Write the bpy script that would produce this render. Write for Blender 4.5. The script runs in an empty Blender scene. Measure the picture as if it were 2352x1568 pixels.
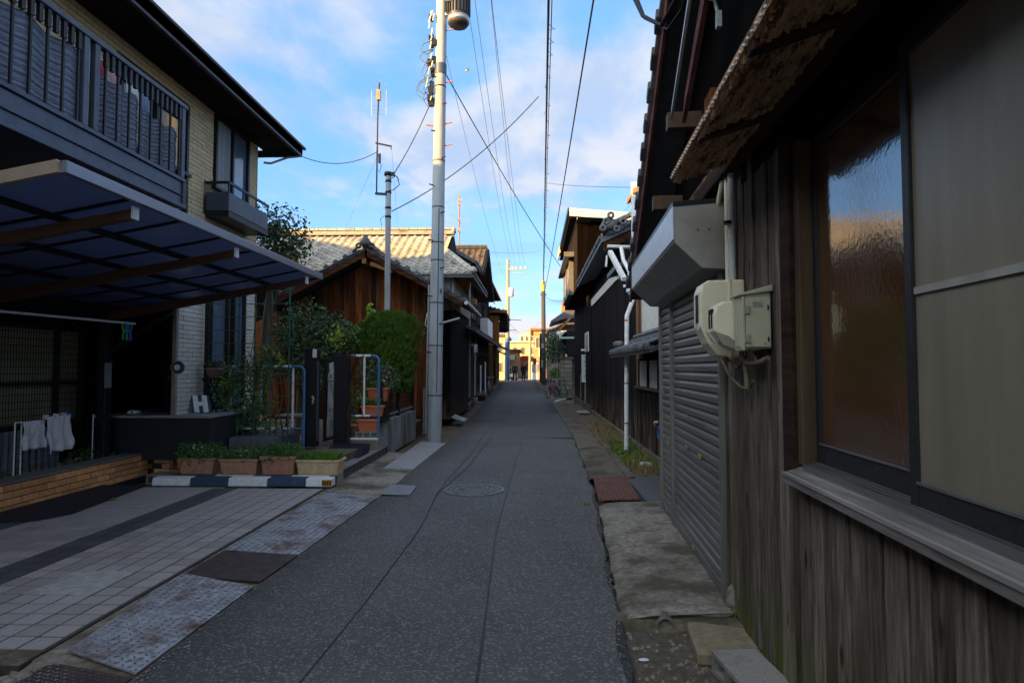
import bpy, bmesh, math, random
from mathutils import Vector, Matrix
from math import sin, cos, pi, radians, sqrt, atan2, tan

rng = random.Random(7)
sc = bpy.context.scene
COL = sc.collection

# ------------------------------------------------------------------ camera
EYE = Vector((0.0, 0.0, 1.55))
PITCH, YAW, FOC = radians(2.5), radians(2.0), 1400.0
cam = bpy.data.cameras.new("camera")
cam_o = bpy.data.objects.new("camera", cam)
COL.objects.link(cam_o)
cam_o.location = EYE
cam_o.rotation_euler = (radians(90) + PITCH, 0, YAW)
cam.sensor_width = 36.0
cam.lens = FOC / 2352 * 36.0
cam.clip_end = 3000
cam.clip_start = 0.05
sc.camera = cam_o
CR = cam_o.rotation_euler.to_matrix()

def at(px, py, d):
    """survey helper: the point in depth plane y=d seen at (px,py) of the 2352 px wide photograph"""
    r = CR @ Vector(((px - 1176) / FOC, -(py - 784) / FOC, -1.0))
    return EYE + r * (d / r.y)

# ------------------------------------------------------------------ sky and sun
SUN_EL, SUN_AZ = radians(12.0), radians(230.0)
wd = bpy.data.worlds.new("World"); sc.world = wd; wd.use_nodes = True
nt = wd.node_tree; nd = nt.nodes; lk = nt.links
bg = nd["Background"]; bg.inputs[1].default_value = 0.10
sky = nd.new("ShaderNodeTexSky"); sky.sky_type = 'NISHITA'; sky.sun_disc = False
sky.sun_elevation = SUN_EL; sky.sun_rotation = SUN_AZ
def wn(t, **k):
    n = nd.new(t)
    for a, b in k.items(): setattr(n, a, b)
    return n
tc = wn("ShaderNodeTexCoord")
sep = wn("ShaderNodeSeparateXYZ"); lk.new(tc.outputs["Generated"], sep.inputs[0])
def wmath(op, a, b=None, clamp=False):
    n = wn("ShaderNodeMath", operation=op, use_clamp=clamp)
    for i, x in enumerate((a, b)):
        if x is None: continue
        if isinstance(x, (int, float)): n.inputs[i].default_value = x
        else: lk.new(x, n.inputs[i])
    return n.outputs[0]
def wmix(f, a, b, mode='MIX'):
    n = wn("ShaderNodeMix", data_type='RGBA', blend_type=mode)
    for i, x in ((0, f), (6, a), (7, b)):
        if isinstance(x, (int, float)): n.inputs[i].default_value = x
        elif isinstance(x, tuple): n.inputs[i].default_value = (*x, 1)
        else: lk.new(x, n.inputs[i])
    return n.outputs[2]
def wramp(x, lo, hi):
    n = wn("ShaderNodeMapRange", interpolation_type='SMOOTHSTEP')
    n.inputs[1].default_value = lo; n.inputs[2].default_value = hi
    lk.new(x, n.inputs[0]); return n.outputs[0]
zz = wmath('MAXIMUM', sep.outputs[2], 0.0)
zden = wmath('ADD', zz, 0.12)
cx = wmath('DIVIDE', sep.outputs[0], zden); cy = wmath('DIVIDE', sep.outputs[1], zden)
cmb = wn("ShaderNodeCombineXYZ"); lk.new(cx, cmb.inputs[0]); lk.new(cy, cmb.inputs[1]); cmb.inputs[2].default_value = 3.7
def wnoise(scale, detail, rough, off):
    mp = wn("ShaderNodeMapping"); mp.inputs[1].default_value = off; mp.inputs[3].default_value = scale
    lk.new(cmb.outputs[0], mp.inputs[0])
    n = wn("ShaderNodeTexNoise"); n.inputs["Scale"].default_value = 1.0; n.inputs["Detail"].default_value = detail
    n.inputs["Roughness"].default_value = rough; n.inputs["Distortion"].default_value = 0.25
    lk.new(mp.outputs[0], n.inputs[0]); return n.outputs[0]
n1 = wnoise((1.15, 1.0, 1), 6.0, 0.52, (2.1, 0.35, 0))
n2 = wnoise((3.4, 2.2, 1), 5.0, 0.55, (5.0, 1.0, 0))
cl = wmath('ADD', wmath('MULTIPLY', n1, 0.72), wmath('MULTIPLY', n2, 0.28))
high = wramp(sep.outputs[2], 0.05, 0.55)
thr = wmath('ADD', cl, wmath('MULTIPLY', high, 0.13))
mask = wramp(thr, 0.515, 0.67)
mask = wmath('MULTIPLY', mask, wramp(sep.outputs[2], -0.01, 0.08))
# the open blue of a late afternoon, then pinkish white cloud with lavender undersides
blue = wmix(1.0, sky.outputs[0], (0.74, 0.99, 1.36), 'MULTIPLY')
blue = wmix(0.62, blue, (0.70, 1.68, 3.25))
lowhaze = wramp(sep.outputs[2], 0.30, 0.0)
blue = wmix(wmath('MULTIPLY', lowhaze, 0.5), blue, (2.05, 2.85, 3.3))
cloud_lit = wmix(wramp(sep.outputs[2], 0.05, 0.5), (2.9, 2.62, 2.5), (2.3, 2.4, 2.6))
cloud_sh = wmix(wramp(sep.outputs[2], 0.05, 0.5), (1.4, 1.8, 2.7), (1.6, 1.9, 2.45))
cloud = wmix(wramp(n2, 0.38, 0.66), cloud_sh, cloud_lit)
final = wmix(wmath('MULTIPLY', mask, 0.86), blue, cloud)
# long thin streaks of evening cloud low over the roofs
cm2 = wn("ShaderNodeVectorMath", operation='MULTIPLY'); lk.new(tc.outputs["Generated"], cm2.inputs[0]); cm2.inputs[1].default_value = (3.2, 3.2, 24.0)
n3 = wn("ShaderNodeTexNoise"); n3.inputs["Scale"].default_value = 1.0; n3.inputs["Detail"].default_value = 5; n3.inputs["Roughness"].default_value = .5; lk.new(cm2.outputs[0], n3.inputs[0])
band = wmath('MULTIPLY', wramp(sep.outputs[2], 0.0, 0.05), wramp(sep.outputs[2], 0.26, 0.10))
peach = wmath('MULTIPLY', wramp(n3.outputs[0], 0.50, 0.66), band)
violet = wmath('MULTIPLY', wramp(n3.outputs[0], 0.50, 0.36), band)
final = wmix(wmath('MULTIPLY', violet, 0.75), final, (1.0, 1.55, 2.75))
final = wmix(wmath('MULTIPLY', peach, 0.8), final, (2.75, 2.45, 2.45))
# the sky brightens and warms round the low sun
sd = wn("ShaderNodeVectorMath", operation='DOT_PRODUCT'); lk.new(tc.outputs["Generated"], sd.inputs[0])
sd.inputs[1].default_value = (sin(SUN_AZ)*cos(SUN_EL), cos(SUN_AZ)*cos(SUN_EL), sin(SUN_EL))
glow = wmath('POWER', wmath('MAXIMUM', sd.outputs["Value"], 0.0), 1.6)
glowc = wmix(glow, (1.0, 1.0, 1.0), (5.0, 3.9, 2.7))
final = wmix(1.0, final, glowc, 'MULTIPLY')
lk.new(final, bg.inputs[0])

sun = bpy.data.lights.new("sun", 'SUN'); sun.energy = 5.0; sun.angle = radians(0.5); sun.color = (1.0, 0.55, 0.14)
sun_o = bpy.data.objects.new("sun", sun); COL.objects.link(sun_o)
SDIR = Vector((sin(SUN_AZ) * cos(SUN_EL), cos(SUN_AZ) * cos(SUN_EL), sin(SUN_EL)))
sun_o.rotation_euler = SDIR.to_track_quat('Z', 'Y').to_euler()
sun_o.location = (-30, -30, 30)
vs = sc.view_settings
vs.view_transform = 'Standard'; vs.look = 'None'; vs.gamma = 1; vs.use_curve_mapping = False; vs.exposure = 1.85
sc.render.engine = 'CYCLES'
sc.cycles.max_bounces = 6; sc.cycles.diffuse_bounces = 3; sc.cycles.glossy_bounces = 3
sc.cycles.use_denoising = True

# ------------------------------------------------------------------ mesh helpers
class MB:
    def __init__(self, T=None): self.v = []; self.f = []; self.s = []; self.T = T
    def add(self, vs, fs, smooth=False):
        n = len(self.v)
        self.v += [tuple(self.T(*p)) if self.T else tuple(p) for p in vs]
        for f in fs: self.f.append([i + n for i in f]); self.s.append(smooth)
        return self
    def box(self, x0, x1, y0, y1, z0, z1):
        return self.add([(x0,y0,z0),(x1,y0,z0),(x1,y1,z0),(x0,y1,z0),(x0,y0,z1),(x1,y0,z1),(x1,y1,z1),(x0,y1,z1)],
                        [(0,3,2,1),(4,5,6,7),(0,1,5,4),(1,2,6,5),(2,3,7,6),(3,0,4,7)])
    def hexa(self, b, t):
        """eight corners: bottom ring b, top ring t"""
        return self.add(list(b) + list(t), [(0,3,2,1),(4,5,6,7),(0,1,5,4),(1,2,6,5),(2,3,7,6),(3,0,4,7)])
    def bar(self, p0, p1, w, h, up=(0,0,1)):
        p0, p1 = Vector(p0), Vector(p1); d = (p1 - p0).normalized(); up = Vector(up)
        if abs(d.dot(up)) > .98: up = Vector((0,1,0))
        s = d.cross(up).normalized() * (w/2); u = s.cross(d).normalized() * (h/2)
        return self.hexa([p0-s-u, p0+s-u, p1+s-u, p1-s-u], [p0-s+u, p0+s+u, p1+s+u, p1-s+u])
    def tube(self, pts, r, n=8, smooth=True, cap=True):
        pts = [Vector(p) for p in pts]; k = len(pts)
        rs = r if isinstance(r, (list, tuple)) else [r]*k
        vs = []; ref = None
        for i, p in enumerate(pts):
            d = (pts[min(i+1,k-1)] - pts[max(i-1,0)])
            if d.length < 1e-9: d = Vector((0,0,1))
            d.normalize()
            if ref is None: ref = Vector((1,0,0)) if abs(d.x) < .8 else Vector((0,1,0))
            a = (ref - d*ref.dot(d)).normalized(); b = d.cross(a); ref = a
            vs += [p + (a*cos(2*pi*j/n) + b*sin(2*pi*j/n))*rs[i] for j in range(n)]
        fs = [(i*n+j, i*n+(j+1)%n, (i+1)*n+(j+1)%n, (i+1)*n+j) for i in range(k-1) for j in range(n)]
        self.add(vs, fs, smooth)
        if cap:
            self.add([vs[j] for j in range(n)], [tuple(range(n-1,-1,-1))])
            self.add([vs[(k-1)*n+j] for j in range(n)], [tuple(range(n))])
        return self
    def lathe(self, prof, c=(0,0,0), n=16, smooth=True, sx=1, sy=1):
        c = Vector(c); vs = [c + Vector((r*cos(2*pi*j/n)*sx, r*sin(2*pi*j/n)*sy, z)) for r, z in prof for j in range(n)]
        k = len(prof)
        fs = [(i*n+j, i*n+(j+1)%n, (i+1)*n+(j+1)%n, (i+1)*n+j) for i in range(k-1) for j in range(n)]
        fs += [tuple(range(n-1,-1,-1)), tuple((k-1)*n+j for j in range(n))]
        return self.add(vs, fs, smooth)
    def prism(self, poly, ext):
        ext = Vector(ext); n = len(poly); a = [Vector(p) for p in poly]; b = [p + ext for p in a]
        return self.add(a + b, [tuple(range(n-1,-1,-1)), tuple(range(n,2*n))] + [(i,(i+1)%n,n+(i+1)%n,n+i) for i in range(n)])
    def poly(self, pts): return self.add(pts, [tuple(range(len(pts)))])
    def ring(self, c, R, r, axis='x', n=24, m=6):
        """torus about an axis"""
        vs = []
        for i in range(n):
            t = 2*pi*i/n
            for j in range(m):
                q = 2*pi*j/m; rr = R + r*cos(q); o = r*sin(q)
                p = {'x': (o, rr*cos(t), rr*sin(t)), 'y': (rr*cos(t), o, rr*sin(t)), 'z': (rr*cos(t), rr*sin(t), o)}[axis]
                vs.append(Vector(c) + Vector(p))
        fs = [(i*m+j, i*m+(j+1)%m, ((i+1)%n)*m+(j+1)%m, ((i+1)%n)*m+j) for i in range(n) for j in range(m)]
        return self.add(vs, fs, True)
    def mesh(self, name, mat, c=Vector((0,0,0))):
        me = bpy.data.meshes.new(name)
        me.from_pydata([(x-c.x, y-c.y, z-c.z) for x, y, z in self.v], [], self.f)
        if any(self.s): me.polygons.foreach_set('use_smooth', self.s)
        if mat: me.materials.append(mat)
        bm = bmesh.new(); bm.from_mesh(me); bmesh.ops.recalc_face_normals(bm, faces=bm.faces); bm.to_mesh(me); bm.free()
        return me
    def build(self, name, mat, parent=None, bev=0, kind=None, label=None, cat=None, group=None, norecalc=False):
        xs, ys, zs = zip(*self.v)
        c = Vector(((min(xs)+max(xs))/2, (min(ys)+max(ys))/2, min(zs)))
        o = bpy.data.objects.new(name, self.mesh(name, mat, c)); COL.objects.link(o)
        place(o, c, parent)
        if bev:
            m = o.modifiers.new("edge", 'BEVEL'); m.width = bev; m.segments = 1; m.limit_method = 'ANGLE'; m.angle_limit = radians(40)
        tag(o, label, cat, group, kind)
        return o
WL = {}
def place(o, c, parent=None):
    WL[o.name] = Vector(c); o.location = Vector(c)
    if parent is not None: o.parent = parent; o.location = Vector(c) - WL[parent.name]
def tag(o, label=None, cat=None, group=None, kind=None):
    if label: o['label'] = label
    if cat: o['category'] = cat
    if group: o['group'] = group
    if kind: o['kind'] = kind
    return o
def thing(name, label, cat, loc, group=None):
    o = bpy.data.objects.new(name, None); COL.objects.link(o); o.empty_display_size = .2
    place(o, loc); return tag(o, label, cat, group)
def piece(name, me, parent, loc, rot=None, kind=None):
    o = bpy.data.objects.new(name, me); COL.objects.link(o); place(o, loc, parent)
    if rot is not None: o.rotation_euler = rot.to_euler() if isinstance(rot, Matrix) else rot
    if kind: o['kind'] = kind
    return o
def copy_thing(root, loc, label=None, group=None, rz=0):
    r = root.copy(); COL.objects.link(r); place(r, loc); r.rotation_euler = (0,0,rz)
    if label: r['label'] = label
    if group: r['group'] = group
    for ch in root.children:
        c = ch.copy(); COL.objects.link(c); c.parent = r
        for g in ch.children:
            e = g.copy(); COL.objects.link(e); e.parent = c
    return r
def wobble(me, amp, seed=0):
    r = random.Random(seed)
    for v in me.vertices: v.co += Vector((r.uniform(-amp,amp), r.uniform(-amp,amp), r.uniform(-amp,amp)))

# ------------------------------------------------------------------ materials
MATS = {}
def mat(name, c1, c2=None, rough=.7, metal=0, scale=6.0, stretch=(1,1,1), bump=.15, bscale=None, c3=None, c3scale=.9, c3lo=.55, c3hi=.7,
        rnd=.12, spec=.25, detail=7, lo=.35, hi=.65, ior=None, trans=0, emit=None, dist=.004, moss=None, coat=0, knots=False):
    if name in MATS: return MATS[name]
    m = bpy.data.materials.new(name); m.use_nodes = True; MATS[name] = m
    nt = m.node_tree; nd = nt.nodes; lk = nt.links; b = nd["Principled BSDF"]
    b.inputs["Roughness"].default_value = rough; b.inputs["Metallic"].default_value = metal
    b.inputs["Specular IOR Level"].default_value = spec
    if ior: b.inputs["IOR"].default_value = ior
    if coat: b.inputs["Coat Weight"].default_value = coat; b.inputs["Coat Roughness"].default_value = .1
    if c2 is None: c2 = tuple(x*.72 for x in c1)
    geo = nd.new("ShaderNodeNewGeometry"); oi = nd.new("ShaderNodeObjectInfo")
    vm = nd.new("ShaderNodeVectorMath"); vm.operation = 'SCALE'; vm.inputs[0].default_value = (37.1, 17.3, 23.9)
    lk.new(oi.outputs["Random"], vm.inputs["Scale"])
    ad = nd.new("ShaderNodeVectorMath"); ad.operation = 'ADD'
    lk.new(geo.outputs["Position"], ad.inputs[0]); lk.new(vm.outputs[0], ad.inputs[1])
    mp = nd.new("ShaderNodeMapping"); mp.inputs["Scale"].default_value = tuple(scale*s for s in stretch); lk.new(ad.outputs[0], mp.inputs[0])
    no = nd.new("ShaderNodeTexNoise"); no.inputs["Scale"].default_value = 1; no.inputs["Detail"].default_value = detail; no.inputs["Roughness"].default_value = .62
    lk.new(mp.outputs[0], no.inputs[0])
    def rng_(src, a, c):
        r = nd.new("ShaderNodeMapRange"); r.inputs[1].default_value = a; r.inputs[2].default_value = c; lk.new(src, r.inputs[0]); return r.outputs[0]
    def mx(f, a, c, mode='MIX'):
        n = nd.new("ShaderNodeMix"); n.data_type = 'RGBA'; n.blend_type = mode
        for i, x in ((0,f),(6,a),(7,c)):
            if isinstance(x, tuple): n.inputs[i].default_value = (*x, 1)
            elif isinstance(x, (int,float)): n.inputs[i].default_value = x
            else: lk.new(x, n.inputs[i])
        return n.outputs[2]
    col = mx(rng_(no.outputs[0], lo, hi), c2, c1)
    if c3:
        n3 = nd.new("ShaderNodeTexNoise"); n3.inputs["Scale"].default_value = c3scale; n3.inputs["Detail"].default_value = 6; n3.inputs["Roughness"].default_value = .65
        m3 = nd.new("ShaderNodeMapping"); m3.inputs["Scale"].default_value = tuple(max(s,.25) for s in stretch)
        lk.new(ad.outputs[0], m3.inputs[0]); lk.new(m3.outputs[0], n3.inputs[0])
        col = mx(rng_(n3.outputs[0], c3lo, c3hi), col, c3)
    if knots:
        mk = nd.new("ShaderNodeMapping"); mk.inputs["Scale"].default_value = (7.5,7.5,2.6); lk.new(ad.outputs[0], mk.inputs[0])
        vk = nd.new("ShaderNodeTexVoronoi"); vk.inputs["Scale"].default_value = 1.0; lk.new(mk.outputs[0], vk.inputs["Vector"])
        col = mx(rng_(vk.outputs["Distance"], .16, .07), col, (.03,.018,.012))
        # swirl the grain round each knot
        dv = nd.new("ShaderNodeVectorMath"); dv.operation = 'MULTIPLY_ADD'; dv.inputs[1].default_value = (0,0,0)
    if moss:   # growth creeping up from the ground: (colour, top height)
        sx = nd.new("ShaderNodeSeparateXYZ"); lk.new(geo.outputs["Position"], sx.inputs[0])
        n4 = nd.new("ShaderNodeTexNoise"); n4.inputs["Scale"].default_value = 5; n4.inputs["Detail"].default_value = 6
        m4 = nd.new("ShaderNodeMapping"); m4.inputs["Scale"].default_value = (1.5,1.5,.35); lk.new(ad.outputs[0], m4.inputs[0]); lk.new(m4.outputs[0], n4.inputs[0])
        g = rng_(sx.outputs[2], moss[1], 0.0); q = nd.new("ShaderNodeMath"); q.operation = 'MULTIPLY'
        lk.new(g, q.inputs[0]); lk.new(rng_(n4.outputs[0], .40, .60), q.inputs[1])
        col = mx(q.outputs[0], col, moss[0])
    if rnd:
        hs = nd.new("ShaderNodeHueSaturation")
        r = nd.new("ShaderNodeMapRange"); r.inputs[3].default_value = 1-rnd*1.6; r.inputs[4].default_value = 1+rnd*1.6
        lk.new(oi.outputs["Random"], r.inputs[0]); lk.new(r.outputs[0], hs.inputs["Value"]); lk.new(col, hs.inputs["Color"]); col = hs.outputs[0]
    lk.new(col, b.inputs["Base Color"])
    if bump:
        bp = nd.new("ShaderNodeBump"); bp.inputs["Strength"].default_value = bump; bp.inputs["Distance"].default_value = dist
        src = no.outputs[0]
        if bscale:
            nb = nd.new("ShaderNodeTexNoise"); nb.inputs["Scale"].default_value = bscale; nb.inputs["Detail"].default_value = 3; lk.new(geo.outputs["Position"], nb.inputs[0]); src = nb.outputs[0]
        lk.new(src, bp.inputs["Height"]); lk.new(bp.outputs[0], b.inputs["Normal"])
    if trans: b.inputs["Transmission Weight"].default_value = trans
    if emit: b.inputs["Emission Color"].default_value = (*emit[0],1); b.inputs["Emission Strength"].default_value = emit[1]
    # rougher where the grain is open
    rr = nd.new("ShaderNodeMapRange"); rr.inputs[3].default_value = min(1, rough*1.12); rr.inputs[4].default_value = rough*.82
    lk.new(no.outputs[0], rr.inputs[0]); lk.new(rr.outputs[0], b.inputs["Roughness"])
    return m
VG = (1, 1, .05)       # grain running up
YG = (1, .05, 1)       # grain running along the street
XG = (.05, 1, 1)
WOODGREY = mat("weathered_grey_wood", (.20,.168,.138), (.05,.037,.028), .95, scale=44, stretch=(1,1,.09), bump=.9, c3=(.075,.05,.034), c3scale=2.0, c3lo=.5, c3hi=.68, lo=.30, hi=.70, knots=True, rnd=.27, spec=.1, moss=((.13,.16,.035), .48))
WOODGREYY = mat("weathered_grey_wood_along", (.26,.235,.225), (.11,.10,.095), .9, scale=30, stretch=YG, bump=.4, c3=(.06,.05,.045), c3scale=1.5, rnd=.05, spec=.1)
WOODBROWN = mat("brown_wood_boards", (.26,.135,.065), (.06,.03,.017), .9, scale=30, stretch=VG, bump=.5, c3=(.04,.022,.014), c3scale=1.6, rnd=.35, spec=.1)
WOODRED = mat("red_brown_cedar_boards", (.27,.085,.028), (.065,.023,.010), .9, scale=26, stretch=VG, bump=.5, c3=(.035,.014,.008), c3scale=1.5, c3lo=.5, c3hi=.68, rnd=.36, spec=.1)
WOODBLACK = mat("charred_black_boards", (.016,.013,.013), (.006,.005,.006), .95, scale=24, stretch=VG, bump=.5, c3=(.055,.028,.017), c3scale=2.0, c3lo=.62, c3hi=.78, rnd=.32, spec=.06, moss=((.14,.10,.07), 1.0))
WOODDARK = mat("dark_stained_timber", (.05,.028,.018), (.016,.010,.008), .9, scale=22, stretch=YG, bump=.4, rnd=.1, spec=.1)
WOODDARKX = mat("dark_stained_timber_across", (.09,.04,.022), (.02,.010,.007), .9, scale=22, stretch=XG, bump=.4, rnd=.1, spec=.1)
BLACKBOARD = mat("shade_black_boarding", (.006,.0055,.0055), (.003,.003,.003), 1.0, scale=14, stretch=VG, bump=.2, spec=.02, rnd=.1)  # dark boards, with the deep shade of eaves and recesses put into the colour
BARGE = mat("oxblood_bargeboard", (.13,.05,.045), (.06,.022,.02), .7, scale=18, stretch=YG, bump=.3, rnd=.05, spec=.1)
ASPHALT = mat("asphalt", (.108,.107,.109), (.068,.067,.069), .9, scale=120, bump=.8, dist=.006, detail=4, c3=(.062,.060,.062), c3scale=.75, c3lo=.42, c3hi=.68, rnd=0, spec=.3)
def speckle(m, scale, col, lo, hi):
    """pale aggregate showing through the binder"""
    nt = m.node_tree; nd = nt.nodes; lk = nt.links; b = nd["Principled BSDF"]
    src = b.inputs["Base Color"].links[0].from_socket
    g = nd.new("ShaderNodeNewGeometry"); v = nd.new("ShaderNodeTexVoronoi"); v.inputs["Scale"].default_value = scale; lk.new(g.outputs["Position"], v.inputs["Vector"])
    sp = nd.new("ShaderNodeSeparateColor"); lk.new(v.outputs["Color"], sp.inputs[0])
    r = nd.new("ShaderNodeMapRange"); r.inputs[1].default_value = lo; r.inputs[2].default_value = hi; lk.new(sp.outputs[0], r.inputs[0])
    x = nd.new("ShaderNodeMix"); x.data_type = 'RGBA'; lk.new(r.outputs[0], x.inputs[0]); lk.new(src, x.inputs[6]); x.inputs[7].default_value = (*col, 1)
    lk.new(x.outputs[2], b.inputs["Base Color"])
speckle(ASPHALT, 85, (.19,.19,.192), .70, 1.0)
PATCH = mat("asphalt_patch", (.10,.10,.11), (.066,.066,.072), .86, scale=220, bump=.5, dist=.003, detail=2, rnd=0)
speckle(PATCH, 150, (.2,.2,.21), .86, 1.0)
TAR = mat("tar_seam", (.022,.022,.025), (.035,.035,.038), .6, scale=40, bump=.3, rnd=0)
SOIL = mat("bare_soil", (.16,.125,.09), (.08,.06,.042), .95, scale=28, bump=.9, dist=.01, c3=(.06,.048,.035), c3scale=2, rnd=0)
CONC = mat("weathered_concrete", (.31,.28,.235), (.15,.13,.105), .9, scale=22, bump=.8, dist=.006, c3=(.085,.068,.048), c3scale=1.6, c3lo=.45, c3hi=.6, rnd=.06)
CONCLEDGE = mat("mossy_concrete", (.17,.15,.115), (.10,.085,.062), .9, scale=26, bump=.7, dist=.006, c3=(.06,.05,.03), c3scale=2.2, c3lo=.46, c3hi=.62, rnd=.06)
CONCBLUE = mat("pale_cast_concrete", (.30,.30,.31), (.20,.20,.21), .85, scale=20, bump=.4, c3=(.12,.12,.10), c3scale=2, rnd=.08)
CONCSTREAK = mat("streaked_concrete", (.27,.28,.29), (.17,.18,.18), .85, scale=18, stretch=VG, bump=.3, c3=(.06,.075,.05), c3scale=2.4, c3lo=.45, c3hi=.65, rnd=.05)
BLOCKM = mat("concrete_block", (.30,.285,.255), (.20,.19,.165), .92, scale=90, bump=.7, dist=.003, c3=(.15,.135,.105), c3scale=3, rnd=.12)
PLATE = mat("rusted_galvanised_plate", (.36,.39,.44), (.17,.175,.19), .6, metal=.3, scale=22, bump=.3, c3=(.12,.062,.042), c3scale=3.4, c3lo=.48, c3hi=.66, rnd=.06)
PLATED = mat("brown_steel_plate", (.075,.055,.05), (.045,.035,.035), .6, metal=.3, scale=12, bump=.2, c3=(.12,.06,.03), c3scale=4, c3lo=.6, c3hi=.7, rnd=.05)
PLATER = mat("red_rust_plate", (.17,.075,.055), (.11,.05,.04), .75, metal=.15, scale=16, bump=.4, c3=(.09,.035,.025), c3scale=3, rnd=.03)
STEEL = mat("galvanised_steel", (.42,.43,.45), (.32,.33,.35), .4, metal=.75, scale=20, bump=.05, rnd=.05)
TILEM = mat("mauve_paving_tile", (.305,.285,.28), (.25,.232,.23), .7, scale=50, bump=.15, rnd=.10)
TILED = mat("slate_paving_tile", (.085,.085,.095), (.06,.06,.07), .65, scale=50, bump=.15, rnd=.10)
MORTAR = mat("pale_mortar", (.36,.36,.36), (.24,.24,.23), .9, scale=20, bump=.3, c3=(.13,.12,.11), c3scale=2.2, rnd=0)
RUBBER = mat("navy_rubber", (.022,.024,.035), (.015,.016,.024), .7, scale=80, bump=.3, rnd=0)
BRICKA = mat("amber_brick", (.72,.36,.155), (.50,.22,.09), .75, scale=24, bump=.3, rnd=.17)
BRICKC = mat("cream_face_brick", (.58,.465,.29), (.45,.35,.205), .85, scale=40, bump=.7, dist=.006, rnd=.08)
DARKM = mat("black_metal", (.018,.019,.023), (.012,.012,.015), .4, metal=.2, scale=20, bump=.05, rnd=.04)
NAVYM = mat("slate_blue_aluminium", (.085,.10,.135), (.065,.078,.105), .42, metal=.3, scale=9, bump=.04, rnd=.08)
TERRA = mat("terracotta", (.46,.23,.155), (.34,.165,.11), .85, scale=18, bump=.2, c3=(.30,.22,.16), c3scale=5, rnd=.10)
TERRAL = mat("pale_terracotta", (.56,.42,.26), (.46,.32,.19), .85, scale=18, bump=.2, c3=(.30,.26,.18), c3scale=5, rnd=.03)
POTRED = mat("orange_plastic_pot", (.52,.16,.075), (.42,.12,.055), .6, scale=10, bump=.05, rnd=.08)
PWHITE = mat("white_paint", (.72,.73,.75), (.58,.59,.60), .55, scale=16, bump=.12, c3=(.35,.34,.32), c3scale=4, c3lo=.62, c3hi=.75, rnd=.04)
PBLUE = mat("navy_blue_paint", (.035,.075,.135), (.025,.055,.10), .55, scale=16, bump=.12, c3=(.09,.11,.14), c3scale=4, c3lo=.6, c3hi=.75, rnd=.05)
AMBER = mat("amber_reflector", (.50,.23,.015), (.36,.15,.01), .35, scale=30, bump=.2, rnd=0)

# ------------------------------------------------------------------ the ground and the road
def zg(y): 
    t = min(1, max(0, (y-35)/22)); return .30*t*t*(3-2*t)
def lerp_tab(tab, y):
    for (a, x0), (b, x1) in zip(tab, tab[1:]):
        if y <= b: return x0 + (x1-x0)*max(0,(y-a))/(b-a)
    return tab[-1][1]
RE = [(-6,-.02),(0,.33),(3.17,.49),(7.9,.77),(13.6,.90),(25.8,.84),(40,.55),(56,.30),(140,-1.2)]
LE = [(-6,-2.02),(0,-2.0),(4.4,-1.98),(7.1,-1.86),(13.5,-1.80),(25.8,-2.18),(40,-2.6),(56,-3.0),(140,-4.6)]
ys = [-6 + .25*i for i in range(0, 104)] + [20+1.0*i for i in range(0, 45)] + [66, 75, 90, 110, 140]
g = MB()
gx = [-300,-60,-30,-14,-6,-3,0,3,6,14,30,60,300]; gy = [-40,-6,0,5,10,20,30,35,40,45,50,55,57,70,100,160,300,700]
for y in gy:
    for x in gx: g.v.append((x, y, zg(y)-.10))
n = len(gx)
for j in range(len(gy)-1):
    for i in range(n-1): g.f.append([j*n+i, j*n+i+1, (j+1)*n+i+1, (j+1)*n+i]); g.s.append(False)
g.build("ground", SOIL, kind='structure')
r = random.Random(3)
m = MB()
for k, y in enumerate(ys):
    jr = r.uniform(-.022,.022) if y < 30 else 0; jl = r.uniform(-.012,.012) if y < 30 else 0
    a, b = lerp_tab(LE, y)+jl, lerp_tab(RE, y)+jr
    for q in range(5): 
        x = a + (b-a)*q/4; m.v.append((x, y, zg(y) + .012*(1-((q-2)/2)**2)))
    m.v += [(a-.01, y, zg(y)-.12), (b+.01, y, zg(y)-.12)]
for k in range(len(ys)-1):
    o = k*7
    for q in range(4): m.f.append([o+q, o+q+1, o+q+8, o+q+7]); m.s.append(True)
    m.f.append([o+5, o, o+7, o+12]); m.s.append(False); m.f.append([o+4, o+6, o+13, o+11]); m.s.append(False)
road = m.build("road", ASPHALT, kind='structure')
def strip(tab, w, z, y0, y1, step=.5, jit=.004, seed=1):
    r = random.Random(seed); b = MB(); y = y0; k = 0
    while y <= y1 + 1e-6:
        c = lerp_tab(tab, y) + r.uniform(-jit, jit); ww = w*r.uniform(.6,1.3)
        b.v += [(c-ww/2, y, zg(y)+z), (c+ww/2, y, zg(y)+z)]
        if k: b.f.append([2*k-2, 2*k-1, 2*k+1, 2*k]); b.s.append(False)
        k += 1; y += step
    return b
S1 = [(-2,-.20),(3,-.28),(5.9,-.356),(13.2,-.235),(25.5,-.27),(50,-.9)]
S2 = [(-2,-1.2),(3.06,-1.146),(4.2,-1.10),(5.9,-1.09),(7.9,-1.2),(11.1,-1.11),(15.5,-1.16),(34,-1.4)]
S3 = [(7.4,-1.19),(9.5,-1.02),(13,-.95),(20,-1.0),(40,-1.5)]
strip(S1, .012, .0165, -2, 45, seed=4).build("seam", TAR, road)
strip(S2, .010, .0165, -2, 33, seed=5).build("seam", TAR, road)
strip(S3, .014, .0165, 7.4, 38, seed=6).build("seam", TAR, road)
b = MB()
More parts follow.
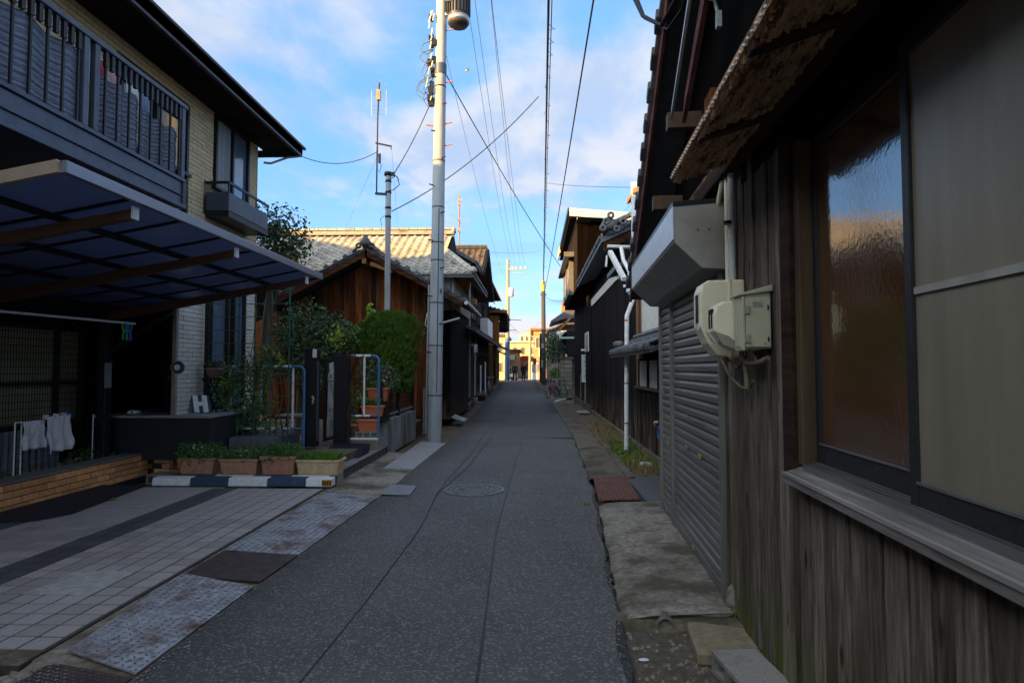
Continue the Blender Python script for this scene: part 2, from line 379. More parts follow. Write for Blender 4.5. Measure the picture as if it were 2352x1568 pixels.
for (y0, y1, xa, xb) in ((13.6, 21.0, lambda y: lerp_tab(S1,y)+.02, lambda y: lerp_tab(RE,y)-.02), (24, 30, lambda y: lerp_tab(S3,y)+.02, lambda y: lerp_tab(S1,y)-.02)):
    k0 = len(b.v); y = y0; k = 0
    while y <= y1:
        b.v += [(xa(y), y, zg(y)+.0155), (xb(y), y, zg(y)+.0155)]
        if k: b.f.append([k0+2*k-2, k0+2*k-1, k0+2*k+1, k0+2*k]); b.s.append(False)
        k += 1; y += .4
b.build("asphalt_patch", PATCH, road)
b = MB(); y = -2; k = 0
while y <= 13.4:
    b.v += [(lerp_tab(S1,y)+.012, y, .0152), (lerp_tab(RE,y)-.03+.02*sin(y*5), y, .0085)]
    if k: b.f.append([2*k-2,2*k-1,2*k+1,2*k]); b.s.append(False)
    k += 1; y += .2
b.v[-2] = (b.v[-2][0], b.v[-2][1], b.v[-2][2])
b.build("asphalt_patch", mat("older_asphalt", (.116,.114,.115), (.076,.074,.075), .92, scale=120, bump=.8, dist=.006, detail=4, c3=(.078,.075,.074), c3scale=1.3, c3lo=.42, c3hi=.66, rnd=0, spec=.25), road)
speckle(MATS["older_asphalt"], 80, (.20,.20,.20), .70, 1.0)
b = MB(); q = random.Random(66)
for k in range(900):
    y = 2.2 + 16*q.random()**1.8; side = q.random() < .5
    x = (lerp_tab(RE,y)-abs(q.gauss(0,.05))) if side else (lerp_tab(LE,y)+abs(q.gauss(0,.05))); s_ = q.uniform(.003,.010)
    b.lathe([(s_*.8,-s_*.3),(s_,0),(s_*.4,s_*.6)], (x,y,.006), 5, False, 1, q.uniform(.6,1.3))
b.build("grit", mat("road_grit",(.26,.24,.21),(.12,.11,.10),.95,scale=60,bump=0,rnd=0), kind='stuff')
# iron manhole cover with its frame
mc = Vector((-.75, 7.72, .0))
t = thing("manhole_cover", "round iron manhole cover set in the asphalt lane", "manhole cover", mc)
MANH = mat("worn_cast_iron", (.20,.20,.21), (.10,.10,.105), .55, metal=.4, scale=30, bump=.3, c3=(.10,.075,.055), c3scale=6, rnd=0)
b = MB(); b.lathe([(.385,.010),(.385,.024),(.345,.026),(.345,.010)], mc, 40, False); b.build("frame", MANH, t)
b = MB(); b.lathe([(.338,.010),(.338,.022),(.02,.022)], mc, 40, False)
for k in range(5):
    for s in range(14):
        a = 2*pi*(s+.5*(k%2))/14; R = .07+.062*k
        p = mc + Vector((R*cos(a), R*sin(a), 0)); w_ = .012+.0035*k
        b.box(p.x-w_, p.x+w_, p.y-w_*.8, p.y+w_*.8, .0225, .030)
b.ring(mc+Vector((0,0,.024)), .16, .008, 'z', 28, 4); b.ring(mc+Vector((0,0,.024)), .30, .008, 'z', 36, 4)
b.build("lid", MANH, t)
# ------------------------------------------------------------------ left gutter
b = MB(); k = 0
for y in [-6+.25*i for i in range(0, 70)]:
    jit = r.uniform(-.015,.015)
    L = lerp_tab(LE, y)
    zo = -.02 if y < 3.2 else .012
    b.v += [(-2.66+jit, y, zo-.1), (-2.66+jit, y, zo), (L-.006, y, -.012), (L-.006, y, -.1)]
    if k:
        for q in range(3): b.f.append([4*k-4+q, 4*k-3+q, 4*k+1+q, 4*k+q]); b.s.append(False)
    k += 1
b.build("gutter_kerb", CONC, kind='structure')
STUDM = mat("rusty_tread", (.15,.125,.115), (.075,.055,.048), .7, metal=.2, scale=20, bump=.1, c3=(.25,.27,.31), c3scale=3.4, c3lo=.5, c3hi=.62, rnd=0)
def plate(name, label, corners, m, th=.010, stud=None, ribs=0):
    """steel gutter plate: corners near-left, near-right, far-right, far-left, then raised studs"""
    c = [Vector(p) for p in corners]; b = MB(); dn = Vector((0,0,-th))
    b.hexa([p+dn for p in c], c)
    nl = (c[1]-c[0]).cross(c[3]-c[0]).normalized()
    o = b.build(name, m) if not ribs else None
    if stud:
        sb = MB(); nu = int((c[1]-c[0]).length/stud); nv = int((c[3]-c[0]).length/stud)
        for i in range(nu):
            for j in range(nv):
                p = c[0].lerp(c[1],(i+.5)/nu).lerp(c[3].lerp(c[2],(i+.5)/nu), (j+.5)/nv); t_ = (pi/4 if (i+j)%2 else -pi/4)
                d_ = Vector((cos(t_),sin(t_),0))*stud*.36; w_ = Vector((-sin(t_),cos(t_),0))*stud*.12; h_ = nl*.004
                sb.add([p-d_, p-w_, p+d_, p+w_, p-d_*.6+h_, p-w_*.5+h_, p+d_*.6+h_, p+w_*.5+h_], [(0,1,5,4),(1,2,6,5),(2,3,7,6),(3,0,4,7),(4,5,6,7)])
        sb.build("tread_stud", STUDM, o, kind='stuff')
    if ribs:
        for i in range(ribs):
            u0, u1 = (i+.28)/ribs, (i+.72)/ribs
            pa, pb, pc, pd = c[0].lerp(c[1],u0), c[0].lerp(c[1],u1), c[3].lerp(c[2],u1), c[3].lerp(c[2],u0)
            h_ = nl*.012
            b.hexa([pa, pb, pc, pd], [pa.lerp(pb,.25)+h_, pa.lerp(pb,.75)+h_, pd.lerp(pc,.75)+h_, pd.lerp(pc,.25)+h_])
    return tag(o or b.build(name, m), label, "gutter plate")
plate("gutter_plate", "rusty tread plate nearest the camera at the left kerb, tilted up from the gutter", [(-2.52,3.31,.030),(-2.02,3.13,.004),(-1.985,4.36,.006),(-2.60,4.53,.036)], PLATE, stud=.045)
plate("gutter_plate", "flat dark brown steel plate between two rusty tread plates", [(-2.60,4.50,.022),(-1.97,4.44,.014),(-1.94,5.06,.016),(-2.60,5.12,.024)], PLATED)
plate("gutter_plate", "long rusty tread plate running up to the painted kerb", [(-2.60,5.14,.034),(-1.95,5.08,.008),(-1.86,7.35,.010),(-2.52,7.45,.036)], PLATE, stud=.055)
plate("gutter_plate", "dark brown mesh grating at the bottom left corner", [(-2.62,2.2,-.004),(-2.0,2.2,-.006),(-2.02,3.10,-.004),(-2.55,3.24,-.002)], PLATED, stud=.03)
plate("gutter_plate", "small pale plate lying over the asphalt edge beside the manhole", [(-1.87,7.42,.030),(-1.50,7.42,.022),(-1.52,7.98,.022),(-1.87,8.02,.030)], STEEL)
plate("gutter_plate", "pale cover slab at the foot of the grey utility pole", [(-2.30,9.4,.020),(-1.84,9.4,.010),(-1.80,12.6,.012),(-2.35,12.9,.022)], CONCBLUE, th=.02)
plate("gutter_plate", "ribbed red rust plate bridging the gutter before the shutter", [(.755,7.05,.030),(1.235,7.10,.034),(1.30,8.57,.040),(.83,8.57,.034)], PLATER, ribs=9)
# broken rough edge by the bottom left corner
rb = MB()
for k in range(60):
    y = r.uniform(2.4,3.36); x = -2.62 - r.uniform(0,.5)*(1-(y-2.4)/1.4) + .05; s = r.uniform(.015,.05)
    rb.lathe([(s*.9,-.03),(s,.0),(s*.6,s*.5),(s*.1,s*.6)], (x,y,-.01), 6, False, 1, r.uniform(.6,1.2))
rb.build("rubble", CONC, kind='stuff')
# ------------------------------------------------------------------ tiled driveway
b = MB(); b.box(-5.62,-2.64,3.2,7.86,-.10,.022)
drive = b.build("driveway", mat("dark_grout", (.055,.052,.052), None, .95, scale=20, bump=.2, rnd=0), kind='structure')
MB().box(-5.61,-3.95,3.3,7.85,.0222,.0232).build("pale_grout", MORTAR, drive)
MB().box(-5.62,-2.64,3.20,3.368,.0222,.0285).build("edge_strip", CONC, drive, bev=.004)
MB().box(-3.45,-2.98,4.16,4.64,.0222,.0275).build("mortar_patch", MORTAR, drive, bev=.002)
P = .1575; TW = .1455
tm = MB(); tm.hexa([(-TW/2,-TW/2,-.012),(TW/2,-TW/2,-.012),(TW/2,TW/2,-.012),(-TW/2,TW/2,-.012)], [(-TW/2+.002,-TW/2+.002,.0055),(TW/2-.002,-TW/2+.002,.0055),(TW/2-.002,TW/2-.002,.0055),(-TW/2+.002,TW/2-.002,.0055)])
tl, td = tm.mesh("tile", TILEM), tm.mesh("tile_dark", TILED)
cells = []
for i in range(18):
    for j in range(28):
        x = -2.735 - i*P; y = 3.45 + j*P
        if i in (2,3,4) and j in (5,6,7): continue           # the mortar patch where three tiles are gone
        dark = i in (7,8) or i in (15,16) or (i in (6,7,8,9,10) and j < 4)
        cells.append((x, y, dark))
cells.sort(key=lambda c: c[1]*c[1] + c[0]*c[0]*.2)
rest = {False: MB(), True: MB()}
for k, (x, y, dk) in enumerate(cells):
    zt = .022 + r.uniform(-.0012,.0012)
    if k < 296: piece("tile", td if dk else tl, drive, (x, y, zt))
    else: rest[dk].add([(vx+x, vy+y, vz+zt) for vx,vy,vz in tm.v], tm.f)
rest[False].build("tile", TILEM, drive, kind='stuff'); rest[True].build("tile", TILED, drive, kind='stuff')
# navy rubber mat by the brick wall
b = MB(); b.prism([(-5.58,5.95,.036),(-4.95,6.05,.036),(-4.80,6.35,.036),(-4.98,7.80,.036),(-5.56,7.84,.036)], (0,0,.012))
tag(b.build("rubber_mat", RUBBER), "dark navy rubber mat along the foot of the amber brick wall", "mat")
# fallen leaf
b = MB(); b.add([(-4.93,7.02,.036),(-4.86,7.0,.05),(-4.78,7.04,.037),(-4.87,7.09,.046)],[(0,1,2),(0,2,3)])
LEAFY = mat("yellowed_leaf", (.42,.30,.04), (.3,.2,.03), .7, scale=40, bump=.1, rnd=.1)
tag(b.build("fallen_leaf", LEAFY), "yellow fallen leaf lying on the driveway tiles", "leaf")
# ------------------------------------------------------------------ amber brick retaining wall
t = thing("brick_wall", "low amber brick retaining wall at the left of the driveway", "brick wall", (-5.72,6,0))
b = MB(); b.box(-5.86,-5.625,1.5,9.06,-.1,.305); b.box(-5.62,-3.9,8.93,9.06,-.1,.305); b.build("mortar_core", mat("dark_mortar", (.035,.032,.03), None, .9, rnd=0), t)
bm_ = MB(); bm_.box(-.012,.012,-.112,.112,-.032,.032); bme = bm_.mesh("brick", BRICKA)
for c in range(4):
    y = 2.0 + (.116 if c % 2 else 0)
    while y < 8.85:
        piece("brick", bme, t, (-5.616+r.uniform(-.002,.002), y, .042+c*.0755)); y += .232
    x = -5.45 + (.116 if c % 2 else 0)
    while x < -3.95:
        piece("brick", bme, t, (x, 8.924, .042+c*.0755), (0,0,pi/2)); x += .232
b = MB(); b.box(-5.88,-5.60,1.5,9.08,.307,.335); b.box(-5.598,-3.88,8.905,9.08,.307,.335); b.build("coping", mat("grey_coping", (.15,.145,.14), None, .9, bump=.3), t, bev=.005)
# ------------------------------------------------------------------ painted wheel stop
t = thing("wheel_stop", "long wheel stop kerb painted in navy and white bands", "kerb", (-3.75,7.92,.03))
xs_ = [-4.93,-4.42,-3.93,-3.43,-2.93,-2.60]; x0 = -4.93; nb = 0
bands = [(-4.93,-4.43,1),(-4.43,-3.93,0),(-3.93,-3.42,1),(-3.42,-2.92,0),(-2.92,-2.58,1)]
for a, c, wht in bands:
    b = MB(); b.prism([(a+.002,7.86,.034),(a+.002,7.88,.135),(a+.002,8.02,.14),(a+.002,8.03,.034)], (c-a-.004,0,0))
    b.build("block", PWHITE if wht else PBLUE, t, bev=.008)
    b = MB(); b.box(a+.25,c+.25 if c < -2.6 else c,8.034,8.10,.04,.142); b.build("cap_strip", PBLUE if wht else PWHITE, t, bev=.004)
b = MB(); b.box(-2.70,-2.575,7.850,7.858,.05,.125); rf = b.build("reflector", AMBER, t)
b = MB()
for k in range(4): b.box(-2.69+k*.03,-2.675+k*.03,7.845,7.8495,.062,.112); b.box(-2.69+k*.03,-2.672+k*.03,7.8455,7.8492,.084,.092)
b.build("mark", DARKM, rf)
# hollow concrete blocks behind the stop, flower boxes on them
def hollow_block(x, y, z, L=.39, D=.19, H=.10, rz=0, label=None, group=None, face=True):
    o = thing("concrete_block", label, "concrete block", (x,y,z), group)
    b = MB(); w_ = .028
    for x0, x1, z0, z1 in ((-L/2,L/2,0,.022),(-L/2,L/2,H-.022,H)): b.box(x0,x1,-D/2,D/2,z0,z1)
    for k in range(4):
        xx = -L/2 + (L-w_)*k/3; b.box(xx,xx+w_,-D/2,D/2,.0225,H-.0225)
    b2 = MB(); b2.box(-L/2+.01,L/2-.01,-.01,.012,.023,H-.023)
    for bb, nm, mm in ((b,"shell",BLOCKM),(b2,"web",BLOCKM)):
        me = bb.mesh(nm, mm); p = bpy.data.objects.new(nm, me); COL.objects.link(p); p.parent = o
    o.rotation_euler.z = rz; return o
hb = [(-4.98,8.28,"hollow concrete block left of the flower boxes, holes facing the driveway"),(-4.54,8.28,"second concrete block from the brick corner, under the leftmost flower box"),(-4.10,8.28,"third concrete block from the brick corner, under the second flower box"),(-3.66,8.28,"fourth concrete block from the brick corner, under the thick rimmed flower box"),(-3.22,8.28,"fifth concrete block, under the gap before the pale flower box"),(-2.80,8.28,"last concrete block by the street, under the pale flower box")]
for k, (x, y, lb) in enumerate(hb): hollow_block(x, y, .0, H=.125, D=.30, label=lb, group="concrete blocks under the flower boxes")
GRASS = mat("planter_green", (.13,.25,.035), (.05,.11,.016), .6, scale=8, bump=0, rnd=0)
HERB = mat("parsley_green", (.085,.19,.045), (.035,.085,.02), .6, scale=8, bump=0, rnd=0)
def leaves(mb, centers, n, size, seed, flat=.5, aspect=.55, blade=False, shell=.35):
    """leaf sized faces scattered through ellipsoids (centre, radii)"""
    r = random.Random(seed); vol = [c[1][0]*c[1][1]*c[1][2] for c in centers]; tot = sum(vol)
    for (c, rad), vv in zip(centers, vol):
        for _ in range(int(n*vv/tot)):
            while True:
                d = Vector((r.gauss(0,1), r.gauss(0,1), r.gauss(0,1)))
                if d.length > .01: break
            d.normalize(); q = r.random()**shell * (1 + r.uniform(-.10,.14))
            p = Vector(c) + Vector((d.x*rad[0], d.y*rad[1], d.z*rad[2]))*q
            s = size*r.uniform(.6,1.35)
            nrm = (d*.7 + Vector((r.gauss(0,.6), r.gauss(0,.6), r.gauss(.25,.6)))).normalized()
            a = nrm.orthogonal().normalized(); a = Matrix.Rotation(r.uniform(0,6.28),3,nrm) @ a; bb = nrm.cross(a)*aspect
            fold = nrm*s*.18
            mb.add([p-a*s*.5, p+bb*s*.5+fold, p+a*s*.5, p-bb*s*.5+fold], [(0,1,2),(0,2,3)])
    return mb
def blades(mb, x0, x1, y0, y1, z, h, n, seed, w=.006, lean=.35):
    r = random.Random(seed)
    for _ in range(n):
        p = Vector((r.uniform(x0,x1), r.uniform(y0,y1), z)); hh = h*r.uniform(.45,1.1); a = r.uniform(0,6.28)
        d = Vector((cos(a),sin(a),0)); q = Vector((-sin(a),cos(a),0))*w; l = d*hh*r.uniform(0,lean)*1.6
        m1 = p + l*.35 + Vector((0,0,hh*.6)); tp = p + l + Vector((0,0,hh))
        mb.add([p-q, p+q, m1+q*.8, m1-q*.8, tp], [(0,1,2,3),(3,2,4)])
    return mb
def flower_box(x0, x1, y0, y1, z, h, m, label, plant, ph, seed, herb=False, rim=.03):
    t = thing("flower_box", label, "flower box", ((x0+x1)/2,(y0+y1)/2,z), "flower boxes behind the painted kerb")
    b = MB(); i = .035
    b.hexa([(x0+i,y0+i,z),(x1-i,y0+i,z),(x1-i,y1-i,z),(x0+i,y1-i,z)], [(x0+.012,y0+.012,z+h-rim),(x1-.012,y0+.012,z+h-rim),(x1-.012,y1-.012,z+h-rim),(x0+.012,y1-.012,z+h-rim)])
    for a, c in ((x0+.05,x0+.12),(x1-.12,x1-.05)): b.box(a,c,y0+.03,y1-.03,z-.002,z+.012)
    b.build("tub", m, t, bev=.008)
    b = MB()
    b.box(x0,x1,y0,y0+.025,z+h-rim,z+h); b.box(x0,x1,y1-.025,y1,z+h-rim,z+h); b.box(x0,x0+.025,y0+.0255,y1-.0255,z+h-rim,z+h); b.box(x1-.025,x1,y0+.0255,y1-.0255,z+h-rim,z+h)
    b.build("rim", m, t, bev=.005)
    b = MB(); b.box(x0+.026,x1-.026,y0+.026,y1-.026,z+h-.045,z+h-.02); b.build("potting_soil", SOIL, t)
    b = MB()
    if herb: leaves(b, [((x0+(x1-x0)*(k+.5)/4,(y0+y1)/2,z+h+ph*.3),(.13,.17,ph*.8)) for k in range(4)], 1300, .035, seed); blades(b, x0+.03,x1-.03,y0+.03,y1-.03,z+h-.03,ph,200,seed,.004)
    else: blades(b, x0+.02,x1-.02,y0+.02,y1-.02,z+h-.03,ph*1.1,1300,seed,.005,.5); leaves(b, [((x0+(x1-x0)*(.2+.3*i),(y0+y1)/2-.03,z+h+.02),(.10,.15,ph*.5)) for i in range(3)], 260, .03, seed+20)
    b.build("foliage", plant, t)
    if seed in (1, 2): leaves(MB(), [(((x0+x1)/2,(y0+y1)/2-.06,z+h+.10),((x1-x0)*.45,.12,.08))], 14, .035, seed+40).build("flower", PWHITE, t, kind="stuff")
    if seed in (1, 3): leaves(MB(), [((x0+.12,y0-.01,z+h-.03),(.10,.05,.09)),((x1-.15,y0-.005,z+h-.01),(.12,.04,.06))], 120, .03, seed+50).build("trailing_stem", HERB, t, kind="stuff")
flower_box(-4.77,-4.27,8.15,8.42,.127,.22,TERRA,"brown flower box of ferny green herbs, leftmost behind the painted kerb",HERB,.19,1,True)
flower_box(-4.21,-3.68,8.15,8.42,.127,.21,TERRA,"brown flower box of dark herbs, second from the brick corner",HERB,.15,2,True)
flower_box(-3.65,-3.17,8.15,8.44,.127,.25,TERRA,"deeper brown flower box with a thick rim, third from the brick corner",HERB,.15,3,True,.045)
flower_box(-3.15,-2.56,8.10,8.42,.127,.21,TERRAL,"pale buff flower box of short grass nearest the street",GRASS,.12,4,False,.03)
# ------------------------------------------------------------------ brick house on the left
def glassmat(name, col, rough=.08, ior=1.9, bump=0, bscale=60):
    return mat(name, col, tuple(c*.7 for c in col), rough, scale=2, bump=bump, bscale=bscale if bump else None, spec=.5, ior=ior, rnd=.03)
GLASSB = glassmat("pale_blue_window_glass", (.10,.15,.22), .1, 2.0)
GLASSD = glassmat("dark_window_glass", (.012,.014,.02), .06, 1.7)
CURTAIN = mat("grey_curtain", (.27,.29,.31), (.17,.18,.20), .9, scale=14, stretch=VG, bump=.4, rnd=.1)
STUCCO = mat("cream_mortar", (.20,.16,.10), None, .95, scale=30, bump=.3, rnd=0)
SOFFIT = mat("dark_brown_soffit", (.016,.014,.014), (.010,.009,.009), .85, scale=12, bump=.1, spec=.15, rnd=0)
FASCIA = mat("slate_fascia", (.05,.055,.07), None, .45, metal=.2, scale=12, bump=.05, rnd=0)
ROOFD = mat("dark_slate_roof", (.045,.047,.055), (.028,.03,.035), .7, scale=14, bump=.3, rnd=0)
PALEBRICK = mat("pale_ground_floor_wall", (.60,.59,.55), (.48,.47,.43), .9, scale=40, bump=.6, rnd=.05)

H = thing("brick_house", "two storey cream brick house with dark eaves on the left of the lane", "house", (-8,2,0))
XW = -5.2
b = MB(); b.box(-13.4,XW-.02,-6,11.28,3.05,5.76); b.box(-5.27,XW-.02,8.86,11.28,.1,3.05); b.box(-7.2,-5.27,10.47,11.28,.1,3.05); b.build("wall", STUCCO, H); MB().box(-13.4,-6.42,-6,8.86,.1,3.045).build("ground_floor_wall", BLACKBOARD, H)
# face bricks: the nearest ones singly, the rest joined
me_ = MB(); me_.box(-.016,.012,-.122,.122,-.0295,.0295); fb = me_.mesh("brick", BRICKC); fbp = fb.copy(); fbp.materials.clear(); fbp.materials.append(PALEBRICK)
holes = [(7.4,9.02,3.2,5.50),(9.72,10.95,4.46,5.76),(9.45,10.98,4.0,4.5),(9.66,10.92,.3,3.0)]
cells = []; zc = .36; row = 0
while zc < 5.74:
    ya = 8.87 if zc < 3.06 else 4.6
    y = ya - (.126 if row % 2 else 0)
    while y < 11.27:
        segs = [(max(y, ya), min(y+.244, 11.275))]
        for a, c, e, f in holes:
            if e-.03 < zc < f+.03: segs = [t_ for a_, c_ in segs for t_ in ((a_, min(c_, a)), (max(a_, c), c_)) if t_[1]-t_[0] > .03]
        cells += [((a_+c_)/2, zc, (c_-a_)/.244) for a_, c_ in segs if c_-a_ > .03]
        y += .252
    zc += .0665; row += 1
def vis(c): return -(5 if (c[0] > 8.9) else 0) + c[0]*.1 + (0 if c[1] > 3.3 or c[1] < 2.75 else 3)
cells.sort(key=vis); rest = MB(); restp = MB()
for k, (y, z, l) in enumerate(cells):
    q = fb if z > 3.06 else fbp
    if k < 295: piece("brick", q, H, (XW + r.uniform(-.003,.003), y, z)).scale.y = l
    else: (rest if z > 3.06 else restp).add([(vx+XW, vy*l+y, vz+z) for vx,vy,vz in me_.v], me_.f)
rest.build("brick", BRICKC, H, kind='stuff'); restp.build("brick", PALEBRICK, H, kind='stuff')
# corner closure facing the far garden and trim
b = MB(); b.box(XW-.018,XW+.016,11.282,11.30,.1,5.76); b.build("corner_trim", BRICKC, H)
b = MB(); b.box(-5.235,XW+.02,8.80,8.855,.876,3.05); b.build("corner_trim", mat("rose_trim", (.30,.24,.22), None, .8, rnd=0), H)
# roof and eaves
ROOFEAVE = 5.84
b = MB()
b.prism([(-4.5,-8,ROOFEAVE),(-9,-8,8.0),(-13.6,-8,ROOFEAVE),(-13.6,-8,ROOFEAVE-.14),(-9,-8,7.84),(-4.5,-8,ROOFEAVE-.14)], (0,19.73,0))
b.build("roof", ROOFD, H)
b = MB(); b.box(-5.16,-4.56,-8,11.70,5.70,5.715)
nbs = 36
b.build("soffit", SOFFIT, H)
b = MB()
for k in range(28): yy = -8+.72*k; b.box(-5.15,-4.58,yy,yy+.02,5.690,5.6995)
b.build("soffit_batten", SOFFIT, H)
b = MB(); b.box(-4.56,-4.50,-8,11.73,5.66,5.845); b.box(-13.6,-4.57,11.705,11.735,5.66,5.80); b.build("fascia", FASCIA, H, bev=.006)
b = MB(); b.box(-4.498,-4.44,-8,11.76,5.80,5.855); b.build("gutter", DARKM, H, bev=.01)
b = MB(); b.tube([(-5.0,11.45,5.45),(-4.75,11.62,5.62),(-4.55,11.68,5.66)],.022,8); b.tube([(-5.12,11.40,5.45),(-5.0,11.45,5.45)],.022,8); b.build("rain_elbow", STEEL, H)
# upper windows
def sash(parent, x, y0, y1, z0, z1, gm, fm=DARKM, mull=1, curtain=None, fr=.05, proud=.03):
    w = MB(); w.box(x-.05,x+proud,y0,y0+fr,z0,z1); w.box(x-.05,x+proud,y1-fr,y1,z0,z1); w.box(x-.05,x+proud,y0+fr+.001,y1-fr-.001,z0,z0+fr); w.box(x-.05,x+proud,y0+fr+.001,y1-fr-.001,z1-fr,z1)
    for k in range(mull):
        yy = y0 + (y1-y0)*(k+1)/(mull+1); w.box(x-.05,x+proud-.004,yy-fr*.5,yy+fr*.5,z0+fr+.001,z1-fr-.001)
    f = w.build("window", fm, parent)
    n = mull+1; s = (y1-y0)/n
    for k in range(n):
        g_ = MB(); a = y0+s*k+(fr if k == 0 else fr*.5)+.002; c = y0+s*(k+1)-(fr if k == n-1 else fr*.5)-.002
        g_.box(x-.03,x-.022,a,c,z0+fr+.002,z1-fr-.002)
        g_.build("pane", curtain if (curtain and k == 0) else gm, f)
    return f
sash(H, XW+.02, 7.45, 8.97, 3.3, 5.46, GLASSD)
b = MB(); b.box(XW+.005,XW+.07,7.4,9.02,4.40,4.45); b.build("window_sill", DARKM, H)
sash(H, XW+.02, 9.75, 10.92, 4.48, 5.70, GLASSB, curtain=CURTAIN)
sash(H, XW+.02, 9.70, 10.28, .9, 2.9, GLASSB, mull=0); sash(H, XW+.02, 10.44, 10.88, .9, 2.9, GLASSB, mull=0)
# flower balcony under the corner window
b = MB(); b.box(-5.18,-4.80,9.50,10.92,4.03,4.33); fbx = b.build("window_box", NAVYM, H, bev=.01)
b = MB(); b.box(-4.82,-4.79,9.48,10.94,4.46,4.50); b.box(-5.18,-4.83,9.48,9.51,4.46,4.50)
for y in (9.49,9.97,10.45,10.92): b.box(-4.815,-4.795,y-.01,y+.01,4.33,4.46)
b.box(-5.18,-4.80,9.50,10.92,3.94,4.025)
b.build("rail", DARKM, fbx)
# entrance recess: dark door with blue glass slots
b = MB(); b.box(-7.1,-5.35,10.4,10.46,.3,3.05); b.box(-6.42,-6.36,8.86,10.4,.3,3.05); b.build("porch_wall", BLACKBOARD, H)
b = MB(); b.box(-6.28,-5.5,10.34,10.395,.9,2.95); dr = b.build("door", mat("black_door", (.012,.013,.018), None, .4, rnd=0), H)
b = MB(); b.box(-5.72,-5.62,10.325,10.3395,1.1,1.95); b.box(-5.72,-5.62,10.325,10.3395,2.0,2.85); b.build("pane", mat("teal_glass", (.03,.09,.16), None, .2, ior=1.8, rnd=0), dr)
b = MB(); b.tube([(-6.15,10.28,1.6),(-6.12,10.24,1.58),(-6.12,10.24,1.52)],.014,6); b.tube([(-6.17,10.3,1.42),(-6.15,10.25,1.38)],.016,6); b.build("handle", STEEL, dr)
# screened window of the ground floor
b = MB(); X2 = -6.38
for y0, y1 in ((4.2,4.26),(5.65,5.71),(6.9,6.96),(8.05,8.11),(8.5,8.56)): b.box(X2-.02,X2+.03,y0,y1,.84,2.05)
for z0 in (.80,1.33,2.05): b.box(X2-.02,X2+.034,4.2,8.56,z0,z0+.045)
wf = b.build("window", DARKM, H)
b = MB(); b.box(X2-.03,X2-.024,4.26,8.5,.845,2.05); b.build("pane", mat("dim_olive_pane", (.34,.31,.19), (.22,.2,.12), .35, scale=2, bump=0, rnd=0), wf)
b = MB()
for k in range(100): y = 4.28+k*.042; b.box(X2+.012,X2+.016,y,y+.007,.846,2.049)
for k in range(14): z = .86+k*.088; b.box(X2+.017,X2+.021,4.27,8.5,z,z+.008)
b.build("lattice", DARKM, wf, kind='stuff')
b = MB()
for k in range(46): y = 3.6+k*.1; b.prism([(X2-.02,y,.12),(X2+.02,y+.05,.12),(X2-.02,y+.1,.12)], (0,0,.66))
b.build("corrugated_skirt", mat("blue_grey_siding", (.17,.19,.22), None, .6, rnd=0), H, kind='stuff')
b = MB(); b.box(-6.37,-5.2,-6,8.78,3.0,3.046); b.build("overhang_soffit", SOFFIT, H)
# balcony
BX = -4.2
BL = MB(); BL.box(BX-.03,BX+.0,-2,7.23,3.50,3.77); BL.box(BX-.97,BX-.035,-2,7.23,3.46,3.52); BL.box(BX-.98,BX-.04,7.18,7.23,3.525,3.77); bal = BL.build("balcony", NAVYM, H, bev=.006)
b = MB(); b.box(BX-.045,BX+.025,-2,7.25,3.772,3.815); b.box(BX-.03,BX+.02,-2,7.25,3.60,3.615); b.box(BX-.05,BX+.03,-2,7.26,3.455,3.498); b.build("bottom_rail", NAVYM, bal, bev=.005)
b = MB(); b.box(BX-.05,BX+.03,-2,7.26,4.66,4.715); b.build("top_rail", NAVYM, bal, bev=.008)
for y in (2.9,4.28,5.60,5.74,7.19):
    b = MB(); b.box(BX-.04,BX+.02,y-.032,y+.032,3.817,4.659); b.build("post", NAVYM, bal, bev=.004)
b = MB(); b.box(BX-.055,BX+.02,7.20,7.262,3.46,3.77); b.build("corner_cap", FASCIA, bal)
for k in range(-6, 49):
    y = 2.92+.0895*k
    if any(abs(y-q) < .05 for q in (2.9,4.28,5.60,5.74,7.19)) or y > 7.15: continue
    b = MB()
    if k % 2: b.box(BX-.012,BX+.008,y-.01,y+.01,3.816,4.658)
    b.box(BX-.019,BX+.015,y-.019,y+.019,4.50,4.657)
    b.build("baluster", DARKM, bal)
BLIND = mat("grey_reed_sheet", (.19,.215,.275), (.12,.14,.185), .75, scale=20, stretch=(1,1,3), bump=.5, rnd=.12)
def screen_sheet(y0, y1, ztop, label, seed):
    rr = random.Random(seed); n = 30; m_ = 12; b = MB(); x = BX-.05
    for i in range(n+1):
        z = 3.83 + (ztop-3.83)*i/n
        for j in range(m_+1):
            y = y0+(y1-y0)*j/m_
            b.v.append((x - .006*sin(pi*2*i/2.6) - .02*sin(j*1.3+seed), y + .006*sin(i*.5), z + .022*sin(j*1.7+seed)*(i/n) + .008*sin(j*3.1)))
    for i in range(n):
        for j in range(m_): b.f.append([i*(m_+1)+j, i*(m_+1)+j+1, (i+1)*(m_+1)+j+1, (i+1)*(m_+1)+j]); b.s.append(False)
    o = b.build("reed_screen", BLIND); s = o.modifiers.new("thick",'SOLIDIFY'); s.thickness = .006
    tag(o, label, "reed screen", "reed screens tied behind the balcony rail"); return o
screen_sheet(2.6,4.05,4.58,"grey reed screen behind the balcony balusters at the left edge of the picture",1)
screen_sheet(4.12,5.56,4.50,"grey reed screen left of the double balcony post",2)
screen_sheet(5.78,6.42,4.44,"grey reed screen just right of the double balcony post",3)
screen_sheet(6.48,7.16,4.36,"grey reed screen at the right end of the balcony",4)
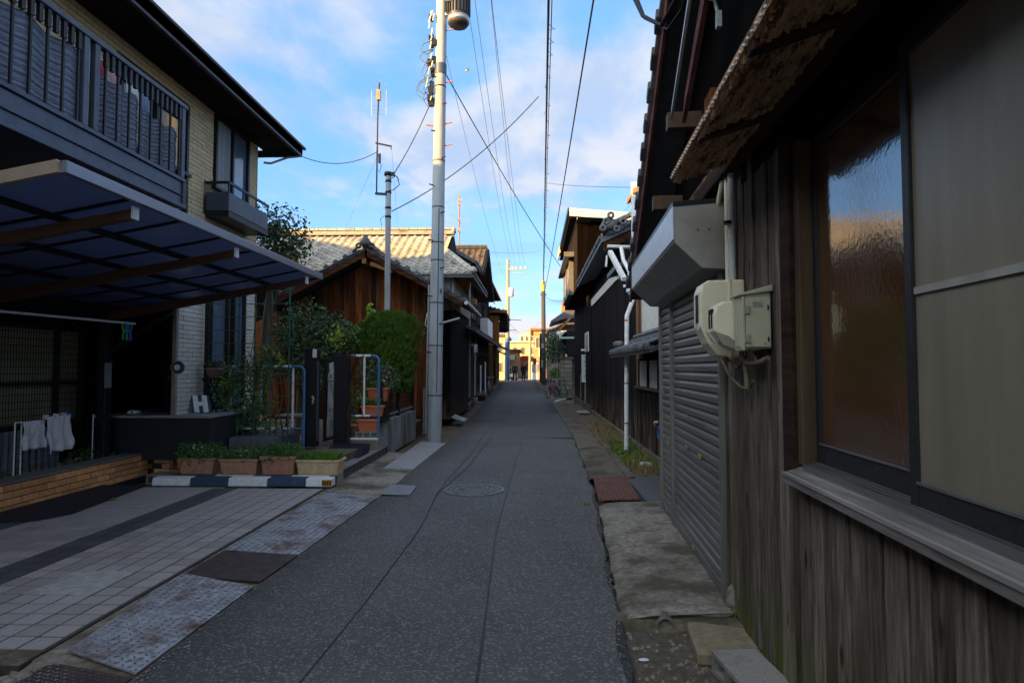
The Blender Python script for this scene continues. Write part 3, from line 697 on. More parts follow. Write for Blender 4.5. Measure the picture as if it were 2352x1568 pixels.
CL = {"white": mat("white_laundry", (.6,.62,.66), None, .9, rnd=.05), "red": mat("red_laundry", (.32,.04,.05), None, .9, rnd=0), "pink": mat("pink_laundry", (.5,.30,.34), None, .9, rnd=0), "blue": mat("blue_laundry", (.18,.25,.42), None, .9, rnd=0)}
b = MB(); b.tube([(-4.55,4.9,4.78),(-4.55,7.15,4.80)],.012,6); tag(b.build("drying_rod", STEEL), "steel drying rod above the balcony floor hung with laundry", "drying rod")
for y, w_, h_, c, lb in ((6.02,.2,.38,"white","white cloth drying left of the red one on the balcony"),(6.28,.12,.42,"red","red cloth drying in the middle of the balcony"),(6.50,.16,.34,"pink","pink cloth drying beside the red one on the balcony"),(6.78,.2,.36,"white","white cloth drying at the right end of the balcony rod"),(7.0,.12,.4,"blue","pale blue cloth drying by the last balcony post")):
    b = MB()
    for i in range(7):
        for j in range(6): b.v.append((-4.55+.03*sin(j*1.9+y*7)*(i/6), y+w_*(j/5-.5), 4.785-h_*i/6))
    for i in range(6):
        for j in range(5): b.f.append([i*6+j,i*6+j+1,(i+1)*6+j+1,(i+1)*6+j]); b.s.append(True)
    o = b.build("laundry", CL[c]); o.modifiers.new("thick",'SOLIDIFY').thickness = .006; tag(o, lb, "laundry", "laundry on the balcony")
b = MB(); b.bar((-4.9,4.6,5.30),(-4.9,5.72,5.45),.04,.03); b.build("clothes_pole", PWHITE, H)
# ------------------------------------------------------------------ carport
C = thing("carport", "open carport with a dark translucent roof in front of the brick house", "carport", (-4.5,6.4,0))
def cz(x): t_ = -3.1-x; return 2.87-.195*t_+.012*t_*t_
POLY = mat("smoked_polycarbonate", (.12,.14,.20), (.095,.11,.16), .25, scale=120, stretch=(1,.02,1), bump=.1, rnd=.12, spec=.4)
# light passes through the sheets
ntp = POLY.node_tree; tr = ntp.nodes.new("ShaderNodeBsdfTranslucent"); tr.inputs[0].default_value = (.20,.23,.34,1); ms = ntp.nodes.new("ShaderNodeMixShader"); ms.inputs[0].default_value = .6
ntp.links.new(ntp.nodes["Principled BSDF"].outputs[0], ms.inputs[1]); ntp.links.new(tr.outputs[0], ms.inputs[2]); ntp.links.new(ms.outputs[0], ntp.nodes["Material Output"].inputs[0])
BEAMM = mat("brown_anodised_beam", (.13,.07,.042), (.10,.055,.034), .5, metal=.25, scale=10, bump=.05, rnd=0)
PURL = mat("black_carport_bar", (.018,.020,.032), None, .45, metal=.3, rnd=0)
ALU = mat("anodised_aluminium_edge", (.26,.28,.33), (.22,.235,.28), .38, metal=.6, scale=8, stretch=YG, bump=.05, rnd=0)
ALUB = mat("tan_aluminium_edge", (.44,.33,.25), (.36,.27,.2), .45, metal=.3, scale=8, bump=.05, rnd=0)
Y0, Y1 = 3.99, 8.86; nbay = 7; xsr = [-3.12,-3.72,-4.36,-5.02,-5.86]
by = [Y0+.02+(Y1-Y0-.04)*k/nbay for k in range(nbay+1)]
for k in range(nbay):
    for q in range(4):
        b = MB(); xs2 = [xsr[q]+(xsr[q+1]-xsr[q])*i/3 for i in range(4)]
        for i in range(3):
            xa, xb = xs2[i], xs2[i+1]
            b.hexa([(xa,by[k]+.012,cz(xa)),(xb,by[k]+.012,cz(xb)),(xb,by[k+1]-.012,cz(xb)),(xa,by[k+1]-.012,cz(xa))],[(xa,by[k]+.012,cz(xa)+.005),(xb,by[k]+.012,cz(xb)+.005),(xb,by[k+1]-.012,cz(xb)+.005),(xa,by[k+1]-.012,cz(xa)+.005)])
        b.build("panel", POLY, C)
for k in range(nbay+1):
    if k in (0,): continue
    b = MB(); pts = [(-3.1-2.8*i/8, by[k], cz(-3.1-2.8*i/8)-.012) for i in range(9)]
    for p, q in zip(pts, pts[1:]): b.bar(p, q, .022, .022)
    b.build("rafter", PURL, C)
for x in xsr[1:4]:
    b = MB(); b.bar((x,Y0,cz(x)-.032),(x,Y1,cz(x)-.032),.05,.045); b.build("purlin", PURL, C)
b = MB(); b.bar((-3.085,Y0,cz(-3.1)+.005),(-3.085,Y1+.02,cz(-3.1)+.005),.04,.085); b.build("edge_beam", ALU, C, bev=.005)
b = MB(); b.bar((-5.88,Y0,cz(-5.9)-.01),(-5.88,Y1,cz(-5.9)-.01),.06,.10); b.build("rear_beam", PURL, C)
b = MB()
pts = [(-3.106-2.8*i/8, Y0-.01, cz(-3.106-2.8*i/8)+.004) for i in range(9)]
for p, q in zip(pts, pts[1:]): b.bar(p, q, .035, .085)
b.build("end_beam", ALUB, C)
for yb in (4.78,6.42,8.42):
    b = MB(); pts = [(-3.14-2.76*i/10, yb, cz(-3.14-2.76*i/10)-.105-.06*max(0,i/10-.45)) for i in range(11)]
    for i, (p, q) in enumerate(zip(pts, pts[1:])): b.bar(p, q, .06, .075+.06*i/10)
    b.build("beam", BEAMM, C)
    b = MB(); b.box(-3.138,-3.118,yb-.034,yb+.034,cz(-3.1)-.155,cz(-3.1)-.055); b.build("end_cap", PWHITE, C)
    if yb != 6.42:
        b = MB(); b.box(-6.01,-5.89,yb-.07,yb+.07,.0,cz(-5.95)-.02); b.build("post", DARKM, C, bev=.01)
        b = MB(); b.bar((-5.92,yb,1.75),(-5.0,yb,cz(-5.0)-.18),.05,.07); b.build("brace", DARKM, C)
# ------------------------------------------------------------------ garden ground behind the wall
b = MB(); b.box(-12,-5.87,2,15.3,-.1,.27); b.box(-5.869,-2.80,9.07,15.3,-.1,.262); b.build("garden_ground", SOIL, kind='structure')
b = MB(); r2 = random.Random(8)
for k in range(420):
    s = r2.uniform(.015,.04); b.lathe([(s*.7,-s*.3),(s,0),(s*.5,s*.6)], (r2.uniform(-6.35,-5.9), r2.uniform(5,8.7), .272), 5, False, 1, r2.uniform(.6,1.1))
b.build("gravel", mat("grey_gravel", (.25,.25,.26), None, .9, rnd=0), kind='stuff')
b = MB(); blades(b,-6.3,-5.9,4.5,7.2,.27,.10,500,31,.004); leaves(b,[((-6.0,8.2,.36),(.15,.4,.14))],240,.05,32); b.build("undergrowth", HERB, kind='stuff')
# wire panel with towels
t = thing("wire_screen", "white wire mesh panel standing behind the amber brick wall", "wire panel", (-5.95,7.4,.3))
b = MB(); xw = -5.93
for k in range(13): y = 6.92+k*.1; b.box(xw-.003,xw+.003,y-.003,y+.003,.29,.90)
for k in range(8): z = .31+k*.083; b.box(xw+.0032,xw+.008,6.90,8.14,z,z+.005)
b.build("wire", DARKM, t, kind='stuff')
b = MB(); 
for y in (6.90,6.99,8.14): b.tube([(xw,y,.27),(xw,y,.93)],.008,6)
b.tube([(xw,6.9,.925),(xw,6.99,.925)],.008,6)
b.build("frame", PWHITE, t)
TOWEL = mat("white_towel", (.70,.70,.75), (.56,.55,.60), .95, scale=60, bump=.6, c3=(.52,.40,.42), c3scale=4, c3lo=.6, c3hi=.66, rnd=.04)
def towel(y0, y1, ztop, zbot, label, ph, slant=0):
    b = MB(); n, m_ = 14, 12
    for i in range(n+1):
        for j in range(m_+1):
            q = i/n
            b.v.append((xw+.03+.035*sin(j*1.1+ph)*q+.016*sin(j*2.3+i*.4+ph)+.008*sin(j*4.1-i*.9), y0+(y1-y0)*j/m_+.04*sin(i*.6+ph)*q*slant+slant*q*.07, ztop-(ztop-zbot)*q-.035*sin(j*.8+ph)*slant*q))
    for i in range(n):
        for j in range(m_): b.f.append([i*(m_+1)+j,i*(m_+1)+j+1,(i+1)*(m_+1)+j+1,(i+1)*(m_+1)+j]); b.s.append(True)
    o = b.build("towel", TOWEL); o.modifiers.new("thick",'SOLIDIFY').thickness = .008; return tag(o, label, "towel")
towel(7.02,7.33,.93,.60,"folded white towel hanging flat on the wire panel",.3)
towel(7.36,7.74,.96,.52,"crumpled white towel with pink edging on the wire panel",1.4,.35)
PEGS = [mat("white_peg", (.7,.7,.72), None, .5, rnd=0), mat("blue_peg", (.05,.2,.6), None, .5, rnd=0), mat("green_peg", (.08,.42,.05), None, .5, rnd=0)]
for k, (y, c, lb) in enumerate(((7.36,0,"white peg at the inner end of the crumpled towel"),(7.52,0,"white peg in the middle of the crumpled towel"),(7.64,0,"white peg next to the blue peg on the crumpled towel"),(7.72,1,"blue peg at the far end of the crumpled towel"))):
    b = MB(); b.box(xw+.02,xw+.05,y-.012,y+.012,.93,.985); b.box(xw-.01,xw+.019,y-.010,y+.010,.94,.99); tag(b.build("peg", PEGS[c]), lb, "peg")
# drying pole with hangers under the carport
b = MB(); pA = at(0,715,5.9); pB = at(326,745,7.9); b.tube([pA, pB], .014, 8); tag(b.build("drying_pole", PWHITE), "white drying pole hung under the carport roof", "drying pole")
for q, c, lb in ((.915,2,"green plastic hanger on the drying pole"),(.945,1,"blue plastic hanger beside the green one")):
    p = pA.lerp(pB, q); b = MB(); b.ring(p+Vector((0,0,-.05)),.055,.013,'x',14,5); b.tube([p+Vector((0,-.03,-.1)), p+Vector((0,-.05,-.22))],.013,6); b.tube([p+Vector((0,.03,-.1)), p+Vector((0,.04,-.22))],.013,6)
    tag(b.build("hanger", PEGS[c]), lb, "hanger")
b = MB(); b.box(-5.885,-5.87,8.32,8.44,1.28,1.62); tag(b.build("notice_card", mat("grey_card", (.22,.22,.27), None, .7, rnd=0)), "small grey notice card fixed to the dark carport post", "notice card")
# porch step
t = thing("porch", "raised tiled porch slab before the dark entrance", "porch", (-5.4,9.3,0))
b = MB(); b.box(-6.3,-4.62,8.68,10.2,.24,.835); b.build("plinth", mat("black_granite", (.03,.031,.04), None, .35, scale=60, bump=.05, rnd=0), t)
b = MB(); b.box(-6.32,-4.60,8.65,10.2,.836,.875); b.build("slab", mat("porch_slab", (.27,.28,.31), None, .6, scale=50, bump=.1, rnd=0), t, bev=.006)
b = MB(); b.box(-4.60,-3.9,9.2,10.2,.24,.50); b.build("lower_step", mat("porch_tile", (.12,.125,.145), None, .6, scale=50, bump=.1, rnd=0), t, bev=.006)
tm_ = MB()
for i in range(6):
    for z0 in (.25,.375): tm_.box(-4.59+i*.113,-4.485+i*.113,9.19,9.199,z0,z0+.115)
tm_.build("riser_tile", mat("porch_riser_tile", (.16,.165,.185), None, .5, rnd=0), t)
tag(MB().box(-5.9,-5.15,9.3,9.9,.876,.888).build("door_mat", RUBBER), "dark door mat lying on the porch slab", "door mat")
b = MB()
for k in range(2): b.lathe([(.035,0),(.04,.03),(.02,.05)], (-5.98+.09*k,9.05,.876), 8, True, 1.0, 2.2)
tag(b.build("shoe", PWHITE), "pair of pale shoes at the left edge of the porch slab", "shoes")
# board with the letter H, leaning
SB = thing("letter_board", "slanted navy board with a big white letter H on the porch", "sign board", (-4.95,9.18,.876))
o0 = Vector((-5.10,9.12,.876)); ux = Vector((.27,.04,0)); uz = Vector((-.115,.13,.265)); nn = ux.cross(uz).normalized()
def brd(u, v, off): return o0 + ux*u + uz*v - nn*(-off)
b = MB(); b.hexa([brd(0,0,0),brd(1,0,0),brd(1,0,-.015),brd(0,0,-.015)],[brd(0,1,0),brd(1,1,0),brd(1,1,-.015),brd(0,1,-.015)]); b.build("board", PBLUE, SB)
b = MB()
for u0, u1, v0, v1 in ((.14,.40,.04,.96),(.62,.88,.04,.96),(.401,.619,.40,.62)):
    b.hexa([brd(u0,v0,.001),brd(u1,v0,.001),brd(u1,v0,.012),brd(u0,v0,.012)],[brd(u0,v1,.001),brd(u1,v1,.001),brd(u1,v1,.012),brd(u0,v1,.012)])
b.build("letter", PWHITE, SB)
# folding stool with a flower pot, round lamp
ST = thing("folding_stool", "black folding stool carrying a pink flower pot by the pale brick pier", "stool", (-4.95,9.35,.876))
b = MB(); b.box(-5.10,-4.83,9.36,9.6,1.37,1.40); b.build("seat", DARKM, ST)
for y in (9.37,9.58):
    b = MB(); b.bar((-5.08,y,1.37),(-4.86,y+.012,.877),.02,.02); b.bar((-4.85,y+.022,1.37),(-5.07,y+.024,.877),.02,.02); b.build("leg", DARKM, ST)
def pot(x, y, z, R, h, m, label, plant=None, ph=.15, nleaf=200, seed=1, group=None, flower=None, lsize=.05):
    t = thing("flower_pot", label, "flower pot", (x,y,z), group)
    MB().lathe([(R*.7,z),(R*.95,z+h*.82),(R*1.06,z+h*.82),(R*1.08,z+h),(R*.95,z+h),(R*.9,z+h-.03)],(x,y,0),16).build("pot", m, t)
    MB().lathe([(R*.89,z+h-.05),(R*.89,z+h-.03)],(x,y,0),12,False).build("potting_soil", SOIL, t)
    if plant:
        b = leaves(MB(), [((x,y,z+h+ph*.45),(R*1.2,R*1.2,ph*.6))], nleaf, lsize, seed); b.tube([(x,y,z+h-.04),(x+.01,y,z+h+ph*.5)],.008,5)
        fo = b.build("foliage", plant, t)
        if flower: leaves(MB(), [((x,y,z+h+ph*.7),(R*1.1,R*1.1,ph*.4))], 16, .06, seed+1).build("flower", flower, t)
    return t
DARKLEAF = mat("dark_evergreen_leaf", (.065,.125,.045), (.022,.05,.02), .5, scale=5, bump=0, rnd=0, spec=.4)
MIDLEAF = mat("mid_green_leaf", (.115,.22,.055), (.045,.10,.025), .5, scale=5, bump=0, rnd=0)
YELLEAF = mat("yellow_green_leaf", (.34,.42,.04), (.16,.25,.03), .5, scale=6, bump=0, rnd=0)
THUJA = mat("thuja_green", (.10,.195,.018), (.022,.06,.009), .65, scale=16, bump=0, rnd=0, c3=(.13,.13,.018), c3scale=1.3)
PINKF = mat("pink_petal", (.55,.2,.32), None, .6, rnd=0); REDF = mat("red_petal", (.5,.03,.02), None, .6, rnd=0)
BARK = mat("grey_bark", (.12,.10,.08), (.06,.05,.04), .9, scale=30, stretch=VG, bump=.6, rnd=.1)
pot(-4.96,9.48,1.40,.13,.15,mat("rose_pot", (.34,.19,.18), None, .7, rnd=0),"rose coloured flower pot standing on the folding stool",DARKLEAF,.12,140,41)
L = thing("porch_lamp", "round blue porch lamp with a bright face beside the flower pot", "lamp", (-5.10,8.74,1.5))
MB().ring((-5.10,8.74,1.56),.062,.03,'y',18,8).build("housing", PBLUE, L)
b = MB(); b.tube([(-5.10,8.745,1.56),(-5.10,8.70,1.56)],.042,14); b.build("face", PWHITE, L)
MB().bar((-5.10,8.76,1.56),(-5.16,8.80,1.56),.03,.03).build("bracket", DARKM, L)
# ------------------------------------------------------------------ trellis, barriers, gate
WIREG = mat("green_garden_wire", (.035,.11,.09), None, .5, rnd=0)
TR = thing("trellis", "tall green wire trellis with climbing plants in front of the house", "trellis", (-4.4,9.3,.3))
yt = 9.45
b = MB(); b.box(-5.13,-5.07,yt-.03,yt+.03,.26,2.75); b.build("post", DARKM, TR)
for x in (-4.60,-4.34,-4.08,-3.80):
    b = MB(); b.tube([(x,yt,.26),(x,yt,2.85)],.013,7); b.build("post", WIREG, TR)
for k in range(12):
    z = .5+.205*k; b = MB(); b.tube([(-5.07,yt-.016,z),(-3.72,yt-.016,z+.005)],.006,5); b.build("wire", WIREG, TR)
b = MB(); leaves(b, [((-4.62,9.5,1.35),(.36,.16,.40)),((-4.30,9.5,1.55),(.30,.14,.42)),((-4.9,9.5,1.15),(.26,.15,.42)),((-4.35,9.5,.95),(.36,.15,.40)),((-4.75,9.52,.75),(.30,.15,.30))], 2100, .06, 51, shell=.7)
CV = thing("climbing_vine", "leafy vine with red flowers climbing the green trellis", "vine", (-4.5,9.6,.26)); b.build("foliage", MIDLEAF, CV)
b = MB(); leaves(b, [((-3.98,9.44,1.78),(.06,.05,.10)),((-3.90,9.44,1.66),(.05,.05,.10)),((-4.15,9.44,1.85),(.10,.05,.06)),((-4.85,9.42,1.35),(.12,.05,.07))], 130, .05, 52); b.build("leaf_spray", YELLEAF, CV)
leaves(MB(), [((-4.45,9.43,1.5),(.5,.05,.45))], 22, .04, 53).build("flower", REDF, CV)
b = MB()
rr = random.Random(5)
for k in range(6):
    x = -4.9+.2*k; pts = [(x,9.52,.28)]
    for i in range(6): pts.append((pts[-1][0]+rr.uniform(-.10,.10), 9.5+rr.uniform(-.03,.03), .28+(i+1)*rr.uniform(.26,.40)))
    b.tube(pts, [.016-.002*i for i in range(7)], 5)
b.build("stem", BARK, CV)
TAPEB = mat("blue_painted_pipe", (.05,.16,.33), (.04,.12,.26), .4, scale=10, bump=.03, rnd=0)
TAPEW = mat("reflective_white_tape", (.72,.74,.76), None, .4, scale=20, bump=.1, rnd=0)
def arc(x0, x1, z0, z1, y, R=.09, right=True, left=False):
    pts = []
    if left: pts += [(x0,y,z0)] + [(x0+R-R*cos(a), y, z1-R+R*sin(a)) for a in [pi/2*i/5 for i in range(6)]]
    else: pts += [(x0,y,z1)]
    if right: pts += [(x1-R+R*sin(a), y, z1-R+R*cos(a)) for a in [pi/2*i/5 for i in range(6)]] + [(x1,y,z0)]
    return pts
def barrier(label, x0, x1, y, z0, z1, zr, whites, ntape, sill=False):
    t = thing("tube_barrier", label, "barrier", ((x0+x1)/2,y,z0))
    MB().tube(arc(x0,x1,z0,z1,y), .021, 10).build("hoop", TAPEB, t)
    MB().tube([(x0,y,zr),(x1-.02,y,zr)], .017, 8).build("rail", TAPEB, t)
    for x in whites: MB().tube([(x,y,zr+.015),(x,y,z1-.02)], .019, 8).build("upright", PWHITE, t)
    for k in range(ntape):
        xa = x0+.08+(x1-x0-.2)*k/ntape; w_ = (x1-x0)/ntape*.48
        MB().tube([(xa,y,z1),(xa+w_,y,z1)], .0225, 10).build("tape", TAPEW, t)
        MB().tube([(xa,y,zr),(xa+w_,y,zr)], .0185, 8).build("tape", TAPEW, t)
    if sill: MB().box(x0,x1,y-.03,y+.03,z0-.03,z0).build("sill", PWHITE, t)
    return t
barrier("wide blue and white tube barrier in front of the green trellis", -5.05,-3.61,9.60,.27,1.575,.60,(-4.79,-4.30,-3.79),6)
barrier("narrow blue and white tube barrier between the gate and the low concrete wall", -3.10,-2.63,10.4,.37,1.76,.74,(-2.88,),2,True)
GP = [(-3.56,9.80,.30,1.86,.20,"black gate post with a white cap next to the wide barrier"),(-3.20,10.22,.30,1.77,.24,"black gate post behind the pile of orange pots")]
for x, y, z0, z1, w_, lb in GP:
    t = thing("gate_post", lb, "gate post", (x,y,z0), "black gate posts")
    MB().box(x-w_/2,x+w_/2,y-.08,y+.08,z0,z1).build("post", DARKM, t, bev=.006)
    if w_ < .22:
        MB().box(x+.04,x+.10,y-.1,y-.081,z1-.14,z1-.01).build("cap", PWHITE, t); MB().box(x+.102,x+.122,y-.06,y-.02,z0+.1,z1-.2).build("channel", NAVYM, t)
        MB().tube([(x+.04,y-.10,1.10),(x+.07,y-.12,1.07),(x+.05,y-.11,.98)],.02,6).build("lock", mat("brass", (.4,.25,.13), None, .35, metal=.6, rnd=0), t)
G = thing("gate", "open dark metal gate with an upright frame between the two black posts", "gate", (-3.42,10.3,.3))
MB().box(-3.475,-3.43,10.1,10.14,.34,1.70).build("stile", DARKM, G); MB().box(-3.475,-3.43,11.0,11.04,.34,1.70).build("stile", DARKM, G)
MB().box(-3.47,-3.435,10.141,10.999,1.655,1.70).build("rail", DARKM, G); MB().box(-3.47,-3.435,10.141,10.999,.34,.385).build("rail", DARKM, G)
MB().tube([(-3.40,10.12,.45),(-3.40,10.12,1.45)],.012,6).build("bolt", STEEL, G)
MB().tube([(-3.41,10.10,1.35),(-3.36,10.06,1.34),(-3.28,10.05,1.35)],.014,6).build("handle", STEEL, G)
SHEETM = mat("pale_plastic_sheet", (.42,.44,.48), (.25,.27,.31), .55, scale=8, bump=.5, rnd=0)
b = MB()
for i in range(13):
    for j in range(7): b.v.append((-3.40+.03*sin(i*.9+j), 11.15+.03*sin(j*2+i), .42+1.22*i/12 + (0 if i < 12 else .12*(j/6)))); 
for k in range(len(b.v)): 
    x, y, z = b.v[k]; j = k % 7; b.v[k] = (-3.72+.34*j/6+.01*sin(z*9), y, z)
for i in range(12):
    for j in range(6): b.f.append([i*7+j,i*7+j+1,(i+1)*7+j+1,(i+1)*7+j]); b.s.append(False)
o = b.build("plastic_sheet", SHEETM); o.modifiers.new("thick",'SOLIDIFY').thickness = .004; tag(o, "crumpled pale plastic sheet hanging behind the open gate", "plastic sheet")
# paved step outside the gate, with a black rubber ramp
STEPM = mat("grey_step_tile", (.20,.19,.19), (.15,.14,.14), .75, scale=40, bump=.15, rnd=.1)
ST2 = thing("gate_step", "paved step with dark tile riser in front of the gate", "step", (-3,9.6,0))
MB().box(-3.62,-2.66,8.46,11.2,-.05,.140).build("core", MORTAR, ST2)
sm_ = MB(); sm_.box(-.095,.095,-.095,.095,0,.012); sme = sm_.mesh("tile", STEPM)
for i in range(5):
    for j in range(13): piece("tile", sme, ST2, (-3.52+i*.2, 8.56+j*.2, .1405+r.uniform(-.0008,.0008)))
dm_ = MB(); dm_.box(-.006,.006,-.095,.095,0,.125); dme = dm_.mesh("riser_tile", TILED)
for j in range(13): piece("riser_tile", dme, ST2, (-2.652, 8.56+j*.2, .018))
dm2 = MB(); dm2.box(-.095,.095,-.006,.006,0,.125); dme2 = dm2.mesh("riser_tile", TILED)
for i in range(5): piece("riser_tile", dme2, ST2, (-3.52+i*.2, 8.452, .018))
b = MB(); n = 12
for i in range(n+1):
    q = i/n; y = 10.15-.62*q; z = .155+.15*sin(pi*.5*(1-q))
    b.v += [(-3.30,y,z),(-2.72,y,z),(-3.30,y,.154),(-2.72,y,.154)]
for i in range(n):
    a = 4*i; b.f += [[a,a+1,a+5,a+4],[a+1,a+3,a+7,a+5],[a+2,a,a+4,a+6]]; b.s += [False]*3
RP = tag(b.build("ramp", RUBBER), "ribbed black rubber ramp curving down from the narrow barrier", "ramp")
b = MB()
for i in range(1,n): 
    q = i/n; y = 10.15-.62*q; z = .155+.15*sin(pi*.5*(1-q)); b.bar((-3.29,y,z+.004),(-2.73,y,z+.004),.014,.008)
b.build("rib", RUBBER, RP)
# low streaked wall carrying a louvred fence
GW = thing("garden_wall", "low streaked concrete garden wall by the utility pole", "garden wall", (-2.72,12.4,0))
for y0, y1 in ((10.95,11.85),(11.856,12.85),(12.856,13.9)):
    MB().box(-2.80,-2.66,y0,y1,-.05,.60).build("slab", CONCSTREAK, GW, bev=.008)
MB().box(-3.10,-2.805,10.95,11.09,-.05,.60).build("return_slab", BLOCKM, GW, bev=.006)
MB().box(-3.15,-2.67,10.52,10.94,.0,.33).build("block_course", BLOCKM, GW, bev=.006)
FN = thing("louvre_fence", "short black louvred fence with pale top rails on the garden wall", "fence", (-2.73,12.4,.6))
for y in (10.99,12.40,13.85): MB().box(-2.77,-2.69,y-.035,y+.035,.601,1.30).build("post", DARKM, FN)
for y0, y1 in ((11.03,12.36),(12.44,13.81)):
    for z in (1.17,1.255): MB().box(-2.752,-2.705,y0,y1,z,z+.035).build("top_rail", STEEL, FN)
    MB().box(-2.752,-2.705,y0,y1,.665,.705).build("bottom_rail", STEEL, FN)
    for k in range(9):
        z = .73+k*.047; MB().hexa([(-2.755,y0,z),(-2.705,y0,z+.02),(-2.705,y1,z+.02),(-2.755,y1,z)],[(-2.755,y0,z+.008),(-2.705,y0,z+.028),(-2.705,y1,z+.028),(-2.755,y1,z+.008)]).build("slat", DARKM, FN)
# flower pots behind the narrow barrier
def trough(x0, x1, y0, y1, z, h, m, label, plant, seed):
    t = thing("flower_box", label, "flower box", ((x0+x1)/2,(y0+y1)/2,z))
    MB().hexa([(x0+.03,y0+.03,z),(x1-.03,y0+.03,z),(x1-.03,y1-.03,z),(x0+.03,y1-.03,z)],[(x0,y0,z+h),(x1,y0,z+h),(x1,y1,z+h),(x0,y1,z+h)]).build("tub", m, t, bev=.006)
    MB().box(x0-.012,x1+.012,y0-.012,y1+.012,z+h-.03,z+h+.002).build("rim", m, t, bev=.004)
    if plant: leaves(MB(), [(((x0+x1)/2,(y0+y1)/2,z+h+.05),((x1-x0)*.5,(y1-y0)*.5,.10))], 160, .05, seed).build("foliage", plant, t)
hollow_block(-2.86,10.60,.332,H=.13,D=.15,label="hollow concrete block under the lowest orange flower box",face=True)
trough(-3.03,-2.68,10.56,10.72,.463,.20,POTRED,"lowest orange flower box, on the hollow block behind the narrow barrier",None,0)
trough(-3.02,-2.64,10.76,10.92,.70,.19,POTRED,"middle orange flower box of the stack behind the narrow barrier",MIDLEAF,61)
trough(-2.98,-2.62,11.0,11.2,.95,.24,POTRED,"topmost orange flower box under the pink flowering shrub",THUJA,62)
pot(-3.11,10.62,.335,.10,.26,TERRA,"slim brown pot beside the hollow block in the narrow barrier",MIDLEAF,.12,120,63)
b = MB(); b.box(-3.12,-2.62,10.74,10.94,.60,.69); b.box(-3.12,-2.62,10.97,11.24,.60,.94); tag(b.build("pot_stand", WOODDARK), "dark stepped stand holding the orange flower boxes", "stand")
# pots behind the wide barrier
pot(-4.28,9.9,.27,.14,.22,POTRED,"orange pot with bright leaves behind the middle white upright",YELLEAF,.22,130,64)
pot(-4.62,10.2,.55,.16,.2,POTRED,"orange pot in shade behind the first white upright",MIDLEAF,.2,160,65)
pot(-4.55,9.72,.27,.15,.27,mat("navy_plastic_pot", (.02,.03,.06), None, .5, rnd=0),"dark navy bucket pot at the foot of the trellis",DARKLEAF,.14,100,66)
TB = thing("garden_table", "slatted garden table standing behind the right of the wide barrier", "table", (-4.0,10.3,.27))
for k in range(5): MB().box(-4.28,-3.75,10.05+k*.11,10.14+k*.11,.745,.77).build("slat", STEEL, TB)
for x in (-4.24,-3.80):
    for y in (10.08,10.52): MB().bar((x,y,.745),(x+(.07 if x > -4 else -.07),y,.26),.022,.022).build("leg", DARKM, TB)
WTR = thing("standpipe", "small white standpipe behind the right white upright", "tap", (-3.72,10.5,.27))
MB().box(-3.76,-3.70,10.45,10.51,.26,1.30).build("post", PWHITE, WTR); MB().tube([(-3.73,10.44,1.12),(-3.73,10.36,1.12),(-3.73,10.36,1.06)],.014,6).build("spout", STEEL, WTR)
# ------------------------------------------------------------------ shrubs and trees
def shrub(name, label, cat, loc, clumps, n, size, m, seed, trunk, extra=None, aspect=.55, group=None, shell=.35):
    t = thing(name, label, cat, loc, group)
    leaves(MB(), clumps, n, size, seed, aspect=aspect, shell=shell).build("crown", m, t)
    b = MB()
    for tr in trunk: b.tube(tr[0], tr[1], 7)
    b.build("trunk", BARK, t)
    if extra:
        for nm, cl, nn, sz, mm in extra: leaves(MB(), cl, nn, sz, seed+9).build(nm, mm, t)
    return t
# clipped thuja: many upright sprays
def thuja():
    t = thing("thuja_bush", "big rounded bright green thuja beside the utility pole", "bush", (-2.95,12.3,.27))
    b = MB(); rr = random.Random(77); cx_, cy_, z0, z1 = -2.89, 12.35, 1.05, 2.62
    for k in range(3600):
        a = rr.uniform(0, 2*pi); v = rr.random()**.8; z = z0+(z1-z0)*v
        prof = .56*(1-.30*(1-v)**2) * (1 if v < .80 else sqrt(max(.03, 1-((v-.80)/.205)**2)))
        q = prof*rr.uniform(.80,1.07)*(1+.09*sin(5*a+z*3)+.06*sin(9*a-z*6))
        p = Vector((cx_+q*cos(a), cy_+q*sin(a)*.9, z))
        out = Vector((cos(a),sin(a),0)); s = rr.uniform(.06,.14)
        up = (Vector((0,0,1))*rr.uniform(.7,1) + out*rr.uniform(.1,.7)).normalized(); sd = up.cross(out).normalized(); sd = Matrix.Rotation(rr.uniform(-.7,.7),3,up) @ sd
        for q_ in (-1,0,1):
            u2 = (up + sd*q_*.45).normalized()
            b.add([p-sd*s*.10, p+sd*s*.10, p+u2*s+sd*s*.03, p+u2*s*1.05-sd*s*.03], [(0,1,2,3)])
    b.build("crown", THUJA, t)
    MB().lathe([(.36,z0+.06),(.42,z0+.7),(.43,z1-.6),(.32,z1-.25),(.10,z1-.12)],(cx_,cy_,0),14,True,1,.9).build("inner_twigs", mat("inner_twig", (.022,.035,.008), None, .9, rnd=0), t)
    MB().tube([(cx_,cy_,.2),(cx_,cy_,1.5)],.05,8).build("trunk", BARK, t)
thuja()
shrub("evergreen_bush","dark round leaved bush clipped flat left of the thuja","bush",(-4.0,13.2,.27),[((-4.15,13.2,2.25),(.50,.42,.34)),((-3.65,13.1,2.12),(.42,.36,.30)),((-4.4,13.2,1.95),(.34,.34,.26))],2300,.085,MIDLEAF,71,[([(-4.0,13.2,.27),(-4.02,13.2,1.4),(-4.15,13.2,2.2)],[.05,.04,.02]),([(-4.0,13.2,1.2),(-3.7,13.1,2.1)],[.03,.012])])
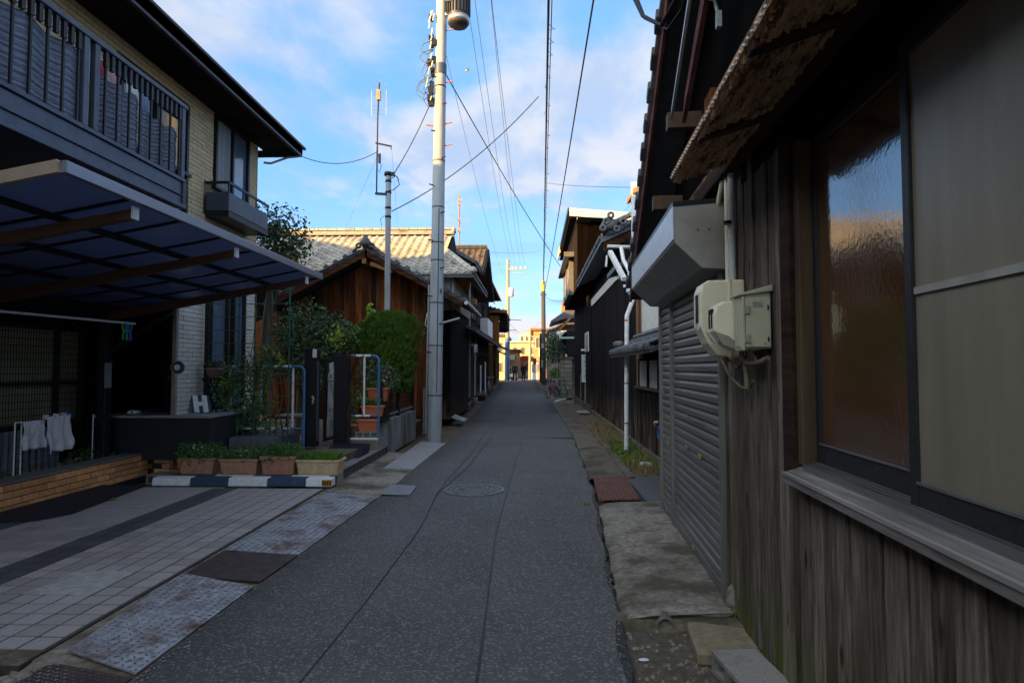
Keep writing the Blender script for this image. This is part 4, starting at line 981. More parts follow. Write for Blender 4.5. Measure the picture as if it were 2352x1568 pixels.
shrub("evergreen_tree","tall dark evergreen tree behind the green trellis","tree",(-4.6,11.9,.27),[((-4.55,12.0,2.35),(.62,.5,.55)),((-4.1,11.8,1.95),(.45,.42,.55)),((-4.9,12.1,1.85),(.50,.45,.50)),((-4.3,11.7,1.45),(.48,.4,.40)),((-3.9,12.0,2.35),(.32,.3,.34))],3600,.085,DARKLEAF,72,[([(-4.6,11.9,.27),(-4.55,11.9,1.3),(-4.5,12.0,2.3)],[.07,.05,.02]),([(-4.58,11.9,1.0),(-4.1,11.8,1.9)],[.035,.012])],[("leaf_spray",[((-3.78,11.6,2.15),(.2,.15,.25))],110,.07,YELLEAF)])
shrub("citrus_tree","citrus tree with a few orange fruits behind the brick house corner","tree",(-5.9,13.2,.27),[((-5.6,13.0,4.55),(.75,.6,.55)),((-5.3,13.1,4.1),(.50,.45,.42)),((-5.9,13.2,3.9),(.8,.6,.5)),((-5.0,13.0,4.25),(.25,.25,.18)),((-5.5,13.0,3.6),(.5,.5,.4))],2900,.10,DARKLEAF,73,[([(-5.9,13.2,.27),(-5.85,13.2,2.5),(-5.6,13.1,4.4)],[.11,.08,.03]),([(-5.85,13.2,2.6),(-5.2,13.1,4.1)],[.05,.015])],[("fruit",[((-5.05,12.6,4.05),(.4,.1,.3))],7,.10,mat("orange_fruit",(.6,.25,.03),None,.5,rnd=0))],shell=.6)
shrub("flowering_shrub","low shrub with pink flowers behind the louvred fence","shrub",(-2.95,11.5,.3),[((-2.98,11.45,1.42),(.34,.25,.34)),((-2.7,11.5,1.30),(.22,.2,.22))],900,.06,DARKLEAF,74,[([(-2.95,11.5,.3),(-2.95,11.45,1.3)],[.02,.01])],[("flower",[((-2.9,11.25,1.45),(.34,.05,.26))],22,.075,PINKF)])
shrub("young_maple","slim young tree with yellow green leaves between bush and thuja","tree",(-3.5,12.9,.27),[((-3.47,12.9,2.72),(.13,.13,.20)),((-3.55,12.9,2.45),(.10,.10,.14))],170,.09,YELLEAF,75,[([(-3.5,12.9,.27),(-3.5,12.9,2.7)],[.025,.01])],shell=.8)
shrub("low_shrub","small leafy shrub at the foot of the black gate post","shrub",(-3.3,10.9,.3),[((-3.2,10.95,.95),(.22,.2,.28))],420,.05,MIDLEAF,76,[([(-3.25,10.95,.3),(-3.2,10.95,.9)],[.012,.006])])
# ------------------------------------------------------------------ utility pole
PC = mat("painted_concrete_pole", (.34,.37,.41), (.28,.305,.34), .6, scale=10, stretch=(1,1,.2), bump=.1, c3=(.25,.24,.22), c3scale=2.2, rnd=0)
U = thing("utility_pole", "tall grey concrete utility pole with transformer at the left kerb", "utility pole", (-2.19,13.56,0))
pb, pt = Vector((-2.19,13.56,-.1)), Vector((-2.05,13.56,12.0))
def pp(z): return pb.lerp(pt, (z+.1)/12.1)
def pr(z): return .162 - .0042*z
MB().tube([pp(-.1),pp(3),pp(6),pp(9),pp(12)],[pr(z) for z in (-.1,3,6,9,12)],24).build("shaft", PC, U)
for z in (.95,2.05,3.0,3.95,4.35,5.15,6.2,7.9): MB().tube([pp(z-.015),pp(z+.015)],pr(z)+.004,24).build("band", mat("dark_band",(.10,.10,.10),None,.6,rnd=0) if z < 7 else DARKM, U)
MB().tube([pp(8.18),pp(8.42)],pr(8.3)+.012,24).build("collar", NAVYM, U)
MB().tube([pp(0.1)+Vector((-.19,-.02,0)),pp(3.4)+Vector((-.172,-.02,0))],.024,8).build("conduit", mat("grey_conduit",(.30,.31,.32),None,.5,rnd=0), U)
MB().tube([pp(1.0)+Vector((.06,-.155,0)),pp(5.1)+Vector((.04,-.142,0))],.008,6).build("earth_cable", DARKM, U)
MB().box(-2.05,-2.02,13.40,13.43,3.2,3.3).build("tag_plate", PBLUE, U)
BOLT = mat("rusty_step_bolt", (.45,.14,.05), None, .6, metal=.2, rnd=0)
for k in range(11):
    z = 1.9+k*.62; s = 1 if k % 2 else -1
    a = pp(z)+Vector((s*pr(z)*.6,-pr(z)*.8,0)); MB().tube([a, a+Vector((s*.09,-.10 if z < 6.5 else -.02,0))],.014,6).build("step_bolt", DARKM, U)
for k, (z, s) in enumerate(((8.0,1),(7.05,1),(7.0,-1),(6.55,1),(9.2,1))):
    a = pp(z)+Vector((s*pr(z),-.02,0)); MB().tube([a, a+Vector((s*.16,-.03,.02))],.014,6).build("cross_bolt", BOLT, U)
b = MB(); rr = random.Random(12)
for k in range(26):
    z = rr.uniform(7.5,9.5); p = pp(z)+Vector((-pr(z)-rr.uniform(.01,.12), rr.uniform(-.12,.08), 0)); s = rr.uniform(.02,.05)
    b.box(p.x-s,p.x+s,p.y-s,p.y+s,p.z-s*1.6,p.z+s*1.6)
b.build("connector", DARKM, U, kind='stuff')
b = MB()
for k in range(9):
    z = rr.uniform(7.7,9.2); p = pp(z)+Vector((-pr(z)-.05,-.08,0)); w_ = rr.uniform(.12,.38); h_ = rr.uniform(.25,.55)
    b.tube([p, p+Vector((-w_*.7,-.02,-h_*.25)), p+Vector((-w_,-.03,-h_*.7)), p+Vector((-w_*.5,0,-h_)), p+Vector((.02,.0,-h_*.7))],.010,6)
b.build("cable_loop", mat("grey_green_cable",(.12,.15,.13),None,.6,rnd=.2), U, kind='stuff')
b = MB(); rr = random.Random(15)
for k in range(14):
    z = rr.uniform(7.6,9.6); p = pp(z)+Vector((-pr(z)-rr.uniform(.02,.15),-.13,0)); b.tube([p,p+Vector((-.03,-.01,-rr.uniform(.08,.2)))],.017,6)
b.build("cable_sleeve", mat("cream_sleeve",(.6,.55,.42),None,.5,rnd=0), U, kind='stuff')
# transformer drum hung on the right of the shaft
TRN = MB(); tcx, tcy = -1.68, 13.50; TRN.lathe([(.20,9.28),(.235,9.33),(.235,11.0),(.18,11.05)],(tcx,tcy,0),28); tr_ = TRN.build("transformer", mat("slate_transformer",(.055,.06,.075),None,.5,metal=.2,rnd=0), U)
b = MB()
for k in range(22):
    a = 2*pi*k/22; b.bar((tcx+.25*cos(a),tcy+.25*sin(a),9.52),(tcx+.25*cos(a),tcy+.25*sin(a),10.9),.012,.045,(cos(a),sin(a),0))
b.build("fin", mat("slate_transformer",(.1,.1,.1)), tr_)
MB().lathe([(.245,9.34),(.245,9.46)],(tcx,tcy,0),28).build("collar_ring", STEEL, tr_)
b = MB(); b.bar((-2.07,13.5,9.55),(-1.88,13.5,9.55),.05,.06); b.bar((-2.07,13.5,10.6),(-1.88,13.5,10.6),.05,.06); b.build("hanger_arm", STEEL, U)
b = MB()
for k in range(4): b.tube([(-1.93+.05*k,13.3,9.75),(-1.90+.05*k,13.27,9.95),(-1.9+.05*k,13.3,10.3)],.022,6)
b.build("insulator", PWHITE, U)
MB().bar((-3.0,13.5,10.9),(-1.0,13.5,10.9),.08,.08).build("cross_arm", STEEL, U)
# ------------------------------------------------------------------ service pole with aerial
t = thing("service_pole", "slim grey service pole with a bracket behind the thuja", "service pole", (-3.2,13.5,.2))
sp = Vector((-3.24,13.5,0))
MB().tube([(-3.24,13.5,.2),(-3.24,13.5,5.85)],.062,16).build("shaft", PC, t); MB().lathe([(.072,5.85),(.10,5.86),(.09,5.93),(.02,5.95)],(-3.24,13.5,0),16).build("cap", DARKM, t)
for z in (5.7,5.45,5.1,4.9): MB().lathe([(.066,z),(.074,z+.02),(.066,z+.05)],(-3.24,13.5,0),16).build("band", DARKM, t)
b = MB(); b.bar((-3.26,13.45,5.42),(-3.52,13.45,5.44),.045,.05); b.build("arm", DARKM, t)
b = MB(); b.tube([(-3.18,13.44,5.88),(-3.02,13.4,5.80),(-2.97,13.4,5.62),(-3.1,13.4,5.5),(-3.2,13.44,5.5)],.010,6); b.tube([(-3.2,13.44,5.75),(-3.05,13.4,5.82),(-2.98,13.4,5.72)],.010,6); b.tube([(-3.3,13.44,4.95),(-3.4,13.44,4.85),(-3.36,13.44,4.7)],.006,5); b.box(-3.16,-3.08,13.38,13.46,5.83,5.90); b.build("cable_loop", DARKM, t, kind="stuff")
t = thing("aerial_mast", "thin aerial mast with a small comb aerial fixed to the slim service pole", "aerial", (-3.47,13.45,5.4))
MB().tube([(-3.49,13.45,5.42),(-3.48,13.45,7.2),(-3.45,13.45,7.95)],.017,8).build("mast", DARKM, t)
MB().bar((-3.52,13.45,6.58),(-3.16,13.45,6.50),.035,.03).build("arm", DARKM, t); MB().tube([(-3.17,13.45,6.5),(-3.17,13.45,6.42)],.01,5).build("hook", DARKM, t)
MB().box(-3.45,-3.40,13.41,13.46,6.12,6.33).build("booster", mat("dark_red_box",(.16,.03,.03),None,.5,rnd=0), t)
MB().tube([(-3.46,13.44,6.3),(-3.38,13.42,6.05),(-3.42,13.42,5.9),(-3.48,13.44,6.0)],.006,5).build("cable", DARKM, t)
b = MB()
for k in range(9): z = 7.25+.095*k; b.tube([(-3.62+.01*(k%2),13.45,z),(-3.27,13.45,z-.004)],.0042,4)
b.tube([(-3.62,13.45,7.2),(-3.62,13.45,7.78)],.0045,4); b.tube([(-3.29,13.45,7.2),(-3.29,13.45,7.78)],.0045,4)
b.build("element", STEEL, t)
MB().box(-3.50,-3.42,13.40,13.47,7.55,7.78).build("junction", mat("tan_box",(.4,.26,.12),None,.6,rnd=0), t)
# ------------------------------------------------------------------ clay tile roofing kit
KAWARA = mat("silver_roof_tile", (.42,.39,.34), (.30,.28,.245), .6, scale=7, bump=.1, c3=(.15,.135,.115), c3scale=2.0, rnd=.16)
KAWARAD = mat("dark_roof_tile", (.115,.12,.135), (.07,.073,.082), .5, scale=9, bump=.1, c3=(.20,.20,.21), c3scale=4, c3lo=.58, c3hi=.7, rnd=.22)
KAWARAB = mat("brown_roof_tile", (.095,.08,.065), (.055,.046,.038), .65, scale=8, bump=.1, rnd=.25)
KAWARAO = mat("orange_brown_roof_tile", (.26,.125,.06), (.17,.075,.035), .65, scale=8, bump=.1, rnd=.2)
PLASTER = mat("white_plaster", (.62,.61,.58), (.50,.49,.46), .9, scale=10, bump=.1, c3=(.36,.34,.30), c3scale=1.5, c3lo=.6, c3hi=.78, rnd=.02)
PLASTERG = mat("grey_plaster", (.30,.30,.31), (.22,.22,.23), .9, scale=10, bump=.1, rnd=.02)
def kawara_mb(w=.25, L=.30, th=.022, amp=.032):
    b = MB(); n = 8
    prof = [(-w/2+w*i/n, amp*(cos(2*pi*(i/n-.12))*.8+.25*cos(4*pi*(i/n-.12)))) for i in range(n+1)]
    for yy, dz in ((0,th+.006),(L,0.0)): b.v += [(x, yy, z+dz) for x, z in prof]
    b.v += [(x, 0, z+.006) for x, z in prof]
    m = n+1
    for i in range(n): b.f.append([i, i+1, m+i+1, m+i]); b.s.append(True)
    for i in range(n): b.f.append([2*m+i, 2*m+i+1, i+1, i]); b.s.append(False)
    return b
def frame_of(across, up):
    a = Vector(across).normalized(); u = Vector(up).normalized(); n = a.cross(u)
    return Matrix((a, u, n)).transposed()
def tile_slope(parent, corner, across, up, W, L, m, limit=300, keep=None, w=.25, ex=.235, key=None):
    """rows of pan tiles laid from the eave up; the nearest as single tiles, the rest joined"""
    kb = kawara_mb(w); me = kb.mesh("roof_tile", m); R = frame_of(across, up); a = R.col[0]; u = R.col[1]
    spots = []
    for j in range(int(L/ex)):
        for i in range(int(W/w)):
            p = Vector(corner) + a*(w*(i+.5)) + u*(ex*j)
            if keep is None or keep(p): spots.append(p)
    spots.sort(key=key or (lambda p: (p-EYE).length)); rest = MB(); rr = random.Random(3)
    for k, p in enumerate(spots):
        if k < limit: piece("roof_tile", me, parent, p + R.col[2]*rr.uniform(-.004,.004), R)
        else: rest.add([p + R @ Vector(v) for v in kb.v], kb.f, True)
    if rest.v: rest.build("roof_tile", m, parent, kind='stuff')
def ridge_caps(parent, p0, p1, m, R=.085, step=.27, layers=2, name="ridge_tile", base=True):
    p0, p1 = Vector(p0), Vector(p1); d = (p1-p0); n = max(1, int(d.length/step)); e = d.normalized()
    if base:
        b = MB()
        for q in range(layers): b.bar(p0+Vector((0,0,.045*q)), p1+Vector((0,0,.045*q)), .22-.03*q, .036)
        b.build("ridge_course", m, parent)
    top = Vector((0,0,.045*layers if base else 0))
    for k in range(n):
        a = p0+top+d*(k/n); c = p0+top+d*((k+.93)/n); s = e.cross(Vector((0,0,1))).normalized(); u = s.cross(e)
        b = MB(); vs = []
        for p, rr_ in ((a,R*1.06),(c,R)):
            for i in range(7): t_ = pi*i/6; vs.append(p + s*cos(t_)*rr_ + u*sin(t_)*rr_)
        b.add(vs, [(i,i+1,8+i,7+i) for i in range(6)], True); b.add(vs[:7],[tuple(range(7))]); b.add(vs[7:],[tuple(range(6,-1,-1))])
        b.build(name, m, parent)
def eave_discs(parent, p0, p1, m, r=.055, step=.25, ln=.10, out=(1,0,0), name="eave_tile"):
    """round tile ends hanging along an eave or a verge"""
    p0, p1 = Vector(p0), Vector(p1); d = p1-p0; n = max(1, int(d.length/step)); o = Vector(out)
    b = MB(); b.tube([-o*ln, o*.012], r, 10); b.tube([o*.0121,o*.02], r*.7, 8)
    b.hexa([(-d.normalized()*step*.48-o*ln+Vector((0,0,-.03))), (d.normalized()*step*.48-o*ln+Vector((0,0,-.03))), (d.normalized()*step*.48+o*.004+Vector((0,0,-.035))), (-d.normalized()*step*.48+o*.004+Vector((0,0,-.035)))],
           [(-d.normalized()*step*.48-o*ln+Vector((0,0,.0))), (d.normalized()*step*.48-o*ln+Vector((0,0,.0))), (d.normalized()*step*.48+o*.004+Vector((0,0,-.005))), (-d.normalized()*step*.48+o*.004+Vector((0,0,-.005)))])
    me = b.mesh(name, m)
    for k in range(n): piece(name, me, parent, p0 + d*((k+.5)/n))
def planks_y(parent, x, y0, y1, z0, z1, w, m, out=1, th=.014, gap=.004, seed=1, batten=None, z1f=None, skip=None, name="plank"):
    """vertical boards on a wall that runs along the street"""
    rr = random.Random(seed); y = y0
    while y < y1-.01:
        ww = min(w*rr.uniform(.8,1.2), y1-y); yc = y+ww/2; zt = z1f(yc) if z1f else z1
        if not (skip and skip(yc)):
            o = rr.uniform(0,.006); b = MB(); xa, xb = sorted((x, x+out*(th+o))); b.box(xa,xb,y+gap/2,y+ww-gap/2,z0+rr.uniform(0,.015),zt); b.build(name, m, parent)
        y += ww
def planks_x(parent, y, x0, x1, z0, z1f, w, m, th=.014, gap=.004, seed=1, name="plank"):
    rr = random.Random(seed); x = x0
    while x < x1-.01:
        ww = min(w*rr.uniform(.8,1.2), x1-x); za, zb = z1f(x), z1f(x+ww); o = rr.uniform(0,.008); b = MB(); q = gap/2
        b.hexa([(x+q,y-th-o,z0),(x+ww-q,y-th-o,z0),(x+ww-q,y,z0),(x+q,y,z0)],[(x+q,y-th-o,za),(x+ww-q,y-th-o,zb),(x+ww-q,y,zb),(x+q,y,za)])
        b.build(name, m, parent); x += ww
# ------------------------------------------------------------------ tiled cedar house beside the pole
T2 = thing("cedar_house", "red brown cedar house with a silver tiled roof behind the thuja", "house", (-5,18,0))
AX, AZ, SL = -4.16, 4.54, .53
def gz(x): return AZ - SL*abs(x-AX)
b = MB(); b.prism([(-7.4,15.88,.1),(-2.72,15.88,.1),(-2.72,15.88,gz(-2.72)-.10),(AX,15.88,AZ-.10),(-7.4,15.88,gz(-7.4)-.10)],(0,5.05,0)); b.box(-8.6,-2.35,17.45,22.2,.1,4.12); b.build("wall", WOODBLACK, T2)
planks_x(T2, 15.87, -7.3, -2.70, .3, lambda x: gz(x)-.14, .155, WOODRED, seed=2)
b = MB()
for x in (-5.55,-4.16,-2.74): b.box(x-.06,x+.06,15.80,15.84,.2,gz(x)-.3)
b.build("stud", WOODDARK, T2)
b = MB(); b.prism([(AX+.02,15.02,AZ),(-1.72,15.02,gz(-1.72)),(-1.72,15.02,gz(-1.72)-.07),(AX+.02,15.02,AZ-.07)],(0,4.0,0)); b.prism([(AX-.02,15.02,AZ),(-6.75,15.02,gz(-6.75)),(-6.75,15.02,gz(-6.75)-.07),(AX-.02,15.02,AZ-.07)],(0,4.0,0)); b.build("gable_roof", KAWARAD, T2)
for s, x1 in ((1,-1.74),(-1,-6.7)):
    b = MB(); b.prism([(AX+s*.03,15.03,AZ-.075),(x1,15.03,gz(x1)-.075),(x1,15.03,gz(x1)-.20),(AX+s*.03,15.03,AZ-.23)],(0,.04,0)); b.build("bargeboard", WOODDARKX, T2)
    eave_discs(T2, (AX+s*.15,15.0,gz(AX+s*.15)+.035), (x1,15.0,gz(x1)+.035), KAWARAD, .062, .26, .2, (0,-1,0), "verge_tile")
b = MB(); b.bar((AX-.05,15.05,4.22),(AX-.05,15.85,4.22),.10,.14); b.bar((-3.5,15.12,3.96),(AX+.1,15.12,4.16),.05,.10); b.build("purlin", mat("honey_timber",(.30,.15,.06),(.2,.09,.03),.7,scale=20,bump=.3,rnd=0), T2)
ridge_caps(T2, (AX,15.1,AZ+.03), (AX,17.6,AZ+.03), KAWARAD)
# ridge end ornament
b = MB(); b.lathe([(.02,0),(.14,.02),(.17,.09),(.10,.17),(.05,.25),(.01,.27)],(AX,14.99,AZ+.02),10,True,1,.5); b.ring((AX-.17,14.98,AZ+.04),.05,.028,'y',12,6); b.ring((AX+.17,14.98,AZ+.04),.05,.028,'y',12,6); b.tube([(AX-.3,14.98,AZ-.10),(AX-.2,14.97,AZ-.01),(AX-.1,14.97,AZ+.02)],.035,6); b.tube([(AX+.3,14.98,AZ-.10),(AX+.2,14.97,AZ-.01),(AX+.1,14.97,AZ+.02)],.035,6)
b.build("ridge_ornament", KAWARAD, T2)
eave_discs(T2, (-1.70,15.1,gz(-1.70)+.02), (-1.70,19,gz(-1.70)+.02), KAWARAD, .055, .26, .10, (1,0,0))
b = MB(); b.tube([(-1.66,15.1,gz(-1.7)-.07),(-1.66,19,gz(-1.7)-.07)],.05,8); b.build("gutter", STEEL, T2)
b = MB(); b.tube([(-2.45,15.2,3.05),(-2.62,15.1,2.9),(-2.68,15.1,2.62),(-2.52,15.1,2.5)],.022,6); b.tube([(-2.50,15.2,2.85),(-2.60,15.1,2.65),(-2.55,15.1,2.4),(-2.40,15.1,2.38)],.022,6); b.build("drain_elbow", STEEL, T2)
# main roof: front slope, hip at the street side
RX0, RX1, RY, RZ, EY, EZ = -8.9, -2.64, 20.0, 5.95, 17.0, 4.20
up = Vector((0, RY-EY, RZ-EZ)); Lr = up.length; upn = up.normalized()
b = MB(); b.prism([(RX0,EY,EZ-.02),(RX0,RY,RZ-.02),(RX0,RY+3.2,EZ-.05),(RX0,RY+3.2,EZ-.2),(RX0,RY,RZ-.2),(RX0,EY,EZ-.12)],(RX1-RX0-.02,0,0))
b.hexa([(-2.66,EY,EZ-.12),(-1.66,EY,EZ-.12),(-2.64,18.5,EZ+.75),(-2.66,18.5,EZ+.75)],[(-2.66,EY,EZ-.02),(-1.66,EY,EZ-.02),(-2.64,18.5,EZ+.85),(-2.66,18.5,EZ+.85)])
b.hexa([(-1.66,EY,EZ-.12),(-1.66,EY+5,EZ-.12),(-2.66,EY+4,EZ+.75),(-2.66,18.5,EZ+.75)],[(-1.66,EY+.02,EZ-.02),(-1.66,EY+5,EZ-.02),(-2.66,EY+4,EZ+.85),(-2.66,18.5,EZ+.85)])
b.build("main_roof", KAWARAD, T2)
b = MB(); b.prism([(-2.60,18.4,EZ+.8),(-2.60,21.4,EZ+.8),(-2.60,20,RZ-.05)],(-.04,0,0)); b.build("gable_end", SOFFIT, T2)
def keep2(p):
    lim = RX1 if p.y > 18.5 else RX1 + (18.5-p.y)/1.5*1.0
    if p.x > lim-.06: return False
    if p.y < 17.5 and AX-1.2 < p.x < -2.2 and gz(p.x) > p.z + .06: return False
    return True
tile_slope(T2, (RX0,EY-.02,EZ), (1,0,0), upn, 7.3, Lr, KAWARA, 298, keep2, key=lambda p: -p.x)
ridge_caps(T2, (RX0,RY,RZ+.02), (RX1+.05,RY,RZ+.02), KAWARA, .085, .30, 3)
ridge_caps(T2, (-1.70,EY+.05,EZ+.02), (-2.62,18.45,EZ+.86), KAWARA, .085, .25, 1, "hip_tile")
b = MB(); b.lathe([(.12,0),(.14,.06),(.10,.16),(.02,.2)],(-2.62,RY,RZ+.05),10,True,.6,1); b.lathe([(.10,0),(.12,.05),(.08,.14),(.02,.17)],(-1.68,EY+.02,EZ+.02),10,True); b.build("ridge_ornament", KAWARA, T2)
eave_discs(T2, (-4.0,EY-.02,EZ+.01), (-1.70,EY-.02,EZ+.01), KAWARA, .05, .25, .1, (0,-1,0))
eave_discs(T2, (-1.64,EY+.1,EZ+.0), (-1.64,21.9,EZ+.0), KAWARAD, .05, .26, .1, (1,0,0))
b = MB(); b.box(-3.9,-2.36,17.40,17.447,3.2,4.12); b.box(-2.345,-2.32,17.46,22.2,3.3,4.1); b.build("plaster_panel", PLASTERG, T2)
CREAMS = mat("cream_slat", (.62,.56,.44), None, .8, rnd=0)
b = MB()
for k in range(18): y = 17.55+.25*k; b.box(-2.318,-2.27,y,y+.11,3.3,4.08)
b.box(-2.33,-2.30,17.44,17.52,3.2,4.12); b.build("lattice", CREAMS, T2, kind='stuff')
# street side of the cedar house
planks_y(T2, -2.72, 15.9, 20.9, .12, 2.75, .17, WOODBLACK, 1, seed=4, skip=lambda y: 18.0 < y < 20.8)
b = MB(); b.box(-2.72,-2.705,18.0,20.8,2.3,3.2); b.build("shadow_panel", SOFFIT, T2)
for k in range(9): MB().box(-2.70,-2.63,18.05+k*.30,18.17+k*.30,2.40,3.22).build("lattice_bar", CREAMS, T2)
MB().box(-2.72,-2.58,17.95,20.85,2.30,2.38).build("window_sill", WOODDARK, T2)
MB().box(-2.74,-2.68,18.0,20.8,.15,2.29).build("lower_panel", WOODBLACK, T2)
MB().box(-2.56,-2.54,14.2,15.45,.02,1.08).build("side_fence", BLOCKM); o = bpy.data.objects["side_fence"]; o.name = "concrete_screen"; tag(o, "flat grey concrete screen standing right behind the utility pole", "screen wall")
WL["concrete_screen"] = Vector(o.location)
# ------------------------------------------------------------------ street houses beyond, left side
def street_house(name, label, side, xf, y0, y1, ze, over, zr, m_wall, m_roof, loc=None, pent=None, windows=(), pw=.3, seed=1, depth=6.5, planks=True, gable=False, body=None):
    """a house whose facade runs along the lane; side=-1 left, +1 right"""
    out = -side
    t = thing(name, label, "house", (xf+side*depth/2,(y0+y1)/2,zg(y0)))
    xb = xf+side*depth; xa, xc = sorted((xf+side*.02, xb)); z0 = zg(y0)-.1
    MB().box(xa,xc,y0,y1,z0,ze+.02).build("wall", body or m_wall, t)
    if planks: planks_y(t, xf+side*.018, y0, y1, zg(y0)+.25, ze-.05, pw, m_wall, out, .016, .012, seed)
    MB().box(*sorted((xf+side*.03,xf+out*.05)),y0-.01,y1+.01,z0,zg(y0)+.22).build("footing", CONC, t)
    if not gable:
        xe = xf+out*over; xr = xf+side*depth*.5; th = .13
        MB().prism([(xe,y0-.35,ze),(xr,y0-.35,zr),(xb+side*over,y0-.35,ze),(xb+side*over,y0-.35,ze-th),(xr,y0-.35,zr-th),(xe,y0-.35,ze-th)],(0,y1-y0+.7,0)).build("roof", m_roof, t)
        eave_discs(t, (xe+out*.02,y0-.33,ze+.0), (xe+out*.02,y1+.33,ze+.0), m_roof, .05, .27, .1, (out,0,0))
        sl = (zr-ze)/(xr-xe); eave_discs(t, (xe+.02*side,y0-.37,ze+.02), (xr,y0-.37,zr+.02), m_roof, .06, .27, .15, (0,-1,0), "verge_tile")
        ridge_caps(t, (xr,y0-.35,zr), (xr,y1+.35,zr), m_roof, .09, .4, 2)
        MB().prism([(xe,y0-.33,ze-th-.005),(xr,y0-.33,zr-th-.005),(xr,y0-.33,zr-th-.16),(xe,y0-.33,ze-th-.12)],(0,.04,0)).build("bargeboard", WOODDARKX, t)
        MB().prism([(xf+side*.05,y0,ze+.02),(xr,y0,zr-th-.02),(xb,y0,ze+.02)],(0,.1,0)).build("gable_wall", m_wall, t)
        b = MB()
        k = y0
        while k < y1: b.bar((xf,k,ze-.13+ (over*.0)),(xe+side*.03,k,ze-.155),.05,.07); k += .45
        b.build("rafter_end", WOODDARK, t, kind='stuff')
        MB().tube([(xe+out*.06,y0-.3,ze-.10),(xe+out*.06,y1+.3,ze-.12)],.05,8).build("gutter", DARKM, t)
    if pent:
        pz, pd, pm, a, c = pent
        MB().prism([(xf,a,pz+pd*.45),(xf+out*pd,a,pz),(xf+out*pd,a,pz-.09),(xf,a,pz+pd*.45-.12)],(0,c-a,0)).build("pent_roof", pm, t)
        eave_discs(t, (xf+out*(pd+.01),a,pz+.01), (xf+out*(pd+.01),c,pz+.01), pm, .045, .27, .08, (out,0,0), "pent_tile")
    for (ya, yc, za, zc, gm, bars) in windows:
        f = MB(); xo0, xo1 = sorted((xf+out*.005, xf+out*.06))
        f.box(xo0,xo1,ya,ya+.05,za,zc); f.box(xo0,xo1,yc-.05,yc,za,zc); f.box(xo0,xo1,ya+.051,yc-.051,za,za+.05); f.box(xo0,xo1,ya+.051,yc-.051,zc-.05,zc)
        for k in range(bars): yy = ya+(yc-ya)*(k+1)/(bars+1); f.box(xo0,xo1-.003,yy-.02,yy+.02,za+.051,zc-.051)
        fo = f.build("window", WOODDARK, t); MB().box(*sorted((xf+out*.006,xf+out*.022)),ya+.052,yc-.052,za+.052,zc-.052).build("pane", gm, fo)
    return t
PANEW = mat("pale_shoji_pane", (.48,.47,.44), None, .7, rnd=.05); PANEG = mat("grey_frosted_pane", (.20,.20,.21), None, .35, rnd=.05)
L3 = street_house("timber_house", "tall dark timber house with a brown tiled gable roof next along the left side", -1, -2.72, 21.3, 29.6, 5.25, .5, 6.6, WOODBLACK, KAWARAB, pent=(2.9,.75,KAWARAD,21.3,29.4), windows=[(22,24.6,.7,2.2,PANEG,3),(25.4,27.2,.35,2.2,PANEG,2),(22.4,25,3.7,4.8,PANEW,6),(26,28.6,3.7,4.8,PANEG,3)], seed=11, gable=True)
yr, zr3, ze3 = 26.0, 6.66, 5.25
b = MB(); b.prism([(-1.92,23.5,ze3),(-1.92,yr,zr3),(-1.92,29.6,ze3-.4),(-1.92,29.6,ze3-.52),(-1.92,yr,zr3-.13),(-1.92,23.5,ze3-.12)],(-7.0,0,0)); b.build("roof", KAWARAB, L3)
b = MB(); b.prism([(-1.90,23.45,ze3-.02),(-1.90,yr,zr3-.03),(-1.90,29.6,ze3-.44),(-1.90,29.6,ze3-.62),(-1.90,yr,zr3-.2),(-1.90,23.45,ze3-.2)],(.03,0,0)); b.build("bargeboard", SOFFIT, L3)
u3 = Vector((0,yr-23.5,zr3-ze3)); tile_slope(L3, (-8.0,23.47,ze3+.01), (1,0,0), u3, 6.05, u3.length, KAWARAB, 280, key=lambda p: -p.x, w=.25, ex=.24)
ridge_caps(L3, (-8,yr,zr3+.02), (-1.95,yr,zr3+.02), KAWARAB, .08, .3, 1)
b = MB(); b.prism([(-2.74,23.8,ze3),(-2.74,yr,zr3-.15),(-2.74,29.5,ze3-.3)],(-.1,0,0)); b.build("gable_wall", WOODBROWN, L3)
b = MB(); b.box(-2.6,-2.2,21.25,21.29,4.3,5.2); b.box(-2.25,-2.12,22.6,23.1,3.9,4.12); b.build("sun_painted_panel", mat("sun_ochre_board",(.45,.24,.09),None,.8,rnd=0), L3)  # ochre colour paints in a small sunlit stretch of wall
b = MB(); b.prism([(-2.0,21.3,5.3),(-2.72,21.3,5.75),(-5,21.3,5.75),(-5,21.3,5.6),(-2.72,21.3,5.6),(-2.0,21.3,5.18)],(0,2.2,0)); b.build("lower_roof", KAWARAD, L3)
eave_discs(L3, (-1.98,21.3,5.3),(-1.98,23.5,5.3), KAWARAD, .05, .26, .1, (1,0,0))
MB().tube([(-2.60,24.9,.2),(-2.60,24.9,5.0)],.04,8).build("downpipe", STEEL, L3)
b = MB(); b.tube([(-2.7,23.6,2.35),(-2.4,23.6,2.45),(-2.25,23.6,2.4),(-2.25,23.6,2.15)],.11,8); b.build("vent_hood", STEEL, L3)
L4 = street_house("timber_house", "dark two storey timber house with white window grilles, third along the left side", -1, -2.92, 30.2, 40.2, 6.12, .72, 7.4, WOODBLACK, KAWARAD, pent=(3.0,.8,KAWARAD,30.2,40), windows=[(30.8,33,.6,2.3,PANEW,4),(34,36,.3,2.3,PANEG,3),(37,39,.6,2.3,PANEW,5),(31,34,3.8,5.2,PANEW,5),(35.4,38.6,3.8,5.2,PANEG,4)], seed=12, pw=.36)
MB().box(-2.86,-2.45,33.0,36.8,3.35,4.25).build("white_balcony_panel", PWHITE, L4)
